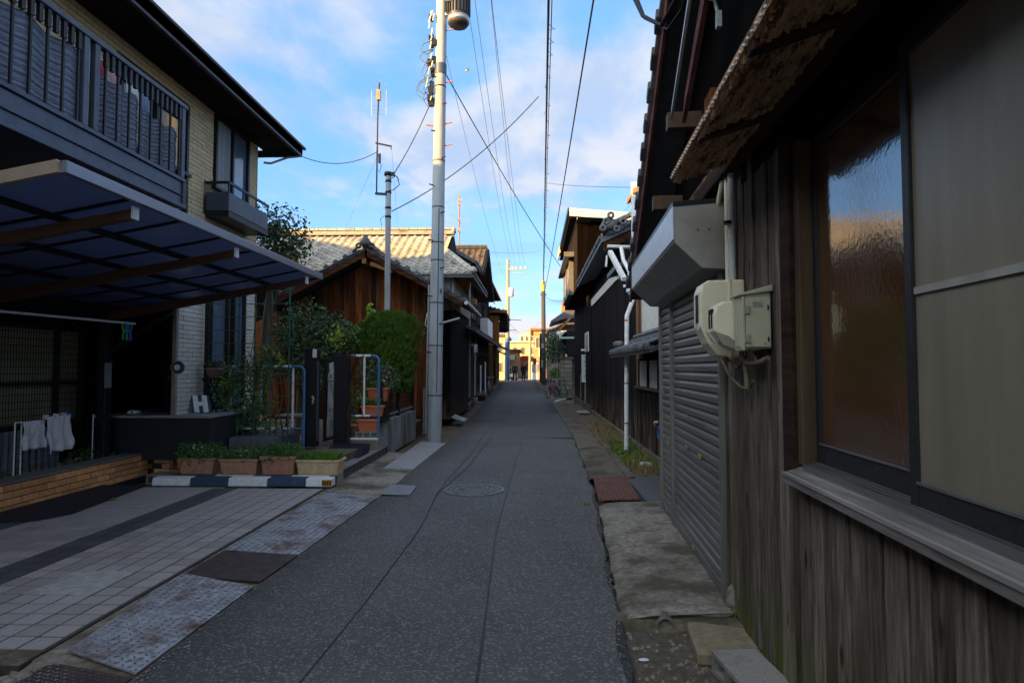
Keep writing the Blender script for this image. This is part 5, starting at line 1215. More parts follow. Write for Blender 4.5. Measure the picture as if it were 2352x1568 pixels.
L5 = street_house("balcony_house", "narrow house whose orange timber end wall catches the sun above the far lane", -1, -2.75, 41.0, 47.0, 5.35, .9, 6.5, WOODBROWN, KAWARAD, pent=(2.9,.9,KAWARAD,41,47), windows=[(42,44,.5,2.3,PANEG,3)], seed=13, pw=.4)
CEDARL = mat("orange_cedar", (.42,.17,.05), (.25,.09,.025), .75, scale=14, stretch=VG, bump=.3, rnd=.2)
planks_x(L5, 40.99, -4.6, -2.28, 3.1, lambda x: 5.1, .22, CEDARL, seed=21)
b = MB(); b.box(-4.6,-1.72,40.35,40.42,5.22,5.40); b.build("fascia", CEDARL, L5)
b = MB(); b.box(-2.28,-1.75,41.2,44.5,4.2,5.2); b.build("balcony_box", WOODBLACK, L5)
L6 = street_house("plaster_house", "last shaded house on the left before the sunlit crossing", -1, -3.15, 47.6, 57, 5.0, .7, 6.2, PLASTERG, KAWARAD, pent=(2.7,.9,KAWARAD,47.6,57), windows=[(48.5,51,.6,2.2,PANEG,3),(52,55,.6,2.2,PANEG,3)], seed=14, planks=False)
AE = thing("roof_aerial", "tall roof aerial with long pink elements above the brown tiled roof", "aerial", (-3.2,26,6.6))
MB().tube([(-3.2,26,6.5),(-3.17,26,8.95)],.028,7).build("mast", mat("rusty_mast",(.30,.17,.08),None,.7,rnd=0), AE)
b = MB()
for z, w_ in ((8.72,.14),(8.05,.38),(7.86,.62),(7.66,.55),(7.42,.42)): b.tube([(-3.18-w_,26,z-.02),(-3.18+w_*1.1,25.9,z+.05)],.007,4)
b.tube([(-3.18,25.4,7.86),(-3.18,26.6,7.86)],.009,5); b.tube([(-3.18,25.5,7.42),(-3.18,26.5,7.42)],.009,5)
b.build("element", mat("pinkish_aluminium",(.5,.33,.30),None,.4,metal=.5,rnd=0), AE)
b = MB()
for z in (8.8,8.6,7.95,7.5): b.box(-3.23,-3.12,25.95,26.04,z-.05,z+.05)
b.build("clamp", mat("tan_box",(1,1,1)), AE)
# clutter along the left gutter
def slab(name, label, cat, cs, th, m, tilt=0, **k):
    c = [Vector(p) for p in cs]; b = MB(); b.hexa([p-Vector((0,0,th)) for p in c], c); return tag(b.build(name, m, bev=.004), label, cat)
slab("ramp_plate","pale steel ramp plate tipped against the left gutter before the cedar house","ramp plate",[(-2.62,17.6,.22),(-1.98,17.3,.05),(-1.95,18.1,.05),(-2.55,18.5,.24)],.02,STEEL)
slab("loose_plank","old plank lying along the left gutter by the timber houses","plank",[(-2.62,20.5,.12),(-2.38,20.5,.10),(-2.42,24.2,.12),(-2.62,24.2,.14)],.04,WOODGREYY)
slab("timber_box","orange brown timber footing box at the base of the cedar house","box",[(-2.66,18.9,.36),(-2.40,18.9,.34),(-2.42,21.0,.34),(-2.66,21.0,.36)],.30,mat("honey_timber",(1,1,1)))
PG = [(-2.42,22.2,.12,.26,PLASTER,"white pot in the row against the first timber house"),(-2.45,23.0,.13,.30,PWHITE,"tall white pot second in the row against the timber house"),(-2.42,24.0,.14,.25,PLASTERG,"grey pot in the row against the timber house"),(-2.5,25.6,.14,.3,PWHITE,"white pot standing near the downpipe of the timber house"),(-2.4,28.4,.22,.28,SOIL,"wide earthen tub with green plant beside the blue bicycle")]
for k, (x, y, R, h, m_, lb) in enumerate(PG): pot(x, y, .02, R, h, m_, lb, MIDLEAF if k == 4 else DARKLEAF, .14, 90, 80+k, "pots along the left house fronts", None, .07)
for k, (x, y, z0, z1, w_, m_, lb) in enumerate([(-2.60,27.2,0,2.4,.05,PWHITE,"white downpipe post on the front of the timber house"),(-2.66,30.8,.05,1.7,.3,PWHITE,"white panel leaning on the third house front"),(-2.72,34.5,.1,1.9,.28,PWHITE,"pale board standing by the door of the third house")]):
    tag(MB().box(x-.02,x+.03,y-w_/2,y+w_/2,z0,z1).build("leaning_board", m_, bev=.003), lb, "board")
tag(MB().tube([(-2.5,15.3,2.62),(-1.85,15.3,2.80)],.035,8).build("lamp_arm", STEEL), "pale pipe arm sticking out under the cedar house eave", "pipe arm")
# ------------------------------------------------------------------ right side: the near timber house, turned 3 degrees
RA = radians(3.07)
def RF(s, w, z):
    s = s*1.004 + .093
    return (s*sin(RA)+w*cos(RA), s*cos(RA)-w*sin(RA), z)
def RV(s, w, z): return Vector(RF(s, w, z))
W0 = 1.05
def M_(): return MB(RF)
N = thing("weathered_house", "weathered timber house with a big frosted window close on the right", "house", RF(2.5,1.6,0))
M_().box(-1.5,6.6,W0+.02,W0+.14,-.2,.95).build("wall", BLACKBOARD, N)
M_().box(2.80,6.6,W0+.021,W0+.14,.951,5.2).build("upper_wall", BLACKBOARD, N)
M_().box(-1.5,2.799,W0+.022,W0+.14,2.62,5.2).build("upper_wall", BLACKBOARD, N)
M_().box(-1.5,6.6,W0+.6,W0+.7,-.2,5.2).build("inner_wall", BLACKBOARD, N)
M_().box(-1.55,-1.5,W0,W0+.7,-.2,5.2).build("end_wall", BLACKBOARD, N)
rr = random.Random(42)
s = -1.2
while s < 2.86:                       # boards below the window
    w_ = rr.uniform(.105,.15); e = min(s+w_, 2.86); o = rr.uniform(0,.014)
    M_().box(s+.006,e-.006,W0-.004-o,W0+.018,.0+rr.uniform(-.03,.02),1.045).build("plank", WOODGREY, N, bev=.004); s = e
s = 2.887
while s < 3.985:                      # tall boards between window and shutter
    w_ = rr.uniform(.07,.125); e = min(s+w_, 3.985); o = rr.uniform(0,.014)
    M_().box(s+.005,e-.005,W0-.006-o,W0+.018,.02+rr.uniform(-.03,.02),2.98).build("plank", WOODGREY, N, bev=.004); s = e
s = 3.99
while s < 6.5:                        # cedar boards above the shutter
    w_ = rr.uniform(.09,.13); e = min(s+w_, 6.5); zt = 4.3+(4.55-s)*.694-.06
    M_().box(s+.002,e-.002,W0-.012-rr.uniform(0,.006),W0+.018,2.2,min(zt,2.97)).build("plank", WOODBROWN, N, bev=.003); s = e
# window: timber jamb, sill, aluminium tracks, two sashes
JB = mat("ochre_brown_jamb", (.105,.066,.038), (.06,.036,.02), .7, scale=20, stretch=VG, bump=.3, rnd=.05)
M_().box(2.762,2.885,W0-.035,W0+.06,1.06,2.62).build("jamb", WOODDARK, N, bev=.006)
M_().box(2.703,2.760,W0-.012,W0+.10,1.12,2.58).build("jamb", JB, N, bev=.004)
M_().box(-1.2,2.761,W0-.03,W0+.08,2.582,2.70).build("lintel", BLACKBOARD, N, bev=.004)
SL_ = M_(); SL_.hexa([(-1.2,W0-.075,1.035),(2.775,W0-.075,1.035),(2.775,W0+.02,1.045),(-1.2,W0+.02,1.045)],[(-1.2,W0-.075,1.078),(2.775,W0-.075,1.078),(2.775,W0+.02,1.118),(-1.2,W0+.02,1.118)])
sill = SL_.build("sill", WOODGREYY, N, bev=.004)
M_().box(-1.2,2.775,W0-.079,W0-.062,1.070,1.084).build("sill_edge", mat("pale_worn_edge",(.36,.33,.28),(.2,.18,.16),.8,scale=30,stretch=YG,bump=.3,rnd=0), sill)
TRK = mat("dull_aluminium_track", (.26,.255,.25), (.17,.165,.16), .45, metal=.6, scale=40, stretch=YG, bump=.2, rnd=0)
SASHM = mat("bronze_sash", (.045,.045,.05), (.03,.03,.033), .45, metal=.4, scale=60, bump=.1, rnd=0)
TK = M_()
for k in range(5): TK.box(-1.2,2.702,W0-.012+.018*k,W0-.006+.018*k,1.10,1.128+.004*k)
TK.box(-1.2,2.702,W0-.016,W0+.09,1.09,1.106); TK.build("track", TRK, N)
def wavy(name, col, rough, bstr, scale, ior):
    m = bpy.data.materials.new(name); m.use_nodes = True; MATS[name] = m; nt = m.node_tree; b = nt.nodes["Principled BSDF"]
    g = nt.nodes.new("ShaderNodeNewGeometry"); n = nt.nodes.new("ShaderNodeTexNoise"); n.inputs["Scale"].default_value = scale; n.inputs["Detail"].default_value = 2
    n2 = nt.nodes.new("ShaderNodeTexNoise"); n2.inputs["Scale"].default_value = 2.2; n2.inputs["Detail"].default_value = 4
    nt.links.new(g.outputs["Position"], n.inputs[0]); nt.links.new(g.outputs["Position"], n2.inputs[0])
    bp = nt.nodes.new("ShaderNodeBump"); bp.inputs["Strength"].default_value = bstr; bp.inputs["Distance"].default_value = .01
    nt.links.new(n.outputs[0], bp.inputs["Height"]); nt.links.new(bp.outputs[0], b.inputs["Normal"])
    x = nt.nodes.new("ShaderNodeMix"); x.data_type = 'RGBA'; x.inputs[6].default_value = (*[c*.72 for c in col],1); x.inputs[7].default_value = (*col,1)
    nt.links.new(n2.outputs[0], x.inputs[0]); nt.links.new(x.outputs[2], b.inputs["Base Color"])
    b.inputs["Roughness"].default_value = rough; b.inputs["IOR"].default_value = ior; return m
GL1 = wavy("hammered_glass", (.105,.05,.022), .09, .05, 48, 2.9)
GL2 = mat("frosted_glass", (.25,.215,.155), (.19,.163,.115), .40, scale=9, stretch=(1,1,.12), bump=.10, bscale=60, c3=(.13,.112,.085), c3scale=1.3, c3lo=.5, c3hi=.72, rnd=0, spec=.5)
def wsash(s0, s1, w0, w1, z0, z1, gm, st, br):
    f = M_(); f.box(s0,s0+st,w0,w1,z0,z1); f.box(s1-st,s1,w0,w1,z0,z1); f.box(s0+st+.001,s1-st-.001,w0+.002,w1-.002,z0,z0+br); f.box(s0+st+.001,s1-st-.001,w0+.002,w1-.002,z1-.05,z1)
    o = f.build("sash", SASHM, N, bev=.003)
    M_().box(s0+st-.004,s1-st+.004,(w0+w1)/2-.003,(w0+w1)/2+.003,z0+br-.004,z1-.046).build("pane", gm, o)
    M_().box(s0+st+.001,s1-st-.001,w0-.003,w0+.0019,z0+br-.001,z0+br+.008).build("glazing_bead", TRK, o); return o
wsash(1.84,2.70,W0+.045,W0+.075,1.135,2.575,GL1,.035,.085)
s2 = wsash(.55,1.905,W0+.008,W0+.038,1.125,2.575,GL2,.04,.075)
wsash(-1.1,.54,W0+.009,W0+.037,1.125,2.575,GL2,.04,.075)
M_().box(.595,1.86,W0+.012,W0+.0165,1.775,1.797).build("pale_strip", mat("pale_strip",(.40,.38,.33),None,.6,rnd=0), s2)
# eave covered with bark, seen from below
EV = N
zE = lambda w: 2.655+(w-.625)*.34
BARKM = mat("shaggy_bark_strips", (.54,.34,.20), (.25,.135,.07), .95, scale=60, stretch=YG, bump=.4, rnd=0, spec=.1, c3=(.085,.045,.025), c3scale=22, c3lo=.5, c3hi=.62)
ES0, ES1 = -1.5, 3.55
b = M_(); b.hexa([(ES0,.628,zE(.628)+.01),(ES1,.628,zE(.628)+.01),(ES1,1.06,zE(1.06)+.01),(ES0,1.06,zE(1.06)+.01)],[(ES0,.628,zE(.628)+.05),(ES1,.628,zE(.628)+.05),(ES1,1.06,zE(1.06)+.05),(ES0,1.06,zE(1.06)+.05)])
b.build("eave_board", BARKM, EV)
b = M_(); q = random.Random(9)
for k in range(9000):
    s = q.uniform(.4,ES1-.04) if k % 8 else q.uniform(ES0,.4); w = q.uniform(.632,1.03); z = zE(w)+.014-q.uniform(0,.008); l = q.uniform(.014,.040); h = q.uniform(.004,.011)
    a = q.uniform(-.35,.35); d2 = q.uniform(.012,.040)
    b.add([(s-l,w-h-a*l,z),(s+l,w-h+a*l,z-d2),(s+l,w+h+a*l,z-d2+q.uniform(-.003,.003)),(s-l,w+h-a*l,z)],[(0,1,2,3)])
b.build("bark_strip", BARKM, EV, kind='stuff')
for s in (.35,1.16,1.97,2.78):
    b = M_(); b.hexa([(s,.632,zE(.632)-.035),(s+.07,.632,zE(.632)-.035),(s+.07,.99,zE(.99)-.045),(s,.99,zE(.99)-.045)],[(s,.632,zE(.632)+.0),(s+.07,.632,zE(.632)+.0),(s+.07,.99,zE(.99)+.0),(s,.99,zE(.99)+.0)]); b.build("batten", WOODDARKX, EV, bev=.004)
b = M_()
k = ES0
while k < ES1: b.lathe([(.002,-.006),(.006,-.002),(.006,.004),(.002,.007)],(k,.622,zE(.62)+.018),6,True); k += .046
b.build("edge_glint_bead", mat("pale_glint_bead",(.6,.6,.6),None,.5,rnd=0), EV, kind='stuff')  # pale beads stand in for stem ends catching the sky light
M_().box(ES0,4.50,.955,1.03,2.73,2.85).build("eave_beam", WOODDARK, EV, bev=.008)
M_().box(4.501,4.512,.96,1.025,2.735,2.84).build("end_grain", WOODGREYY, EV)
M_().box(ES0,ES1,1.031,1.046,2.63,2.80).build("eave_fill", BLACKBOARD, EV)
# street gable above the shutter
def rk(s): return 4.3+(4.55-s)*.694
b = M_(); b.prism([(7.2,.78,rk(7.2)),(4.0,.78,rk(4.0)),(3.2,.78,rk(3.2)),(3.2,.78,rk(3.2)-.10),(7.2,.78,rk(7.2)-.10)],(0,5.5,0)); b.build("roof", ROOFD, N)
b = M_(); b.prism([(3.2,.79,5.2),(-1.5,.79,2.93),(-1.5,.79,2.86),(3.2,.79,5.1)],(0,5.4,0)); b.build("roof", ROOFD, N)
b = M_(); b.prism([(7.22,.755,rk(7.22)-.02),(3.2,.755,rk(3.2)-.02),(3.2,.755,rk(3.2)-.17),(7.16,.755,rk(7.16)-.16)],(0,.023,0)); b.build("bargeboard", BARGE, N)
b = MB()
for k in range(15):
    s = 7.15-.245*k; p = [RV(s,.70,rk(s)+.02), RV(s-.13,.70,rk(s-.13)+.02)]
    cm = M_(); cm.hexa([(s,.705,rk(s)-.012),(s-.12,.705,rk(s-.12)-.012),(s-.12,.80,rk(s-.12)-.005),(s,.80,rk(s)-.005)],[(s,.705,rk(s)+.055),(s-.12,.705,rk(s-.12)+.055),(s-.12,.80,rk(s-.12)+.065),(s,.80,rk(s)+.065)]); cm.build("verge_tile", KAWARAD, N, bev=.006)
    cm = M_(); cm.hexa([(s-.121,.725,rk(s-.121)-.005),(s-.243,.725,rk(s-.243)-.005),(s-.243,.80,rk(s-.243)),(s-.121,.80,rk(s-.121))],[(s-.121,.725,rk(s-.121)+.045),(s-.243,.725,rk(s-.243)+.045),(s-.243,.80,rk(s-.243)+.05),(s-.121,.80,rk(s-.121)+.05)]); cm.build("verge_flashing", STEEL, N)
for s, z in ((4.62,3.45),(5.42,3.03)): M_().box(s-.05,s+.05,.785,W0-.01,z-.06,z+.06).build("bracket_beam", mat("pale_brown_beam",(.085,.05,.028),None,.7,scale=20,bump=.3,rnd=0), N)
b = M_(); b.prism([(4.42,.86,3.36),(4.30,.86,3.52),(3.2,.86,4.28),(3.2,.86,4.10)],(0,.03,0)); b.build("bargeboard", BARGE, N)
b = M_(); b.prism([(4.52,.80,3.50),(3.2,.80,4.42),(3.2,.80,4.36),(4.56,.80,3.45)],(0,.02,0)); b.build("roof_flashing", STEEL, N)
M_().box(4.05,4.25,.985,1.04,3.22,3.45).build("cedar_patch", WOODRED, N)

# cable entry at the top
b = M_()
b.tube([(4.9,.45,4.9),(4.7,.62,4.35),(4.55,.74,4.18),(4.3,.80,4.22),(4.1,.84,4.35),(4.0,.86,4.6)],.016,6); b.tube([(5.0,.5,5.0),(4.75,.64,4.36),(4.5,.78,4.12),(4.25,.84,4.12),(4.15,.86,4.25),(4.1,.86,4.6)],.012,6)
b.build("cable_loop", DARKM, N)
b = M_(); b.tube([(4.15,.84,4.33),(3.98,.86,4.34)],.032,8); b.tube([(3.95,.86,4.1),(3.95,.86,4.45)],.022,8); b.build("insulator", mat("cream_sleeve",(1,1,1)), N)
b = M_(); b.tube([(3.9,.88,4.2),(3.85,.9,3.95),(3.7,.93,3.85),(3.62,.93,3.72)],.012,6); b.box(3.60,3.64,.92,.95,3.62,3.72); b.build("junction", STEEL, N)
# ------------------------------------------------------------------ roller shutter with its hood
SH = thing("roller_shutter", "closed grey roller shutter in two bays under a metal hood", "shutter", RF(5.3,W0,.05))
SLAT = mat("grey_brown_shutter_slat", (.185,.18,.168), (.145,.14,.13), .38, metal=.3, scale=30, stretch=YG, bump=.08, rnd=.06, c3=(.09,.08,.07), c3scale=1.2)
SHALU = mat("shutter_guide_aluminium", (.27,.26,.24), (.20,.19,.175), .45, metal=.5, scale=14, stretch=VG, bump=.08, rnd=.04)
def slat_mb(s0, s1, z):
    b = M_(); pr_ = [(0,.0),(.010,.006),(.012,.040),(.006,.056),(-.004,.062),(-.010,.068),(-.010,.073)]
    n = len(pr_)
    b.v += [RF(s0, W0-.012-a, z+h) for a, h in pr_] + [RF(s1, W0-.012-a, z+h) for a, h in pr_]
    for i in range(n-1): b.f.append([i,i+1,n+i+1,n+i]); b.s.append(False)
    b.v += [RF(s0, W0+.0, z), RF(s1, W0+.0, z), RF(s0, W0+.0, z+.073), RF(s1, W0+.0, z+.073)]
    b.f += [[2*n,2*n+1,n,0],[n-1,2*n-1,2*n+3,2*n+2]]; b.s += [False]*2
    return b
for s0, s1 in ((4.045,5.86),(5.95,6.56)):
    for k in range(29):
        z = .135+.0731*k
        if z > 2.2: break
        slat_mb(s0, s1, z).build("slat", SLAT, SH)
    M_().box(s0,s1,W0-.03,W0,.055,.132).build("bottom_bar", SLAT, SH, bev=.006)
for s in (4.02,5.905,6.585): M_().box(s-.022,s+.022,W0-.05,W0+.01,.04,2.3).build("guide_rail", SHALU, SH, bev=.005)
M_().box(3.99,6.62,W0-.065,W0-.005,.02,.05).build("threshold", SHALU, SH)
BR = mat("brass_latch", (.45,.34,.10), None, .4, metal=.4, rnd=0)
for s, z in ((5.25,.87),(4.72,.87),(6.42,.83),(6.15,.80)): M_().box(s-.05,s+.05,W0-.034,W0-.024,z-.012,z+.018).build("latch", BR, SH, bev=.003)
for s, z in ((5.0,.10),(5.2,1.15),(6.3,.10),(6.42,1.3)): M_().box(s-.035,s+.035,W0-.036,W0-.030,z-.012,z+.012).build("pull_tab", STEEL, SH)
HOODM = mat("grey_hood_metal", (.31,.30,.28), (.26,.25,.235), .5, metal=.2, scale=8, bump=.04, rnd=.02, c3=(.20,.15,.11), c3scale=3.5, c3lo=.62, c3hi=.74)
pr_ = [(.707,2.615),(W0,2.635),(W0,2.19),(.885,2.20),(.707,2.375)]
b = M_(); b.prism([(3.93,w,z) for w, z in pr_],(2.48,0,0)); hd = b.build("hood", HOODM, SH, bev=.004)
M_().prism([(3.922,.700,2.61),(3.922,.700,2.64),(3.922,W0,2.66),(3.922,W0,2.637)],(2.5,0,0)).build("hood_cap", DARKM, hd)
M_().prism([(3.925,.699,2.39),(3.925,.699,2.608),(3.925,.7065,2.608),(3.925,.7065,2.39)],(2.49,0,0)).build("front_plate", mat("pale_hood_face",(.56,.57,.60),(.48,.49,.52),.35,metal=.3,scale=8,bump=.03,rnd=0), hd)
for w, z in ((.86,2.46),(.93,2.46)): M_().lathe([(.008,-.003),(.008,.003)],(3.925,w,z),8).build("screw", STEEL, hd)
# ------------------------------------------------------------------ meters on the boards
CREAM = mat("cream_meter_plastic", (.74,.68,.52), (.68,.62,.47), .36, scale=6, bump=.02, rnd=.02)
OLIVE = mat("olive_grey_box", (.46,.445,.33), (.42,.405,.30), .42, scale=6, bump=.03, rnd=.02)
def meter(label, s0, s1, w0, z0, z1, wins, clip):
    t = thing("electricity_meter", label, "electricity meter", RF((s0+s1)/2,W0,z0)); H_ = z1-z0; D_ = W0-w0-.02
    b = M_(); rim = .02
    prof = [(w0+.05,z1),(w0+.018,z1-.02),(w0,z1-.07),(w0,z0+H_*.40),(w0+D_*.16,z0+H_*.18),(w0+D_*.36,z0+.012),(w0+D_*.46,z0),(W0-.02,z0),(W0-.02,z1+.002)]
    b.prism([(s0,w,z) for w, z in prof],(s1-s0,0,0)); body = b.build("body", CREAM, t, bev=.013)
    body.modifiers["edge"].segments = 3
    M_().box(s0-.006,s1+.006,w0+D_*.62,w0+D_*.70,z0-.003,z1+.008).build("seam_ring", CREAM, t, bev=.004)
    for (sa, sb, za, zb) in wins: M_().box(s0+(s1-s0)*sa,s0+(s1-s0)*sb,w0-.004,w0+.006,z0+H_*za,z0+H_*zb).build("window", mat("meter_window",(.012,.013,.02),None,.1,ior=1.7,rnd=0), body)
    b = M_(); b.hexa([(s0+(s1-s0)*.62,w0-.004,z0+H_*.40),(s0+(s1-s0)*.80,w0-.004,z0+H_*.40),(s0+(s1-s0)*.80,w0+D_*.18,z0+H_*.16),(s0+(s1-s0)*.62,w0+D_*.18,z0+H_*.16)],[(s0+(s1-s0)*.62,w0-.016,z0+H_*.39),(s0+(s1-s0)*.80,w0-.016,z0+H_*.39),(s0+(s1-s0)*.80,w0+D_*.17-.014,z0+H_*.15),(s0+(s1-s0)*.62,w0+D_*.17-.014,z0+H_*.15)]) if clip else b.box(s0+.02,s0+.06,w0-.012,w0-.001,z0+H_*.36,z0+H_*.44)
    b.build("clasp", mat("clear_clasp",(.62,.63,.63),None,.15,metal=.2,rnd=0), body); return t
meter("larger cream electricity meter at the shutter edge, behind the smaller one", 3.50,3.68,.775,1.615,2.06,[(.25,.60,.42,.82)],False)
m2 = meter("smaller cream electricity meter with two dark slots next to the olive box", 3.215,3.37,.785,1.645,1.905,[(.22,.36,.46,.86),(.56,.70,.46,.86)],True)
M_().prism([(3.212,.787,1.745),(3.212,.83,1.675),(3.212,.90,1.648),(3.212,.93,1.66),(3.212,.86,1.72)],(.012,0,0)).build("lower_cover", mat("grey_cover",(.30,.27,.22),None,.4,rnd=0), m2)
BX_ = thing("breaker_box", "olive grey steel breaker box with a hinged door beside the meters", "breaker box", RF(3.12,W0,1.65))
M_().box(3.075,3.20,.885,W0-.015,1.648,1.935).build("case", OLIVE, BX_, bev=.006)
M_().hexa([(3.055,.868,1.915),(3.215,.868,1.915),(3.215,W0-.01,1.938),(3.055,W0-.01,1.938)],[(3.055,.868,1.925),(3.215,.868,1.925),(3.215,W0-.01,1.972),(3.055,W0-.01,1.972)]).build("lid", OLIVE, BX_, bev=.004)
M_().box(3.062,3.074,.905,W0-.02,1.655,1.908).build("door", OLIVE, BX_, bev=.004)
M_().box(3.058,3.20,.886,.902,1.640,1.912).build("flange", OLIVE, BX_, bev=.003)
for z in (1.70,1.845):
    M_().box(3.050,3.061,.898,.925,z-.022,z+.022).build("hinge", mat("nickel_hinge",(.5,.48,.38),None,.3,metal=.6,rnd=0), BX_, bev=.003)
for z in (1.695,1.855): M_().box(3.058,3.0615,1.012,1.02,z-.012,z+.012).build("latch_slot", DARKM, BX_)
for k in range(3): M_().box(3.09+.035*k,3.105+.035*k,.880,.8849,1.66,1.91).build("pleat", OLIVE, BX_)
M_().box(3.0595,3.0618,.94,.99,1.86,1.885).build("rating_plate", STEEL, BX_)
for w in (.93,1.0): M_().lathe([(.005,-.002),(.005,.002)],(3.061,w,1.672),6).build("screw", DARKM, BX_)
# conduits and pipework
CP = M_(); CP.tube([(3.66,W0-.045,1.95),(3.66,W0-.045,2.84)],.021,10); tag(CP.build("conduit", mat("pale_blue_grey_conduit",(.50,.52,.54),None,.4,rnd=0)), "pale grey conduit rising from the breaker box to the eave", "conduit")
CP = M_(); CP.tube([(3.74,W0-.05,1.9),(3.74,W0-.05,2.84)],.017,10); tag(CP.build("conduit", CREAM), "cream conduit right behind the pale grey one", "conduit")
CP = M_(); CP.tube([(3.96,W0-.055,2.60),(3.80,W0-.06,2.74),(3.74,W0-.05,2.86)],.016,8); tag(CP.build("conduit", CREAM), "short cream conduit slanting down to the shutter hood", "conduit")
M_().tube([(3.655,W0-.07,2.42),(3.655,W0-.07,2.44)],.026,10).build("pipe_clip", DARKM); o = COL.objects["pipe_clip"]; tag(o, "black clip round the pale grey conduit", "clip")
b = M_(); b.tube([(3.30,.95,1.64),(3.30,.95,1.60),(3.22,.96,1.575),(3.10,.97,1.575),(3.02,1.0,1.60)],.014,8); b.tube([(3.28,.96,1.60),(3.28,.97,1.44)],.013,8); b.tube([(3.5,.88,1.62),(3.46,.93,1.50),(3.42,.98,1.44),(3.34,1.0,1.44),(3.28,1.0,1.48)],.009,6); b.tube([(3.55,.92,1.62),(3.5,.98,1.55),(3.4,1.0,1.62)],.008,6); b.tube([(3.16,.95,1.64),(3.12,.98,1.58),(3.18,1.0,1.55)],.007,6)
tag(b.build("pipework", mat("rusty_pipework",(.22,.19,.13),(.12,.08,.05),.6,scale=30,bump=.2,rnd=0)), "tangle of small pipes and wires under the electricity meters", "pipes")
# ------------------------------------------------------------------ ground along the right wall
b = MB(); k = 0
ysr = [3.85+.12*i for i in range(27)]
ra = random.Random(21)
for y in ysr:
    xr = lerp_tab(RE,y)
    cols = [xr+.004+ra.uniform(0,.03), xr+.10, xr+.2, xr+.3, RF(y,W0+.03,0)[0]]
    for j, x in enumerate(cols): b.v.append((x, y + (ra.uniform(-.05,.05) if y < 3.9 else 0), .012 + .022*j/2 + (ra.uniform(-.010,.010) if 0 < j < 4 else 0) - (.0 if j else .02)))
    b.v.append((cols[0], y, -.12))
n = 6
for i in range(len(ysr)-1):
    for j in range(4): b.f.append([i*n+j,i*n+j+1,(i+1)*n+j+1,(i+1)*n+j]); b.s.append(True)
    b.f.append([i*n+5,i*n,(i+1)*n,(i+1)*n+5]); b.s.append(False)
b.f.append([5,4,3,2,1,0]); b.s.append(False)
b.build("apron", CONC, kind='structure')
b = MB(); b.prism([(.50,3.82,-.08),(1.24,3.70,-.08),(1.24,3.70,.030),(.98,3.78,.028),(.50,3.84,.0)],(0,.13,0)); b.build("apron_edge", CONCLEDGE, kind='structure')
tag(MB().prism([(.88,3.38,-.05),(1.27,3.34,-.05),(1.27,3.76,-.05),(.92,3.79,-.05)],(0,0,.075)).build("stone_slab", mat("tan_slab",(.27,.22,.15),(.18,.14,.09),.9,scale=16,bump=.6,c3=(.09,.06,.04),c3scale=3,rnd=0), bev=.012), "uneven tan concrete slab between the drain pipe and the hollow block", "slab")
b = MB(); b.prism([(.34,-2,-.10),(1.4,-2,-.10),(1.4,3.80,-.10),(.48,3.80,-.10)],(0,0,.055)); b.build("gutter_floor", mat("silted_gutter", (.125,.105,.08), (.07,.058,.044), .95, scale=24, bump=.9, dist=.01, c3=(.045,.036,.028), c3scale=2, rnd=0), kind='structure')
b = MB(); b.prism([(1.08,1.2,-.05),(1.32,1.2,-.05),(1.30,3.4,-.05),(1.12,3.3,-.05)],(0,0,.05)); b.build("earth_strip", mat("sandy_earth", (.22,.16,.11), (.13,.095,.065), .95, scale=40, bump=.9, dist=.006, c3=(.07,.05,.035), c3scale=3, rnd=0), kind='structure')
b = MB(); q = random.Random(4)
for k in range(330):
    y = q.uniform(1.9,3.8); x = .42+.024*y+q.uniform(.03,.5); s = q.uniform(.004,.016); b.lathe([(s*.8,-s*.4),(s,0),(s*.5,s*.6)],(x,y,-.044),5,False,1,q.uniform(.6,1.2))
for k in range(160):
    y = q.uniform(2.0,3.3); x = q.uniform(1.10,1.26); s = q.uniform(.004,.012); b.lathe([(s*.8,-s*.4),(s,0),(s*.5,s*.6)],(x,y,.001),5,False)
b.build("gravel", mat("gutter_gravel",(.25,.22,.18),None,.9,rnd=0), kind='stuff')
# drain pipe end
b = MB(); n = 20; c0 = Vector((.80,3.80,-.006)); d0 = Vector((-.12,-1,-.08)).normalized(); sx_ = d0.cross(Vector((0,0,1))).normalized(); uz_ = sx_.cross(d0)
for off, R in ((0,.052),(0,.045),(-.5,.045),(-.5,.052)):
    for i in range(n): a = 2*pi*i/n; b.v.append(c0 - d0*(-.02 if off == 0 else .07)*1 + (sx_*cos(a)+uz_*sin(a))*R)
for q_ in range(3):
    for i in range(n): b.f.append([q_*n+i,q_*n+(i+1)%n,(q_+1)*n+(i+1)%n,(q_+1)*n+i]); b.s.append(False)
for i in range(n): b.f.append([3*n+i,3*n+(i+1)%n,(i+1)%n,i]); b.s.append(True)
tag(b.build("drain_pipe", mat("grey_pvc",(.17,.16,.14),(.10,.09,.08),.6,scale=20,bump=.1,rnd=0)), "open grey drain pipe end poking out of the concrete apron", "drain pipe")
dp = [o for o in COL.objects if o.name.startswith("drain_pipe")][0]
MB().tube([c0-d0*.02, c0-d0*.03],.0448,16).build("black_bore_disc", BLACKBOARD, dp)  # black disc stands in for the darkness inside the pipe
hollow_block(1.08,3.05,-.035,L=.52,D=.24,H=.11,rz=radians(97),label="pale hollow concrete block lying by the weathered boards at the bottom right")
tag(MB().lathe([(.09,-.02),(.10,.04),(.06,.12),(.02,.15)],(1.27,3.98,.03),7,False,.6,1).build("stone", CONC), "small rough stone at the foot of the shutter guide", "stone")
WG = mat("weed_green", (.13,.24,.03), (.06,.12,.015), .6, scale=8, bump=0, rnd=0)
DRYG = mat("dry_grass", (.26,.20,.09), (.15,.105,.045), .8, scale=8, bump=0, rnd=0)
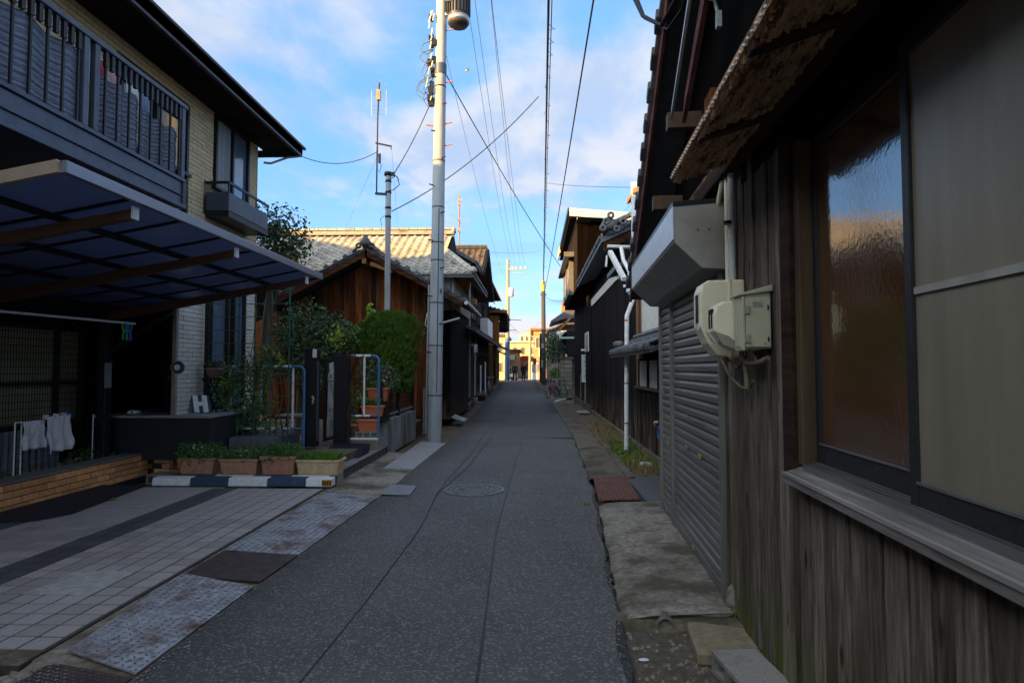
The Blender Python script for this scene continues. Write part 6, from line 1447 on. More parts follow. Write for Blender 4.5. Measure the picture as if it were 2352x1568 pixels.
for c, lb in (((1.19,2.86,.0),"tiny weed in the earth strip by the hollow block"),((1.23,3.86,.03),"small weed at the foot of the shutter guide"),((.60,6.9,.0),"tuft of weed at the corner of the red rust plate")):
    tag(leaves(blades(MB(), c[0]-.03,c[0]+.03,c[1]-.03,c[1]+.03,c[2]-.01,.06,30,int(c[1]*100),.003),[((c[0],c[1],c[2]+.02),(.04,.04,.02))],30,.02,int(c[1]*70)).build("weed", WG), lb, "weed")
for (x, y, lb) in ((.645,3.02,"pale scrap of litter in the right gutter near the camera"),(.60,3.42,"bright litter ring beside the asphalt edge")):
    tag(MB().lathe([(.022,-.042),(.03,-.036),(.02,-.032)],(x,y,0),9,False,1,.5).build("litter", PWHITE), lb, "litter")
# gutter channel and weedy strip further on
b = MB(); k = 0
ysr = [8.6+.3*i for i in range(60)]
for y in ysr:
    x0 = lerp_tab(RE,y)+.0; ch = x0+.42; j = [ra.uniform(-.012,.012) for _ in range(6)]
    b.v += [(x0+j[0],y,-.05),(x0+.005+j[0],y,.012+zg(y)),(ch+j[1],y,.03+zg(y)),(ch+.01,y,-.09),(ch+.085,y,-.09),(ch+.09+j[2],y,.035+zg(y)),(ch+.20+j[3],y,.045+zg(y)),(ch+.21,y,-.05)]
    if k:
        for q_ in range(7): b.f.append([8*k-8+q_,8*k-7+q_,8*k+1+q_,8*k+q_]); b.s.append(False)
    k += 1
b.build("gutter_channel", CONCLEDGE, kind='structure')
b = MB(); b.prism([(1.20,8.3,-.1),(2.3,8.3,-.1),(2.3,26,-.1),(1.25,26,-.1)],(0,0,.12)); b.build("verge_soil", SOIL, kind='structure')
b = MB(); b.prism([(1.30,7.0,-.1),(2.0,7.0,-.1),(2.0,8.62,-.1),(1.30,8.62,-.1)],(0,0,.125)); b.build("asphalt_patch_side", PATCH, kind='structure')
b = MB(); blades(b,1.45,1.95,9.3,12.4,.02,.12,800,91,.005,.6); leaves(b,[((1.6,10.6,.06),(.18,.8,.06)),((1.65,11.9,.06),(.15,.5,.07))],380,.06,93); b.build("weeds", WG, kind='stuff')
b = MB(); blades(b,1.42,1.98,8.7,17,.02,.13,1700,92,.005,.8); b.build("dry_grass", DRYG, kind='stuff')
b = MB(); q = random.Random(14)
for k in range(260): 
    y = q.uniform(8.7,15); x = q.uniform(1.35,1.95); s = q.uniform(.012,.035); b.lathe([(s*.8,-s*.4),(s,0),(s*.5,s*.6)],(x,y,.025),5,False,1,q.uniform(.6,1.2))
b.build("gravel", CONCLEDGE, kind='stuff')
for k,(x,y,s,m_,lb) in enumerate(((1.62,9.9,.10,TERRA,"broken orange tile lying in the weeds"),(1.75,9.6,.12,PLASTER,"white stone chunk lying in the weeds"),(1.9,12.6,.13,mat("tan_slab",(1,1,1)),"brown stone by the foot of the white downpipe"))):
    tag(MB().lathe([(s*.8,-.02),(s,s*.2),(s*.7,s*.5),(s*.2,s*.6)],(x,y,.02),7,False,1,.7).build("stone", m_), lb, "stone")
# ------------------------------------------------------------------ black house beyond the shutter
B3 = thing("black_house", "black charred board house with a heavy tiled roof beyond the shutter", "house", (4,15,0))
XB = 2.0
MB().box(XB+.02,7.5,7.4,13.3,-.1,3.9).build("wall", WOODBLACK, B3); MB().box(XB+.02,7.5,13.3,20.6,-.1,4.42).build("wall", WOODBLACK, B3)
planks_y(B3, XB+.018, 7.5, 11.75, .12, 1.18, .15, WOODBLACK, -1, .016, .006, 31)
planks_y(B3, XB+.018, 11.76, 20.6, .15, 3.6, .24, WOODBLACK, -1, .016, .008, 32)
planks_y(B3, XB+.018, 11.1, 11.75, 1.19, 2.9, .16, WOODBROWN, -1, .016, .006, 33)
MB().box(XB-.06,XB+.06,7.4,20.6,-.1,.14).build("footing", CONCLEDGE, B3)
MB().box(XB-.02,XB+.017,7.4,11.05,2.10,3.05).build("plaster_panel", PLASTER, B3)
MB().box(XB-.06,XB+.02,7.5,11.7,1.17,1.215).build("sill", mat("pale_brown_beam",(1,1,1)), B3)
for y0, y1 in ((7.6,8.55),(8.62,9.55),(9.62,10.45),(10.52,11.4)):
    f = MB(); f.box(XB-.03,XB+.01,y0,y0+.04,1.22,1.72); f.box(XB-.03,XB+.01,y1-.04,y1,1.22,1.72); f.box(XB-.03,XB+.01,y0+.041,y1-.041,1.68,1.72); fo = f.build("window", WOODBLACK, B3)
    MB().box(XB-.012,XB+.008,y0+.042,y1-.042,1.22,1.679).build("pane", PANEW, fo)
# little tiled pent roof over the windows
MB().prism([(1.46,7.4,1.80),(2.0,7.4,2.06),(2.0,7.4,1.98),(1.46,7.4,1.745)],(0,4.05,0)).build("pent_roof", KAWARAD, B3)
eave_discs(B3, (1.445,7.5,1.825),(1.445,11.45,1.825), KAWARAD, .05, .235, .08, (-1,0,0), "pent_tile")
kb_ = kawara_mb(.235,.32,.02,.03); pme = kb_.mesh("pent_tile", KAWARAD); upv = Vector((.54,0,.26)).normalized(); Rp = frame_of((0,-1,0), upv)
for j in range(2):
    for i in range(17): piece("pent_tile", pme, B3, Vector((1.46,11.38-.235*i,1.83))+upv*(.27*j), Rp)
ridge_caps(B3, (1.93,7.45,2.03),(1.93,11.4,2.03), KAWARAD, .06, .26, 2)
MB().lathe([(.02,0),(.11,.02),(.12,.10),(.05,.13)],(0,0,0),14).build("ridge_ornament", KAWARAD, B3).location = Vector((1.62,11.42,1.93)) - WL[B3.name]
# main roof and verge facing the camera
EX, EZ3 = 1.50, 4.43
def rz3(x): return EZ3 + (x-EX)*.46
MB().prism([(EX,13.25,EZ3),(5.0,13.25,rz3(5.0)),(5.0,13.25,rz3(5.0)-.14),(EX,13.25,EZ3-.12)],(0,7.5,0)).build("roof", KAWARAD, B3)
eave_discs(B3, (EX-.02,13.3,EZ3+.01),(EX-.02,20.7,EZ3+.01), KAWARAD, .062, .26, .12, (-1,0,0))
eave_discs(B3, (EX+.1,13.2,EZ3+.06),(4.2,13.2,rz3(4.2)+.02), KAWARAD, .065, .24, .25, (0,-1,0), "verge_tile")
kb3 = kawara_mb(.27,.34,.03,.05); k3 = kb3.mesh("roof_tile", KAWARAD); up3 = Vector((1,0,.46)).normalized(); R3 = frame_of((0,-1,0), up3)
for i in range(6):
    for j in range(10): piece("roof_tile", k3, B3, Vector((EX+.05,13.4+.27*i,EZ3+.05))+up3*(.27*j), R3)
ridge_caps(B3, (EX+.15,13.35,EZ3+.22),(3.6,13.35,rz3(3.6)+.22), KAWARAD, .10, .25, 1, "descending_ridge_tile", base=False)
ridge_caps(B3, (EX+.3,13.30,EZ3+.13),(3.6,13.30,rz3(3.6)+.10), KAWARAD, .08, .22, 1, "descending_ridge_tile", base=False)
b = MB(); b.lathe([(.02,0),(.15,.03),(.18,.12),(.12,.22),(.03,.30)],(EX+.16,13.15,EZ3+.14),10,True,1,.6)
for dx, dz in ((-.12,.02),(.18,.0),(.05,.30),(.32,.16),(-.05,.17)): b.ring((EX+.14+dx,13.05,EZ3+.14+dz),.055,.028,'y',12,6)
b.build("ridge_ornament", KAWARAD, B3)
MB().prism([(EX+.05,13.30,EZ3-.13),(4.5,13.30,rz3(4.5)-.16),(4.5,13.30,rz3(4.5)-.34),(EX+.05,13.30,EZ3-.30)],(0,.04,0)).build("bargeboard", WOODDARKX, B3)
MB().box(XB-.03,XB+.017,14.2,20.6,3.64,3.87).build("plaster_band", PLASTER, B3)
MB().prism([(2.0,13.34,3.9),(6,13.34,3.9),(6,13.34,rz3(6)-.3),(2.0,13.34,rz3(2.0)-.25)],(0,.1,0)).build("gable_wall", WOODBROWN, B3)
b = MB(); b.prism([(1.62,11.9,3.6),(2.05,11.9,3.75),(6,11.9,5.2),(6,11.9,5.08),(2.05,11.9,3.62),(1.62,11.9,3.5)],(0,1.3,0)); b.build("lower_roof", KAWARAD, B3)
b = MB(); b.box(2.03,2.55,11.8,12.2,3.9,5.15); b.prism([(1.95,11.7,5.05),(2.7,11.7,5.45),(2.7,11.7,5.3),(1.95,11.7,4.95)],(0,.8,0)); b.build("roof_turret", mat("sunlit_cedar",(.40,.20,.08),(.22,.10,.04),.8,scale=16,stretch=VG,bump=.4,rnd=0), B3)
b = MB(); b.box(1.93,2.03,11.75,11.80,3.9,5.2); b.build("corner_post", PWHITE, B3)
# white rainwater pipes
RW = thing("rain_pipe", "white rainwater downpipe with bent collector pipes in front of the black house", "rain pipe", (1.7,11,.1))
MB().tube([(1.52,12.4,4.04),(2.08,12.4,4.02)],.035,10).build("gutter_end", PWHITE, RW)
MB().bar(at(1402,577,12.2),at(1435,640,11.2),.085,.075).build("collector", PWHITE, RW); MB().tube([at(1428,568,12.3),at(1433,596,11.9),at(1448,624,11.3)],.040,10).build("collector", PWHITE, RW)
MB().tube([at(1395,585,12.4),at(1393,612,12.4)],.022,8).build("spout", PWHITE, RW)
b = MB(); hp = at(1448,660,11.05); b.box(hp.x-.06,hp.x+.06,hp.y-.06,hp.y+.06,hp.z-.08,hp.z+.08); b.tube([hp+Vector((-.12,0,.03)),hp+Vector((-.04,0,.03))],.03,8); b.tube([hp+Vector((0,.1,.35)),hp+Vector((0,.02,.08))],.03,8); b.build("hopper", PWHITE, RW, bev=.01)
pbm = at(1440,1028,10.97)
MB().tube([hp+Vector((0,0,-.08)),at(1456,684,11.02),at(1441,724,10.97),pbm],.040,12).build("downpipe", PWHITE, RW)
for y in (735,880,972): p = at(1440,y,10.97); MB().tube([p+Vector((0,0,-.012)),p+Vector((0,0,.012))],.045,12).build("clip", mat("rusty_step_bolt",(1,1,1)), RW)
MB().tube([pbm,pbm+Vector((-.02,-.08,-.06))],.046,10).build("shoe", PC, RW)
t = thing("wall_tap", "small pale bracket with a blue hose against the black house by the shutter", "tap", (1.95,9.6,.5))
MB().tube([(1.96,9.75,.62),(1.90,9.6,.70),(1.92,9.5,.72)],.02,6).build("bracket", PWHITE, t); MB().ring((1.94,9.45,.55),.09,.02,'x',14,5).build("hose", TAPEB, t)
# framed signboard on a post, with a white window frame above it
SG = thing("signboard", "white framed signboard with vertical black lettering on a grey post", "sign", (1.88,23,0))
sx0, sx1, sz0, sz1 = 1.82, 2.17, 1.02, 2.06
b = MB(); b.box(sx0,sx1,22.98,23.06,sz0,sz1); bd = b.build("board", PWHITE, SG, bev=.006)
b = MB(); b.box(sx0,sx0+.05,22.955,22.978,sz0,sz1); b.box(sx1-.09,sx1,22.955,22.978,sz0,sz1); b.box(sx0+.051,sx1-.091,22.955,22.978,sz0,sz0+.08); b.box(sx0+.051,sx1-.091,22.955,22.978,sz1-.05,sz1); b.build("frame", PWHITE, SG)
b = MB(); cxs = (sx0+sx1)/2-.02
def glyph(b, z, strokes, s=.115):
    for u0, v0, u1, v1 in strokes: b.bar((cxs+(u0-.5)*s,22.972,z+(v0-.5)*s),(cxs+(u1-.5)*s,22.972,z+(v1-.5)*s),.012,.018,(0,1,0))
for z, st in ((1.91,[(0,.9,1,.9),(.5,1,.5,0),(.1,.5,.9,.5),(.2,.1,.8,.1)]),(1.76,[(.1,1,.1,0),(.1,.95,.9,.95),(.9,.95,.9,0),(.1,.5,.9,.5),(.5,1,.5,0)]),(1.61,[(0,.7,1,.7),(.3,1,.3,.4),(.7,1,.7,.4),(.1,.1,.9,.1),(.5,.4,.5,.1)]),(1.42,[(.2,1,.2,0),(.2,.8,.9,.8),(.9,.8,.9,.1),(.2,.4,.9,.4)]),(1.27,[(0,.9,1,.9),(.5,.9,0,0),(.5,.9,1,0),(.2,.4,.8,.4)]),(1.15,[(.1,.9,.9,.9),(.1,.1,.9,.1),(.5,.9,.5,.1)])): glyph(b, z, st)
b.build("lettering", DARKM, bd)
MB().box(1.93,1.99,23.0,23.05,-.05,sz0).build("post", mat("grey_post",(.26,.25,.25),None,.7,rnd=0), SG); MB().box(1.78,1.80,23.1,23.14,-.05,1.3).build("post", mat("grey_post",(1,1,1)), SG)
WFR = thing("window_frame", "white framed narrow window above the signboard", "window", (1.97,22.4,2.1))
b = MB(); b.box(1.94,2.0,21.6,21.68,2.15,2.85); b.box(1.94,2.0,22.9,22.98,2.15,2.85); b.box(1.94,2.0,21.681,22.899,2.78,2.85); b.box(1.80,1.99,22.95,22.99,2.20,2.27); b.build("frame", PWHITE, WFR)
MB().box(1.955,1.99,21.69,22.89,2.15,2.779).build("pane", PANEG, WFR)
mat("shade_grey_frame",(.12,.12,.125),None,.7,rnd=0)  # white frames greyed down, shade put into their colour
# ------------------------------------------------------------------ taller house with the metal eave
B4 = thing("metal_roof_house", "tall dark house with a flat pale metal roof edge further along the right side", "house", (4,24,0))
MB().box(1.99,8,20.75,29.2,-.1,6.6).build("wall", WOODBLACK, B4)
planks_x(B4, 20.74, 1.52, 3.6, 4.3, lambda x: 6.55, .2, mat("shade_black_boards",(.004,.0025,.002),(.002,.0015,.0015),1.0,scale=24,stretch=VG,bump=.4,spec=0,rnd=.3), seed=41); planks_y(B4, 1.988, 20.8, 29.2, .2, 4.2, .32, WOODBLACK, -1, .016, .01, 42)  # camera-facing boards coloured near black to stand in for shade on this wall
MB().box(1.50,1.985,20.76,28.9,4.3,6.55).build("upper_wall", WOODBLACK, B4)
MB().prism([(1.22,20.2,6.93),(4.2,20.2,6.66),(4.2,20.2,6.42),(1.22,20.2,6.66)],(0,.03,0)).build("fascia", mat("pale_metal_fascia",(.50,.53,.53),(.42,.45,.46),.4,metal=.3,scale=6,bump=.04,rnd=0), B4)
MB().prism([(1.20,20.24,6.95),(8,20.24,6.34),(8,20.24,6.24),(1.20,20.24,6.85)],(0,8.3,0)).build("roof", mat("pale_metal_fascia",(1,1,1)), B4)
MB().box(1.24,1.50,20.3,28.5,6.62,6.66).build("soffit", SOFFIT, B4)
MB().box(1.17,1.195,20.22,28.55,6.78,6.95).build("eave_fascia", DARKM, B4); MB().box(1.16,1.20,26.6,28.56,6.62,6.95).build("sun_painted_fascia", mat("sun_cream_board",(.55,.48,.30),None,.8,rnd=0), B4)  # far end of the eave: its sunlight painted on as a cream strip
MB().box(1.47,1.50,20.25,28.5,6.56,6.615).build("eave_trim", STEEL, B4)
MB().prism([(1.13,22,5.66),(1.50,22,5.80),(1.50,22,5.60),(1.13,22,5.56)],(0,5.2,0)).build("canopy", DARKM, B4); MB().box(1.12,1.49,21.94,21.99,5.60,5.78).build("canopy_end", mat("shade_grey_frame",(1,1,1)), B4)  # canopy colours darkened so that it looks shaded
f = MB(); f.box(1.32,1.49,22.3,22.4,4.35,5.55); f.box(1.32,1.49,24.3,24.4,4.35,5.55); f.box(1.32,1.49,26.3,26.4,4.35,5.55); f.box(1.30,1.49,22.3,26.4,4.25,4.345); fo = f.build("window", mat("shade_grey_frame",(.12,.12,.125),None,.7,rnd=0), B4)
MB().box(1.36,1.40,22.41,24.29,4.36,5.54).build("pane", PANEG, fo); MB().box(1.36,1.40,24.41,26.29,4.36,5.54).build("pane", PANEG, fo)
MB().box(1.93,2.05,20.75,29.2,-.1,.25).build("footing", CONCLEDGE, B4)
# block gate pillar, walls, tree, lamp, awning
GPL = thing("gate_pillar", "concrete block gate pillar with a flat cap beside the bicycles", "gate pillar", (1.72,32,0))
MB().box(1.46,2.0,31.86,32.36,-.1,1.98).build("core", mat("dark_mortar",(1,1,1)), GPL)
for k in range(9):
    z = .0+.222*k
    MB().box(1.43,1.62,31.82,32.4,z,z+.205).build("block", BLOCKM, GPL, bev=.012); MB().box(1.63,2.03,31.82,32.4,z,z+.205).build("block", BLOCKM, GPL, bev=.012)
MB().box(1.38,2.08,31.78,32.44,2.0,2.13).build("cap", CONCLEDGE, GPL, bev=.01)
MB().box(2.05,2.24,31.8,32.3,-.1,1.80).build("jamb_post", CONC, GPL)
for k, (x, c, h, lb) in enumerate(((1.48,"red_petal",.14,"small red ornament on the corner of the gate pillar cap"),(1.72,"white_plaster",.16,"small white ornament standing on the gate pillar cap"))):
    tag(MB().lathe([(.05,0),(.06,.05),(.03,h*.8),(.01,h)],(x,31.95,2.131),8).build("ornament", MATS[c]), lb, "ornament")
MB().box(1.0,1.95,37.0,37.2,0,1.9); tag(MB().box(.98,2.2,37.0,37.2,-.1,1.85).build("block_wall", CONC), "grey concrete wall behind the parked bicycles", "wall")
AW = thing("awning", "pale green corrugated awning edge over the far gateway", "awning", (1.9,33,3.1)); MB().box(1.46,2.30,33,33.06,3.14,3.25).build("edge", mat("mint_plastic",(.45,.66,.58),None,.4,rnd=0), AW); MB().box(1.46,2.30,33.061,34.2,3.20,3.24).build("sheet", mat("mint_plastic",(1,1,1)), AW)
for x in (1.5,2.28): MB().box(x-.02,x+.02,34.1,34.15,0,3.2).build("post", DARKM, AW)
LP = thing("gate_lamp", "round white gate lamp in front of the dark tree", "lamp", (1.45,34.5,3.2)); MB().lathe([(.06,0),(.12,.06),(.13,.2),(.05,.26)],(1.42,34.2,3.35),12).build("globe", PWHITE, LP); MB().tube([(1.42,34.2,0),(1.42,34.2,3.35)],.025,7).build("stem", DARKM, LP)
shrub("garden_tree","dark garden tree behind the concrete wall on the right","tree",(1.2,38.5,.05),[((1.15,38.3,3.2),(.55,.5,.9)),((1.55,38.6,2.5),(.6,.5,.8)),((.95,38.2,2.3),(.35,.4,.6))],1700,.13,DARKLEAF,81,[([(1.2,38.5,0),(1.2,38.4,2.0),(1.2,38.3,3.4)],[.08,.06,.02])])
shrub("roadside_weed","bright green weed clump at the foot of the wooden pole","plant",(1.35,33.5,0),[((1.2,34.5,1.25),(.30,.2,.35))],260,.11,WG,82,[([(1.22,34.5,0),(1.2,34.5,1.1)],[.02,.01])])
shrub("roadside_plant","small green plant between the bicycle and the block pillar","plant",(1.36,31.6,0),[((1.36,31.5,.45),(.09,.1,.22))],90,.07,WG,83,[([(1.36,31.5,0),(1.36,31.5,.4)],[.01,.006])])
B6 = thing("brown_tile_house", "house with an orange brown tiled roof catching the sun on the far right", "house", (3.5,43,0))
MB().box(2.1,7,38.0,47,-.1,3.9).build("wall", WOODBLACK, B6)
MB().prism([(1.40,38.6,3.75),(2.4,38.6,4.85),(2.4,38.6,4.7),(1.40,38.6,3.6)],(0,6.4,0)).build("roof", KAWARAO, B6)
u6 = Vector((1,0,1.1)).normalized(); tile_slope(B6, (1.42,44.9,3.78), (0,-1,0), u6, 6.2, 1.45, KAWARAO, 150, w=.27, ex=.25)
MB().prism([(1.2,41,4.75),(2.2,41,5.45),(5,41,5.5),(5,41,5.0),(2.2,41,4.9),(1.2,41,4.6)],(0,4.5,0)).build("upper_roof", KAWARAD, B6); MB().box(1.95,2.3,41.6,42,5.4,6.1).build("chimney", mat("orange_brick_tower",(.40,.19,.08),None,.8,rnd=0), B6)
tag(MB().prism([(1.42,38.2,3.3),(1.9,36.9,3.85),(1.9,36.9,3.75),(1.42,38.2,3.2)],(.05,0,0)).build("gutter_board", PWHITE), "white slanting gutter board under the orange brown roof", "board")
B7 = thing("corrugated_house", "grey corrugated gable house behind the garden tree", "house", (2.6,50,.2))
b = MB(); b.box(1.2,6,48,56,0,4.4); b.build("wall", PLASTERG, B7); MB().prism([(1.05,47.9,4.4),(2.2,47.9,5.1),(6,47.9,5.1),(6,47.9,5.0),(2.2,47.9,4.98),(1.05,47.9,4.28)],(0,8,0)).build("roof", KAWARAD, B7)
MB().box(.62,1.15,57,60,.1,4.8).build("side_wall", WOODBLACK, B7); 
# loose things on the right gutter
slab("drain_cover","pale blue metal cover propped over the gutter by the bicycles","drain cover",[(.98,27.3,.04),(1.52,27.9,.16),(1.52,28.5,.18),(.98,28.3,.06)],.03,STEEL)
slab("concrete_slab","pale slab lying on the gutter edge near the signboard post","slab",[(1.45,20.0,.10),(1.85,20.1,.10),(1.85,20.9,.11),(1.45,20.8,.11)],.04,CONCBLUE)
# ------------------------------------------------------------------ bicycles, scooter, people
def bicycle(name, label, loc, rz, fm, group=None, basket=True):
    t = thing(name, label, "bicycle", (0,0,0), group); R = .31; w = 1.02
    for x in (0, w):
        wh = MB().ring((x,0,R),R-.02,.022,'y',26,6).build("wheel", RUBBER, t)
        sp_ = MB()
        for k in range(12): a = pi*k/6; sp_.tube([(x,0,R),(x+(R-.03)*cos(a),0,R+(R-.03)*sin(a))],.003,3,cap=False)
        sp_.lathe([(.02,-.03),(.02,.03)],(x,0,R),8); sp_.build("spoke", STEEL, wh)
    b = MB(); bb = (.42,0,.28); st = (.32,0,.72); hd = (.82,0,.80); hl = (.86,0,.66)
    for p, q in ((bb,(.30,0,.80)),(bb,hl),(st,hl),(bb,(0,.0,R)),((0,0,R),st)): b.tube([p,q],.018,7)
    b.build("frame", fm, t); MB().tube([hd,(.88,0,.58),(w,0,R)],.017,7).build("fork", fm, t)
    MB().tube([(.80,0,.84),(.82,0,.98)],.015,6).build("stem", STEEL, t); MB().tube([(.66,-.26,.98),(.80,-.24,1.0),(.83,0,.99),(.80,.24,1.0),(.66,.26,.98)],.014,7).build("handlebar", STEEL, t)
    MB().lathe([(.03,0),(.11,.02),(.10,.06),(.04,.08)],(.26,0,.82),10,True,1.25,.75).build("saddle", DARKM, t)
    MB().tube([(.42,-.10,.20),(.42,-.06,.28),(.42,.06,.28),(.42,.10,.36)],.014,6).build("pedal", DARKM, t)
    for x, a0 in ((0,.1),(w,.3)): MB().tube([(x+(R+.03)*cos(a0+i*.35),0,R+(R+.03)*sin(a0+i*.35)) for i in range(8)],.014,5).build("mudguard", STEEL, t)
    if basket:
        b = MB()
        for k in range(5): z = .82+.05*k; h = .10+.012*k; b.tube([(.9,-h,z),(.9+2*h,-h,z),(.9+2*h,h,z),(.9,h,z),(.9,-h,z)],.005,4)
        for k in range(8): a = k/8; b.tube([(.9+.2*a,-.10,.82),(.9+.28*a,-.15,1.02)],.004,4); b.tube([(.9+.2*a,.10,.82),(.9+.28*a,.15,1.02)],.004,4)
        b.build("basket", DARKM, t)
    t.location = Vector(loc); t.rotation_euler.z = rz; t.rotation_euler.x = 0; return t
bicycle("bicycle","black bicycle with red lamp side parked at the right kerb under the wooden pole",(1.15,31.9,.0),radians(-112),mat("dark_red_frame",(.30,.03,.05),None,.35,metal=.2,rnd=0))
bicycle("bicycle","second black bicycle half hidden against the block gate pillar",(1.30,32.8,.0),radians(-70),DARKM,basket=False)
bicycle("bicycle","pale blue bicycle parked before the left house fronts",(-2.50,33.5,.05),radians(-80),mat("pale_blue_frame",(.30,.45,.58),None,.35,metal=.2,rnd=0))
bicycle("bicycle","white bicycle parked behind the pale blue one",(-2.62,36.0,.02),radians(-84),PWHITE)
def scooter(loc, rz):
    t = thing("scooter", "cream motor scooter parked in the sun at the far crossing", "scooter", (0,0,0))
    for x in (0,1.2): MB().ring((x,0,.24),.18,.06,'y',18,6).build("wheel", RUBBER, t)
    CR_ = mat("cream_scooter", (.62,.58,.45), None, .35, rnd=0)
    MB().prism([(-.3,-.17,.35),(-.25,-.17,.72),(.35,-.17,.74),(.45,-.17,.32),(.85,-.17,.28),(.95,-.17,.95),(1.06,-.17,.95),(1.12,-.17,.35),(.95,-.17,.18),(.2,-.17,.2)],(0,.34,0)).build("body", CR_, t, bev=.03)
    MB().prism([(-.3,-.15,.725),(-.28,-.15,.80),(.33,-.15,.82),(.38,-.15,.745)],(0,.30,0)).build("seat", DARKM, t, bev=.02)
    MB().tube([(.92,-.32,1.05),(1.0,-.1,1.0),(1.0,.1,1.0),(.92,.32,1.05)],.02,7).build("handlebar", DARKM, t); MB().lathe([(.02,-.03),(.08,0),(.06,.05)],(1.10,0,.86),10).build("headlight", PWHITE, t)
    MB().prism([(1.0,-.07,.45),(1.32,-.07,.36),(1.4,-.07,.3),(1.36,-.07,.45),(1.15,-.07,.56)],(0,.14,0)).build("mudguard", CR_, t, bev=.02)
    t.location = Vector(loc); t.rotation_euler.z = rz
scooter((-2.15,62,.30), radians(70))
def skin(name, verts, edges, radii, m, parent, root=0, sub=1):
    me = bpy.data.meshes.new(name); me.from_pydata(verts, edges, []); me.materials.append(m)
    o = bpy.data.objects.new(name, me); COL.objects.link(o)
    s = o.modifiers.new("skin",'SKIN'); lay = me.skin_vertices[0] if me.skin_vertices else None
    if lay is None:
        bm = bmesh.new(); bm.from_mesh(me); bm.verts.layers.skin.verify(); bm.to_mesh(me); bm.free(); lay = me.skin_vertices[0]
    for i, r_ in enumerate(radii): lay.data[i].radius = (r_, r_) if not isinstance(r_, tuple) else r_; lay.data[i].use_root = (i == root)
    q = o.modifiers.new("smooth",'SUBSURF'); q.levels = sub; q.render_levels = sub
    if parent: o.parent = parent
    return o
SKINM = mat("skin", (.42,.26,.19), None, .6, rnd=0); HAIRM = mat("black_hair", (.015,.013,.012), None, .6, rnd=0)
def person(label, loc, rz, jacket, trousers, extra=None, stride=.16, long_coat=False):
    """walking figure, facing +y"""
    t = thing("person", label, "person", (0,0,0)); s = stride
    V = [(0,0,.93),(0,.01,1.12),(0,.02,1.32),(0,.01,1.44),(0,.02,1.52),(0,.03,1.60),(0,.03,1.70),
         (.10,0,.90),(.11,s*.6,.50),(.11,s,.09),(.11,s+.16,.04),(-.10,0,.90),(-.11,-s*.3,.50),(-.11,-s*1.1,.12),(-.11,-s*1.1+.15,.04),
         (.19,.01,1.38),(.24,-.06,1.12),(.23,.02,.88),(.23,.05,.80),(-.19,.01,1.38),(-.24,.08,1.12),(-.22,.20,.92),(-.22,.23,.85)]
    E_ = [(0,1),(1,2),(2,3),(3,4),(4,5),(5,6),(0,7),(7,8),(8,9),(9,10),(0,11),(11,12),(12,13),(13,14),(3,15),(15,16),(16,17),(17,18),(3,19),(19,20),(20,21),(21,22)]
    Rr = [.13,.125,.145,.10,.055,.085,.085,.085,.062,.042,.04,.085,.062,.042,.04,.062,.045,.035,.03,.062,.045,.035,.03]
    skin("body", V, E_, Rr, SKINM, t)
    J = [0,1,2,3,15,16,17,19,20,21]; mp_ = {a:i for i, a in enumerate(J)}
    jv = [V[i] for i in J]; je = [(mp_[a],mp_[b]) for a, b in E_ if a in mp_ and b in mp_]; jr = [.165,.155,.17,.10,.08,.062,.05,.08,.062,.05]
    if long_coat: jv.append((0,-.01,.62)); je.append((0,len(jv)-1)); jr.append(.19)
    skin("jacket", jv, je, jr, jacket, t)
    T_ = [0,7,8,9,11,12,13]; mt = {a:i for i, a in enumerate(T_)}
    skin("trousers", [V[i] for i in T_], [(mt[a],mt[b]) for a, b in E_ if a in mt and b in mt], [.14,.105,.08,.062,.105,.08,.062], trousers, t)
    skin("shoe", [V[9],(V[10][0],V[10][1],.045)], [(0,1)], [.05,.055], DARKM, t); skin("shoe", [V[13],(V[14][0],V[14][1],.045)], [(0,1)], [.05,.055], DARKM, t)
    skin("hair", [(0,.0,1.64),(0,.01,1.73)], [(0,1)], [.095,.09], HAIRM, t)
    if extra: extra(t)
    t.location = Vector(loc); t.rotation_euler.z = rz; return t
NAVYC = mat("navy_jacket", (.05,.065,.13), None, .8, rnd=0); BLACKC = mat("black_coat", (.012,.011,.013), None, .85, rnd=0); JEAN = mat("dark_trousers", (.02,.02,.028), None, .85, rnd=0)
person("person in a navy jacket walking away at the sunlit end of the lane", (-1.72,57.0,.30), .05, NAVYC, JEAN)
def redbag(t):
    o = MB().box(-.12,.12,-.26,-.14,1.36,1.62).build("bag", mat("red_bag",(.5,.02,.05),None,.6,rnd=0), None, bev=.03); o.parent = t
person("person in a long black coat with a red bag walking away, on the right", (-.92,57.2,.30), -.05, BLACKC, JEAN, redbag, .12, True)
# ------------------------------------------------------------------ wooden pole and far pole
WP = thing("wooden_pole", "dark wooden utility pole at the right kerb carrying the cable bundle", "utility pole", (.88,51,.2))
MB().tube([(.88,51,.1),(.86,51,6),(.84,51,8.75)],[.19,.175,.16],14).build("shaft", mat("dark_wood_pole",(.075,.07,.072),(.04,.038,.04),.85,scale=8,stretch=VG,bump=.3,rnd=0), WP)
MB().tube([(.84,51,8.0),(.84,51,8.85)],.18,12).build("sunlit_pole_top", mat("sun_yellow_paint",(.50,.36,.04),None,.5,rnd=0), WP); MB().tube([(.86,50.9,3.2),(.86,50.9,3.6)],.2,12).build("band", STEEL, WP)  # yellow tube paints the low sunlight onto the top of the pole
MB().bar((.6,50.9,7.7),(1.15,50.9,7.7),.06,.08).build("arm", DARKM, WP)
MB().box(.66,.80,50.80,50.95,1.6,2.2).build("panel", PLASTERG, WP)
FP = thing("utility_pole", "far utility pole with a four insulator arm and blue wrapped foot", "utility pole", (-2.62,62,.3))
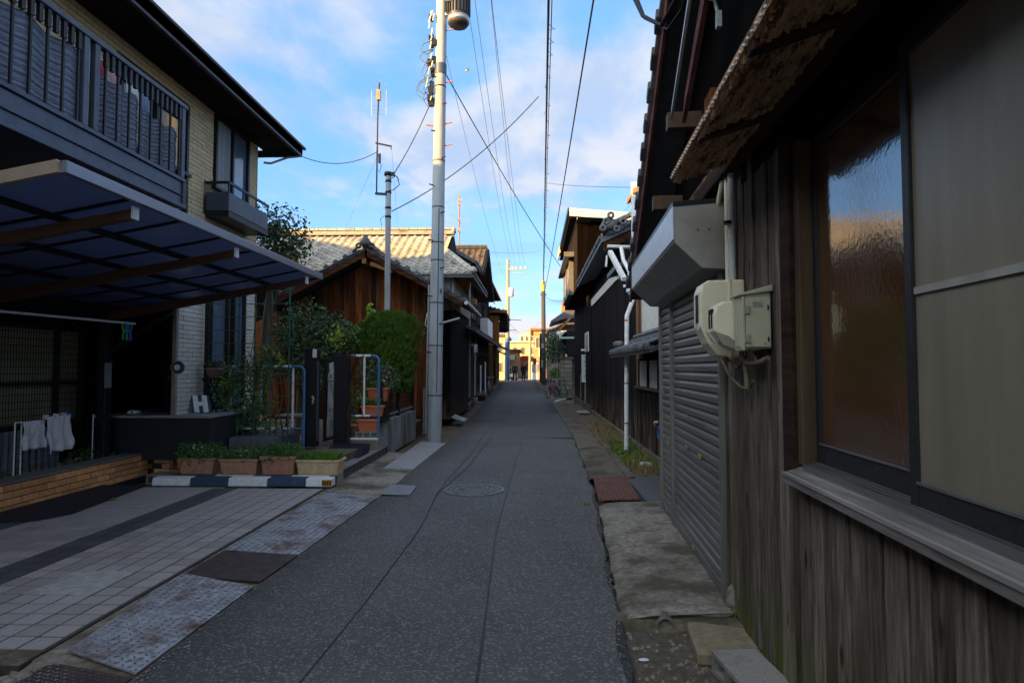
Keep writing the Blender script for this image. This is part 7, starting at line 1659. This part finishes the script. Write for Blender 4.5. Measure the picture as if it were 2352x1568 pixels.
MB().tube([(-2.66,62,.2),(-2.60,62,7),(-2.58,62,12.6)],[.24,.19,.15],14).build("shaft", mat("sunlit_concrete_pole",(.36,.30,.22),None,.7,rnd=0), FP); MB().tube([(-2.655,61.98,.25),(-2.62,61.98,4.6)],.25,14).build("wrap", mat("blue_pole_wrap",(.06,.13,.27),None,.5,rnd=0), FP)
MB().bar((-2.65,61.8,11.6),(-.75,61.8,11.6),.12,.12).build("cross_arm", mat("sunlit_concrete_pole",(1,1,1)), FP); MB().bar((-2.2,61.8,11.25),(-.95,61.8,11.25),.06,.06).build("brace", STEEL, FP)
for x in (-2.1,-1.7,-1.25,-.8): MB().lathe([(.05,0),(.09,.05),(.05,.12),(.08,.17),(.03,.25)],(x,61.8,11.66),8).build("insulator", PWHITE, FP)
MB().lathe([(.22,8.8),(.28,8.85),(.28,9.6),(.2,9.7)],(-2.25,61.7,0),14).build("transformer", PLASTER, FP)
MB().bar((-2.5,61.9,6.5),(-1.2,61.9,6.4),.05,.06).build("cross_arm", DARKM, FP); MB().bar((-2.5,61.9,5.4),(-1.7,61.9,5.4),.05,.06).build("cross_arm", DARKM, FP)
FP2 = thing("utility_pole", "slim sunlit utility pole standing right of the two walkers", "utility pole", (-.25,66,.3)); MB().tube([(-.40,66,.2),(-.32,66,5.6)],[.15,.12],10).build("shaft", mat("sunlit_concrete_pole",(1,1,1)), FP2); MB().tube([(-.32,66,5.0),(-.32,66,5.9)],.10,8).build("sunlit_pole_top", mat("sun_yellow_paint",(1,1,1)), FP2)
# ------------------------------------------------------------------ overhead wires
CABLE = mat("black_cable", (.02,.02,.022), None, .6, rnd=0); WIRE = mat("blue_grey_wire", (.13,.16,.20), None, .5, rnd=0)
def cable(label, p0, p1, sag, r, m=CABLE, n=24, group=None, extra=None, name="overhead_cable"):
    r *= .68
    p0, p1 = Vector(p0), Vector(p1); pts = [p0.lerp(p1,i/n) - Vector((0,0,sag*4*(i/n)*(1-i/n))) for i in range(n+1)]
    b = MB(); b.tube(pts, r, 6)
    if extra: extra(b, pts)
    return tag(b.build(name, m), label, "cable", group)
def hangers(b, pts):
    q = random.Random(6)
    for (p, c) in zip(pts, pts[1:]):
        n = max(1, int((c-p).length/.42))
        for k in range(n):
            a = p.lerp(c, k/n); s = q.uniform(.03,.075); o = q.uniform(-.09,.09)
            b.tube([a+Vector((o*.3,0,-.02)), a+Vector((o+s*.6,.08,-s)), a+Vector((o+s,.2,.01)), a+Vector((o*.3,.3,.03))], .0045, 4, cap=False)
cable("thick black cable bundle with spiral hangers running along the lane to the wooden pole", (.02,-8,8.0), (.84,51,8.6), .25, .034, extra=hangers, n=60)
cable("second cable beside the hanger bundle, looping down the lane", (.09,-8,8.02), (.86,51,8.55), .42, .014, n=60)
cable("black twisted cable sloping from top right to the wooden pole", (.9,-4,7.2), (.90,51,7.7), .45, .022, n=40)
cable("dark cable crossing the lane from the grey pole to the metal roofed house", (-1.95,13.5,8.15), at(1287,612,28), .15, .020)
cable("cable bundle sagging from the slim service pole up to the hanger bundle", (-3.17,13.45,5.05), at(1237,224,15.2), .28, .016, n=30)
cable("short cable rising from the slim service pole to the grey pole", (-3.15,13.45,5.86), (-2.28,13.5,7.6), .10, .015)
cable("cable hanging in a deep curve from the brick house eave to the aerial mast", at(655,341,11.6), (-3.48,13.45,6.42), .30, .011)
cable("thin hanger line from the cable bundle to the black house", at(1252,421,22.6), at(1455,432,12.6), .04, .010)
cable("thin tie line from the black house turret to the metal roofed house", at(1448,470,12.0), at(1424,497,20.1), .0, .006, WIRE)
cable("thin stay wire running down left from the aerial mast", (-3.48,13.45,6.35), at(793,530,18.5), .0, .004, WIRE)
cable("thin stay wire running down from the bracket arm of the aerial mast", (-3.17,13.45,6.42), at(915,530,18.5), .0, .004, WIRE)
for k, (x0, z0, x1) in enumerate(((-2.05,9.0,-2.55),(-1.64,10.9,-2.1),(-1.45,10.9,-1.7),(-1.05,10.95,-1.25))):
    cable(["thin pale power line leaving the grey pole shaft lowest, leftmost of four","thin pale power line second from the left, carrying the ball marker","thin pale power line third from the left over the lane","thin pale power line rightmost of the four from the grey pole arm"][k], (x0,13.5,z0), (x1,61.8,11.85 if k else 10.2), 1.0, .011 if k else .008, WIRE, n=30, group="thin power lines above the lane")
cable("grey wire crossing high from the transformer past the lane top", (-.9,9.5,9.6), (-.8,61.8,11.8), .9, .011, WIRE, n=30)
cable("level wire crossing the sky behind the left roofs to the cable bundle", at(1128,580,30), at(1243,577,45), .08, .012, WIRE)
cable("dark cable from the wooden pole to the far right houses", (.88,51,7.7), at(1300,688,38), .3, .02)
cable("cable from the far pole to the sunlit pole by the walkers", (-2.6,61.9,6.4), (-.32,66,5.6), .7, .02); cable("loose cable between the far pole and the wooden pole", (-2.6,61.9,5.4), (.86,51,5.6), .6, .014, WIRE)
tag(MB().lathe([(.01,-.05),(.05,0),(.01,.05)],tuple(at(1074,163,14.2)),8).build("wire_marker", mat("cream_sleeve",(1,1,1))), "small pale ball marker on one of the thin power lines", "wire marker")
# ------------------------------------------------------------------ sunlit buildings at the end of the lane
CREAMW = mat("cream_render", (.42,.35,.24), (.34,.27,.18), .85, scale=2, bump=.05, rnd=.1); TANW = mat("tan_render", (.45,.30,.16), (.34,.21,.11), .85, scale=2, bump=.05, rnd=.1); WHITEW = mat("white_render", (.52,.48,.40), None, .8, rnd=.05); WIN = mat("far_window", (.10,.085,.075), None, .3, rnd=.1); REDR = mat("far_rust_panel", (.28,.08,.04), None, .8, rnd=0)
def far_block(name, label, x0, x1, y0, y1, z1, m, cols, rows, wz=.9, roof=None, cat="building"):
    t = thing(name, label, cat, ((x0+x1)/2,y0,.3)); MB().box(x0,x1,y0,y1,0,z1).build("wall", m, t)
    if roof: MB().box(x0-.3,x1+.3,y0-.4,y1+.2,z1,z1+.25).build("roof", roof, t)
    for i in range(cols):
        for j in range(rows):
            wx = (x1-x0)/cols; wzz = (z1-.6)/rows; a = x0+wx*(i+.22); z = .5+wzz*(j+.25)
            f = MB().box(a,a+wx*.56,y0-.06,y0-.001,z,z+wzz*.5).build("window", WHITEW, t); MB().box(a+.08,a+wx*.56-.08,y0-.09,y0-.0605,z+.08,z+wzz*.5-.08).build("pane", WIN, f)
    return t
far_block("apartment_block","cream apartment block in full sun closing the end of the lane",-5.2,1.6,104,114,5.9,CREAMW,5,2,roof=WHITEW)
far_block("apartment_block","white topped apartment block rising behind the cream one",-3.0,3.4,132,142,9.3,WHITEW,6,3)
far_block("shop_house","tan sunlit house with rust panels right of the slim pole",.05,1.7,72,84,6.0,TANW,2,2,roof=KAWARAO)
far_block("shop_house","ochre sunlit house front behind the scooter",-3.9,-1.9,78,88,3.7,TANW,3,2,roof=KAWARAB)
far_block("garage","low white shop front with dark doorways behind the walkers",-1.9,.1,88,96,3.0,WHITEW,3,1,roof=CREAMW)
far_block("shop_house","pale house front lit by the sun left of the far pole",-8.0,-3.2,70,82,5.2,CREAMW,3,2,roof=KAWARAB)
far_block("apartment_block","wide tan block far behind the cream apartment block",-14,-5.0,120,130,7.2,CREAMW,5,2)
far_block("apartment_block","pale block behind the far right houses",3.6,16,96,110,7.5,CREAMW,4,2)
VM = thing("vending_machine","white vending machine beside the slim sunlit pole","vending machine",(.05,66,.3)); MB().box(-.25,.55,66.4,67.1,.3,2.2).build("cabinet", PWHITE, VM, bev=.03); MB().box(-.18,.48,66.36,66.399,1.1,2.0).build("front", PLASTERG, VM)
tag(MB().box(-.02,.30,58.8,58.85,1.9,2.5).build("red_banner", mat("red_cloth",(.45,.05,.02),None,.8,rnd=0)), "red banner hanging before the right hand houses near the walkers", "banner")
for k,(x,y,z0,z1,w_,c_,lb) in enumerate(((-1.15,87.2,2.2,3.0,.9,"red_cloth","red and brown shop awning board over the white shop front"),(.9,71.4,2.6,3.6,.5,"white_peg","white shop sign on the tan house by the slim pole"),(-2.9,77.3,2.3,2.9,1.1,"mint_plastic","pale green shop canopy on the ochre house front"),(1.3,71.3,1.2,2.2,.4,"far_rust_panel","rust coloured banner low on the tan house"))):
    tag(MB().box(x-w_/2,x+w_/2,y-.1,y,z0+.3,z1+.3).build("shop_sign", MATS[c_], bev=.02), lb, "sign")
# unseen houses behind camera and brick house, added to shade the lane and roof
for nm, lb, x0, x1, y0, y1, z in (("unseen_shade_house","plain unseen house next to the brick house, added to shade the lane",-13.4,-4.9,-24,-9,5.9),("unseen_shade_house","plain unseen house behind the brick house, added to shade the tiled roof",-23,-14.2,-2,12.5,6.8)):
    t = thing(nm, lb, "house", ((x0+x1)/2,(y0+y1)/2,0)); MB().box(x0,x1,y0,y1,-.1,z).build("wall", STUCCO, t); xm = (x0+x1)/2
    MB().prism([(x0-.5,y0-.4,z),(xm,y0-.4,z+2.1),(x1+.5,y0-.4,z),(x1+.5,y0-.4,z-.12),(xm,y0-.4,z+1.95),(x0-.5,y0-.4,z-.12)],(0,y1-y0+.8,0)).build("roof", ROOFD, t)
# ------------------------------------------------------------------ the surveyed plots lie slightly back along the lane
LOT = {}
for o in list(COL.objects):
    if o.parent or o.type not in ('MESH','EMPTY') or o.name in ('ground','road','gutter_kerb','apron','apron_edge','gutter_floor','earth_strip','gutter_channel','verge_soil'): continue
    x, y, z = o.location; k = o.get('category')
    if o.name.startswith(('weathered_house','roller_shutter','electricity_meter','breaker_box','conduit','pipe')) or (x > .3 and y < 5): continue
    if o.name in ('garden_ground',): continue
    if k == 'cable': dy = -.05
    elif x < -2.64 and y < 15 and z < 8 and o.name not in ('service_pole','aerial_mast'): dy = -.14 + (.05 if z < .4 and not o.name.startswith(('brick_house','carport')) else 0)
    elif o.name == 'cedar_house': dy = -.12
    else: dy = .0349*x + (.05 if z < .5 and y < 9 else 0)
    o.location.y += dy
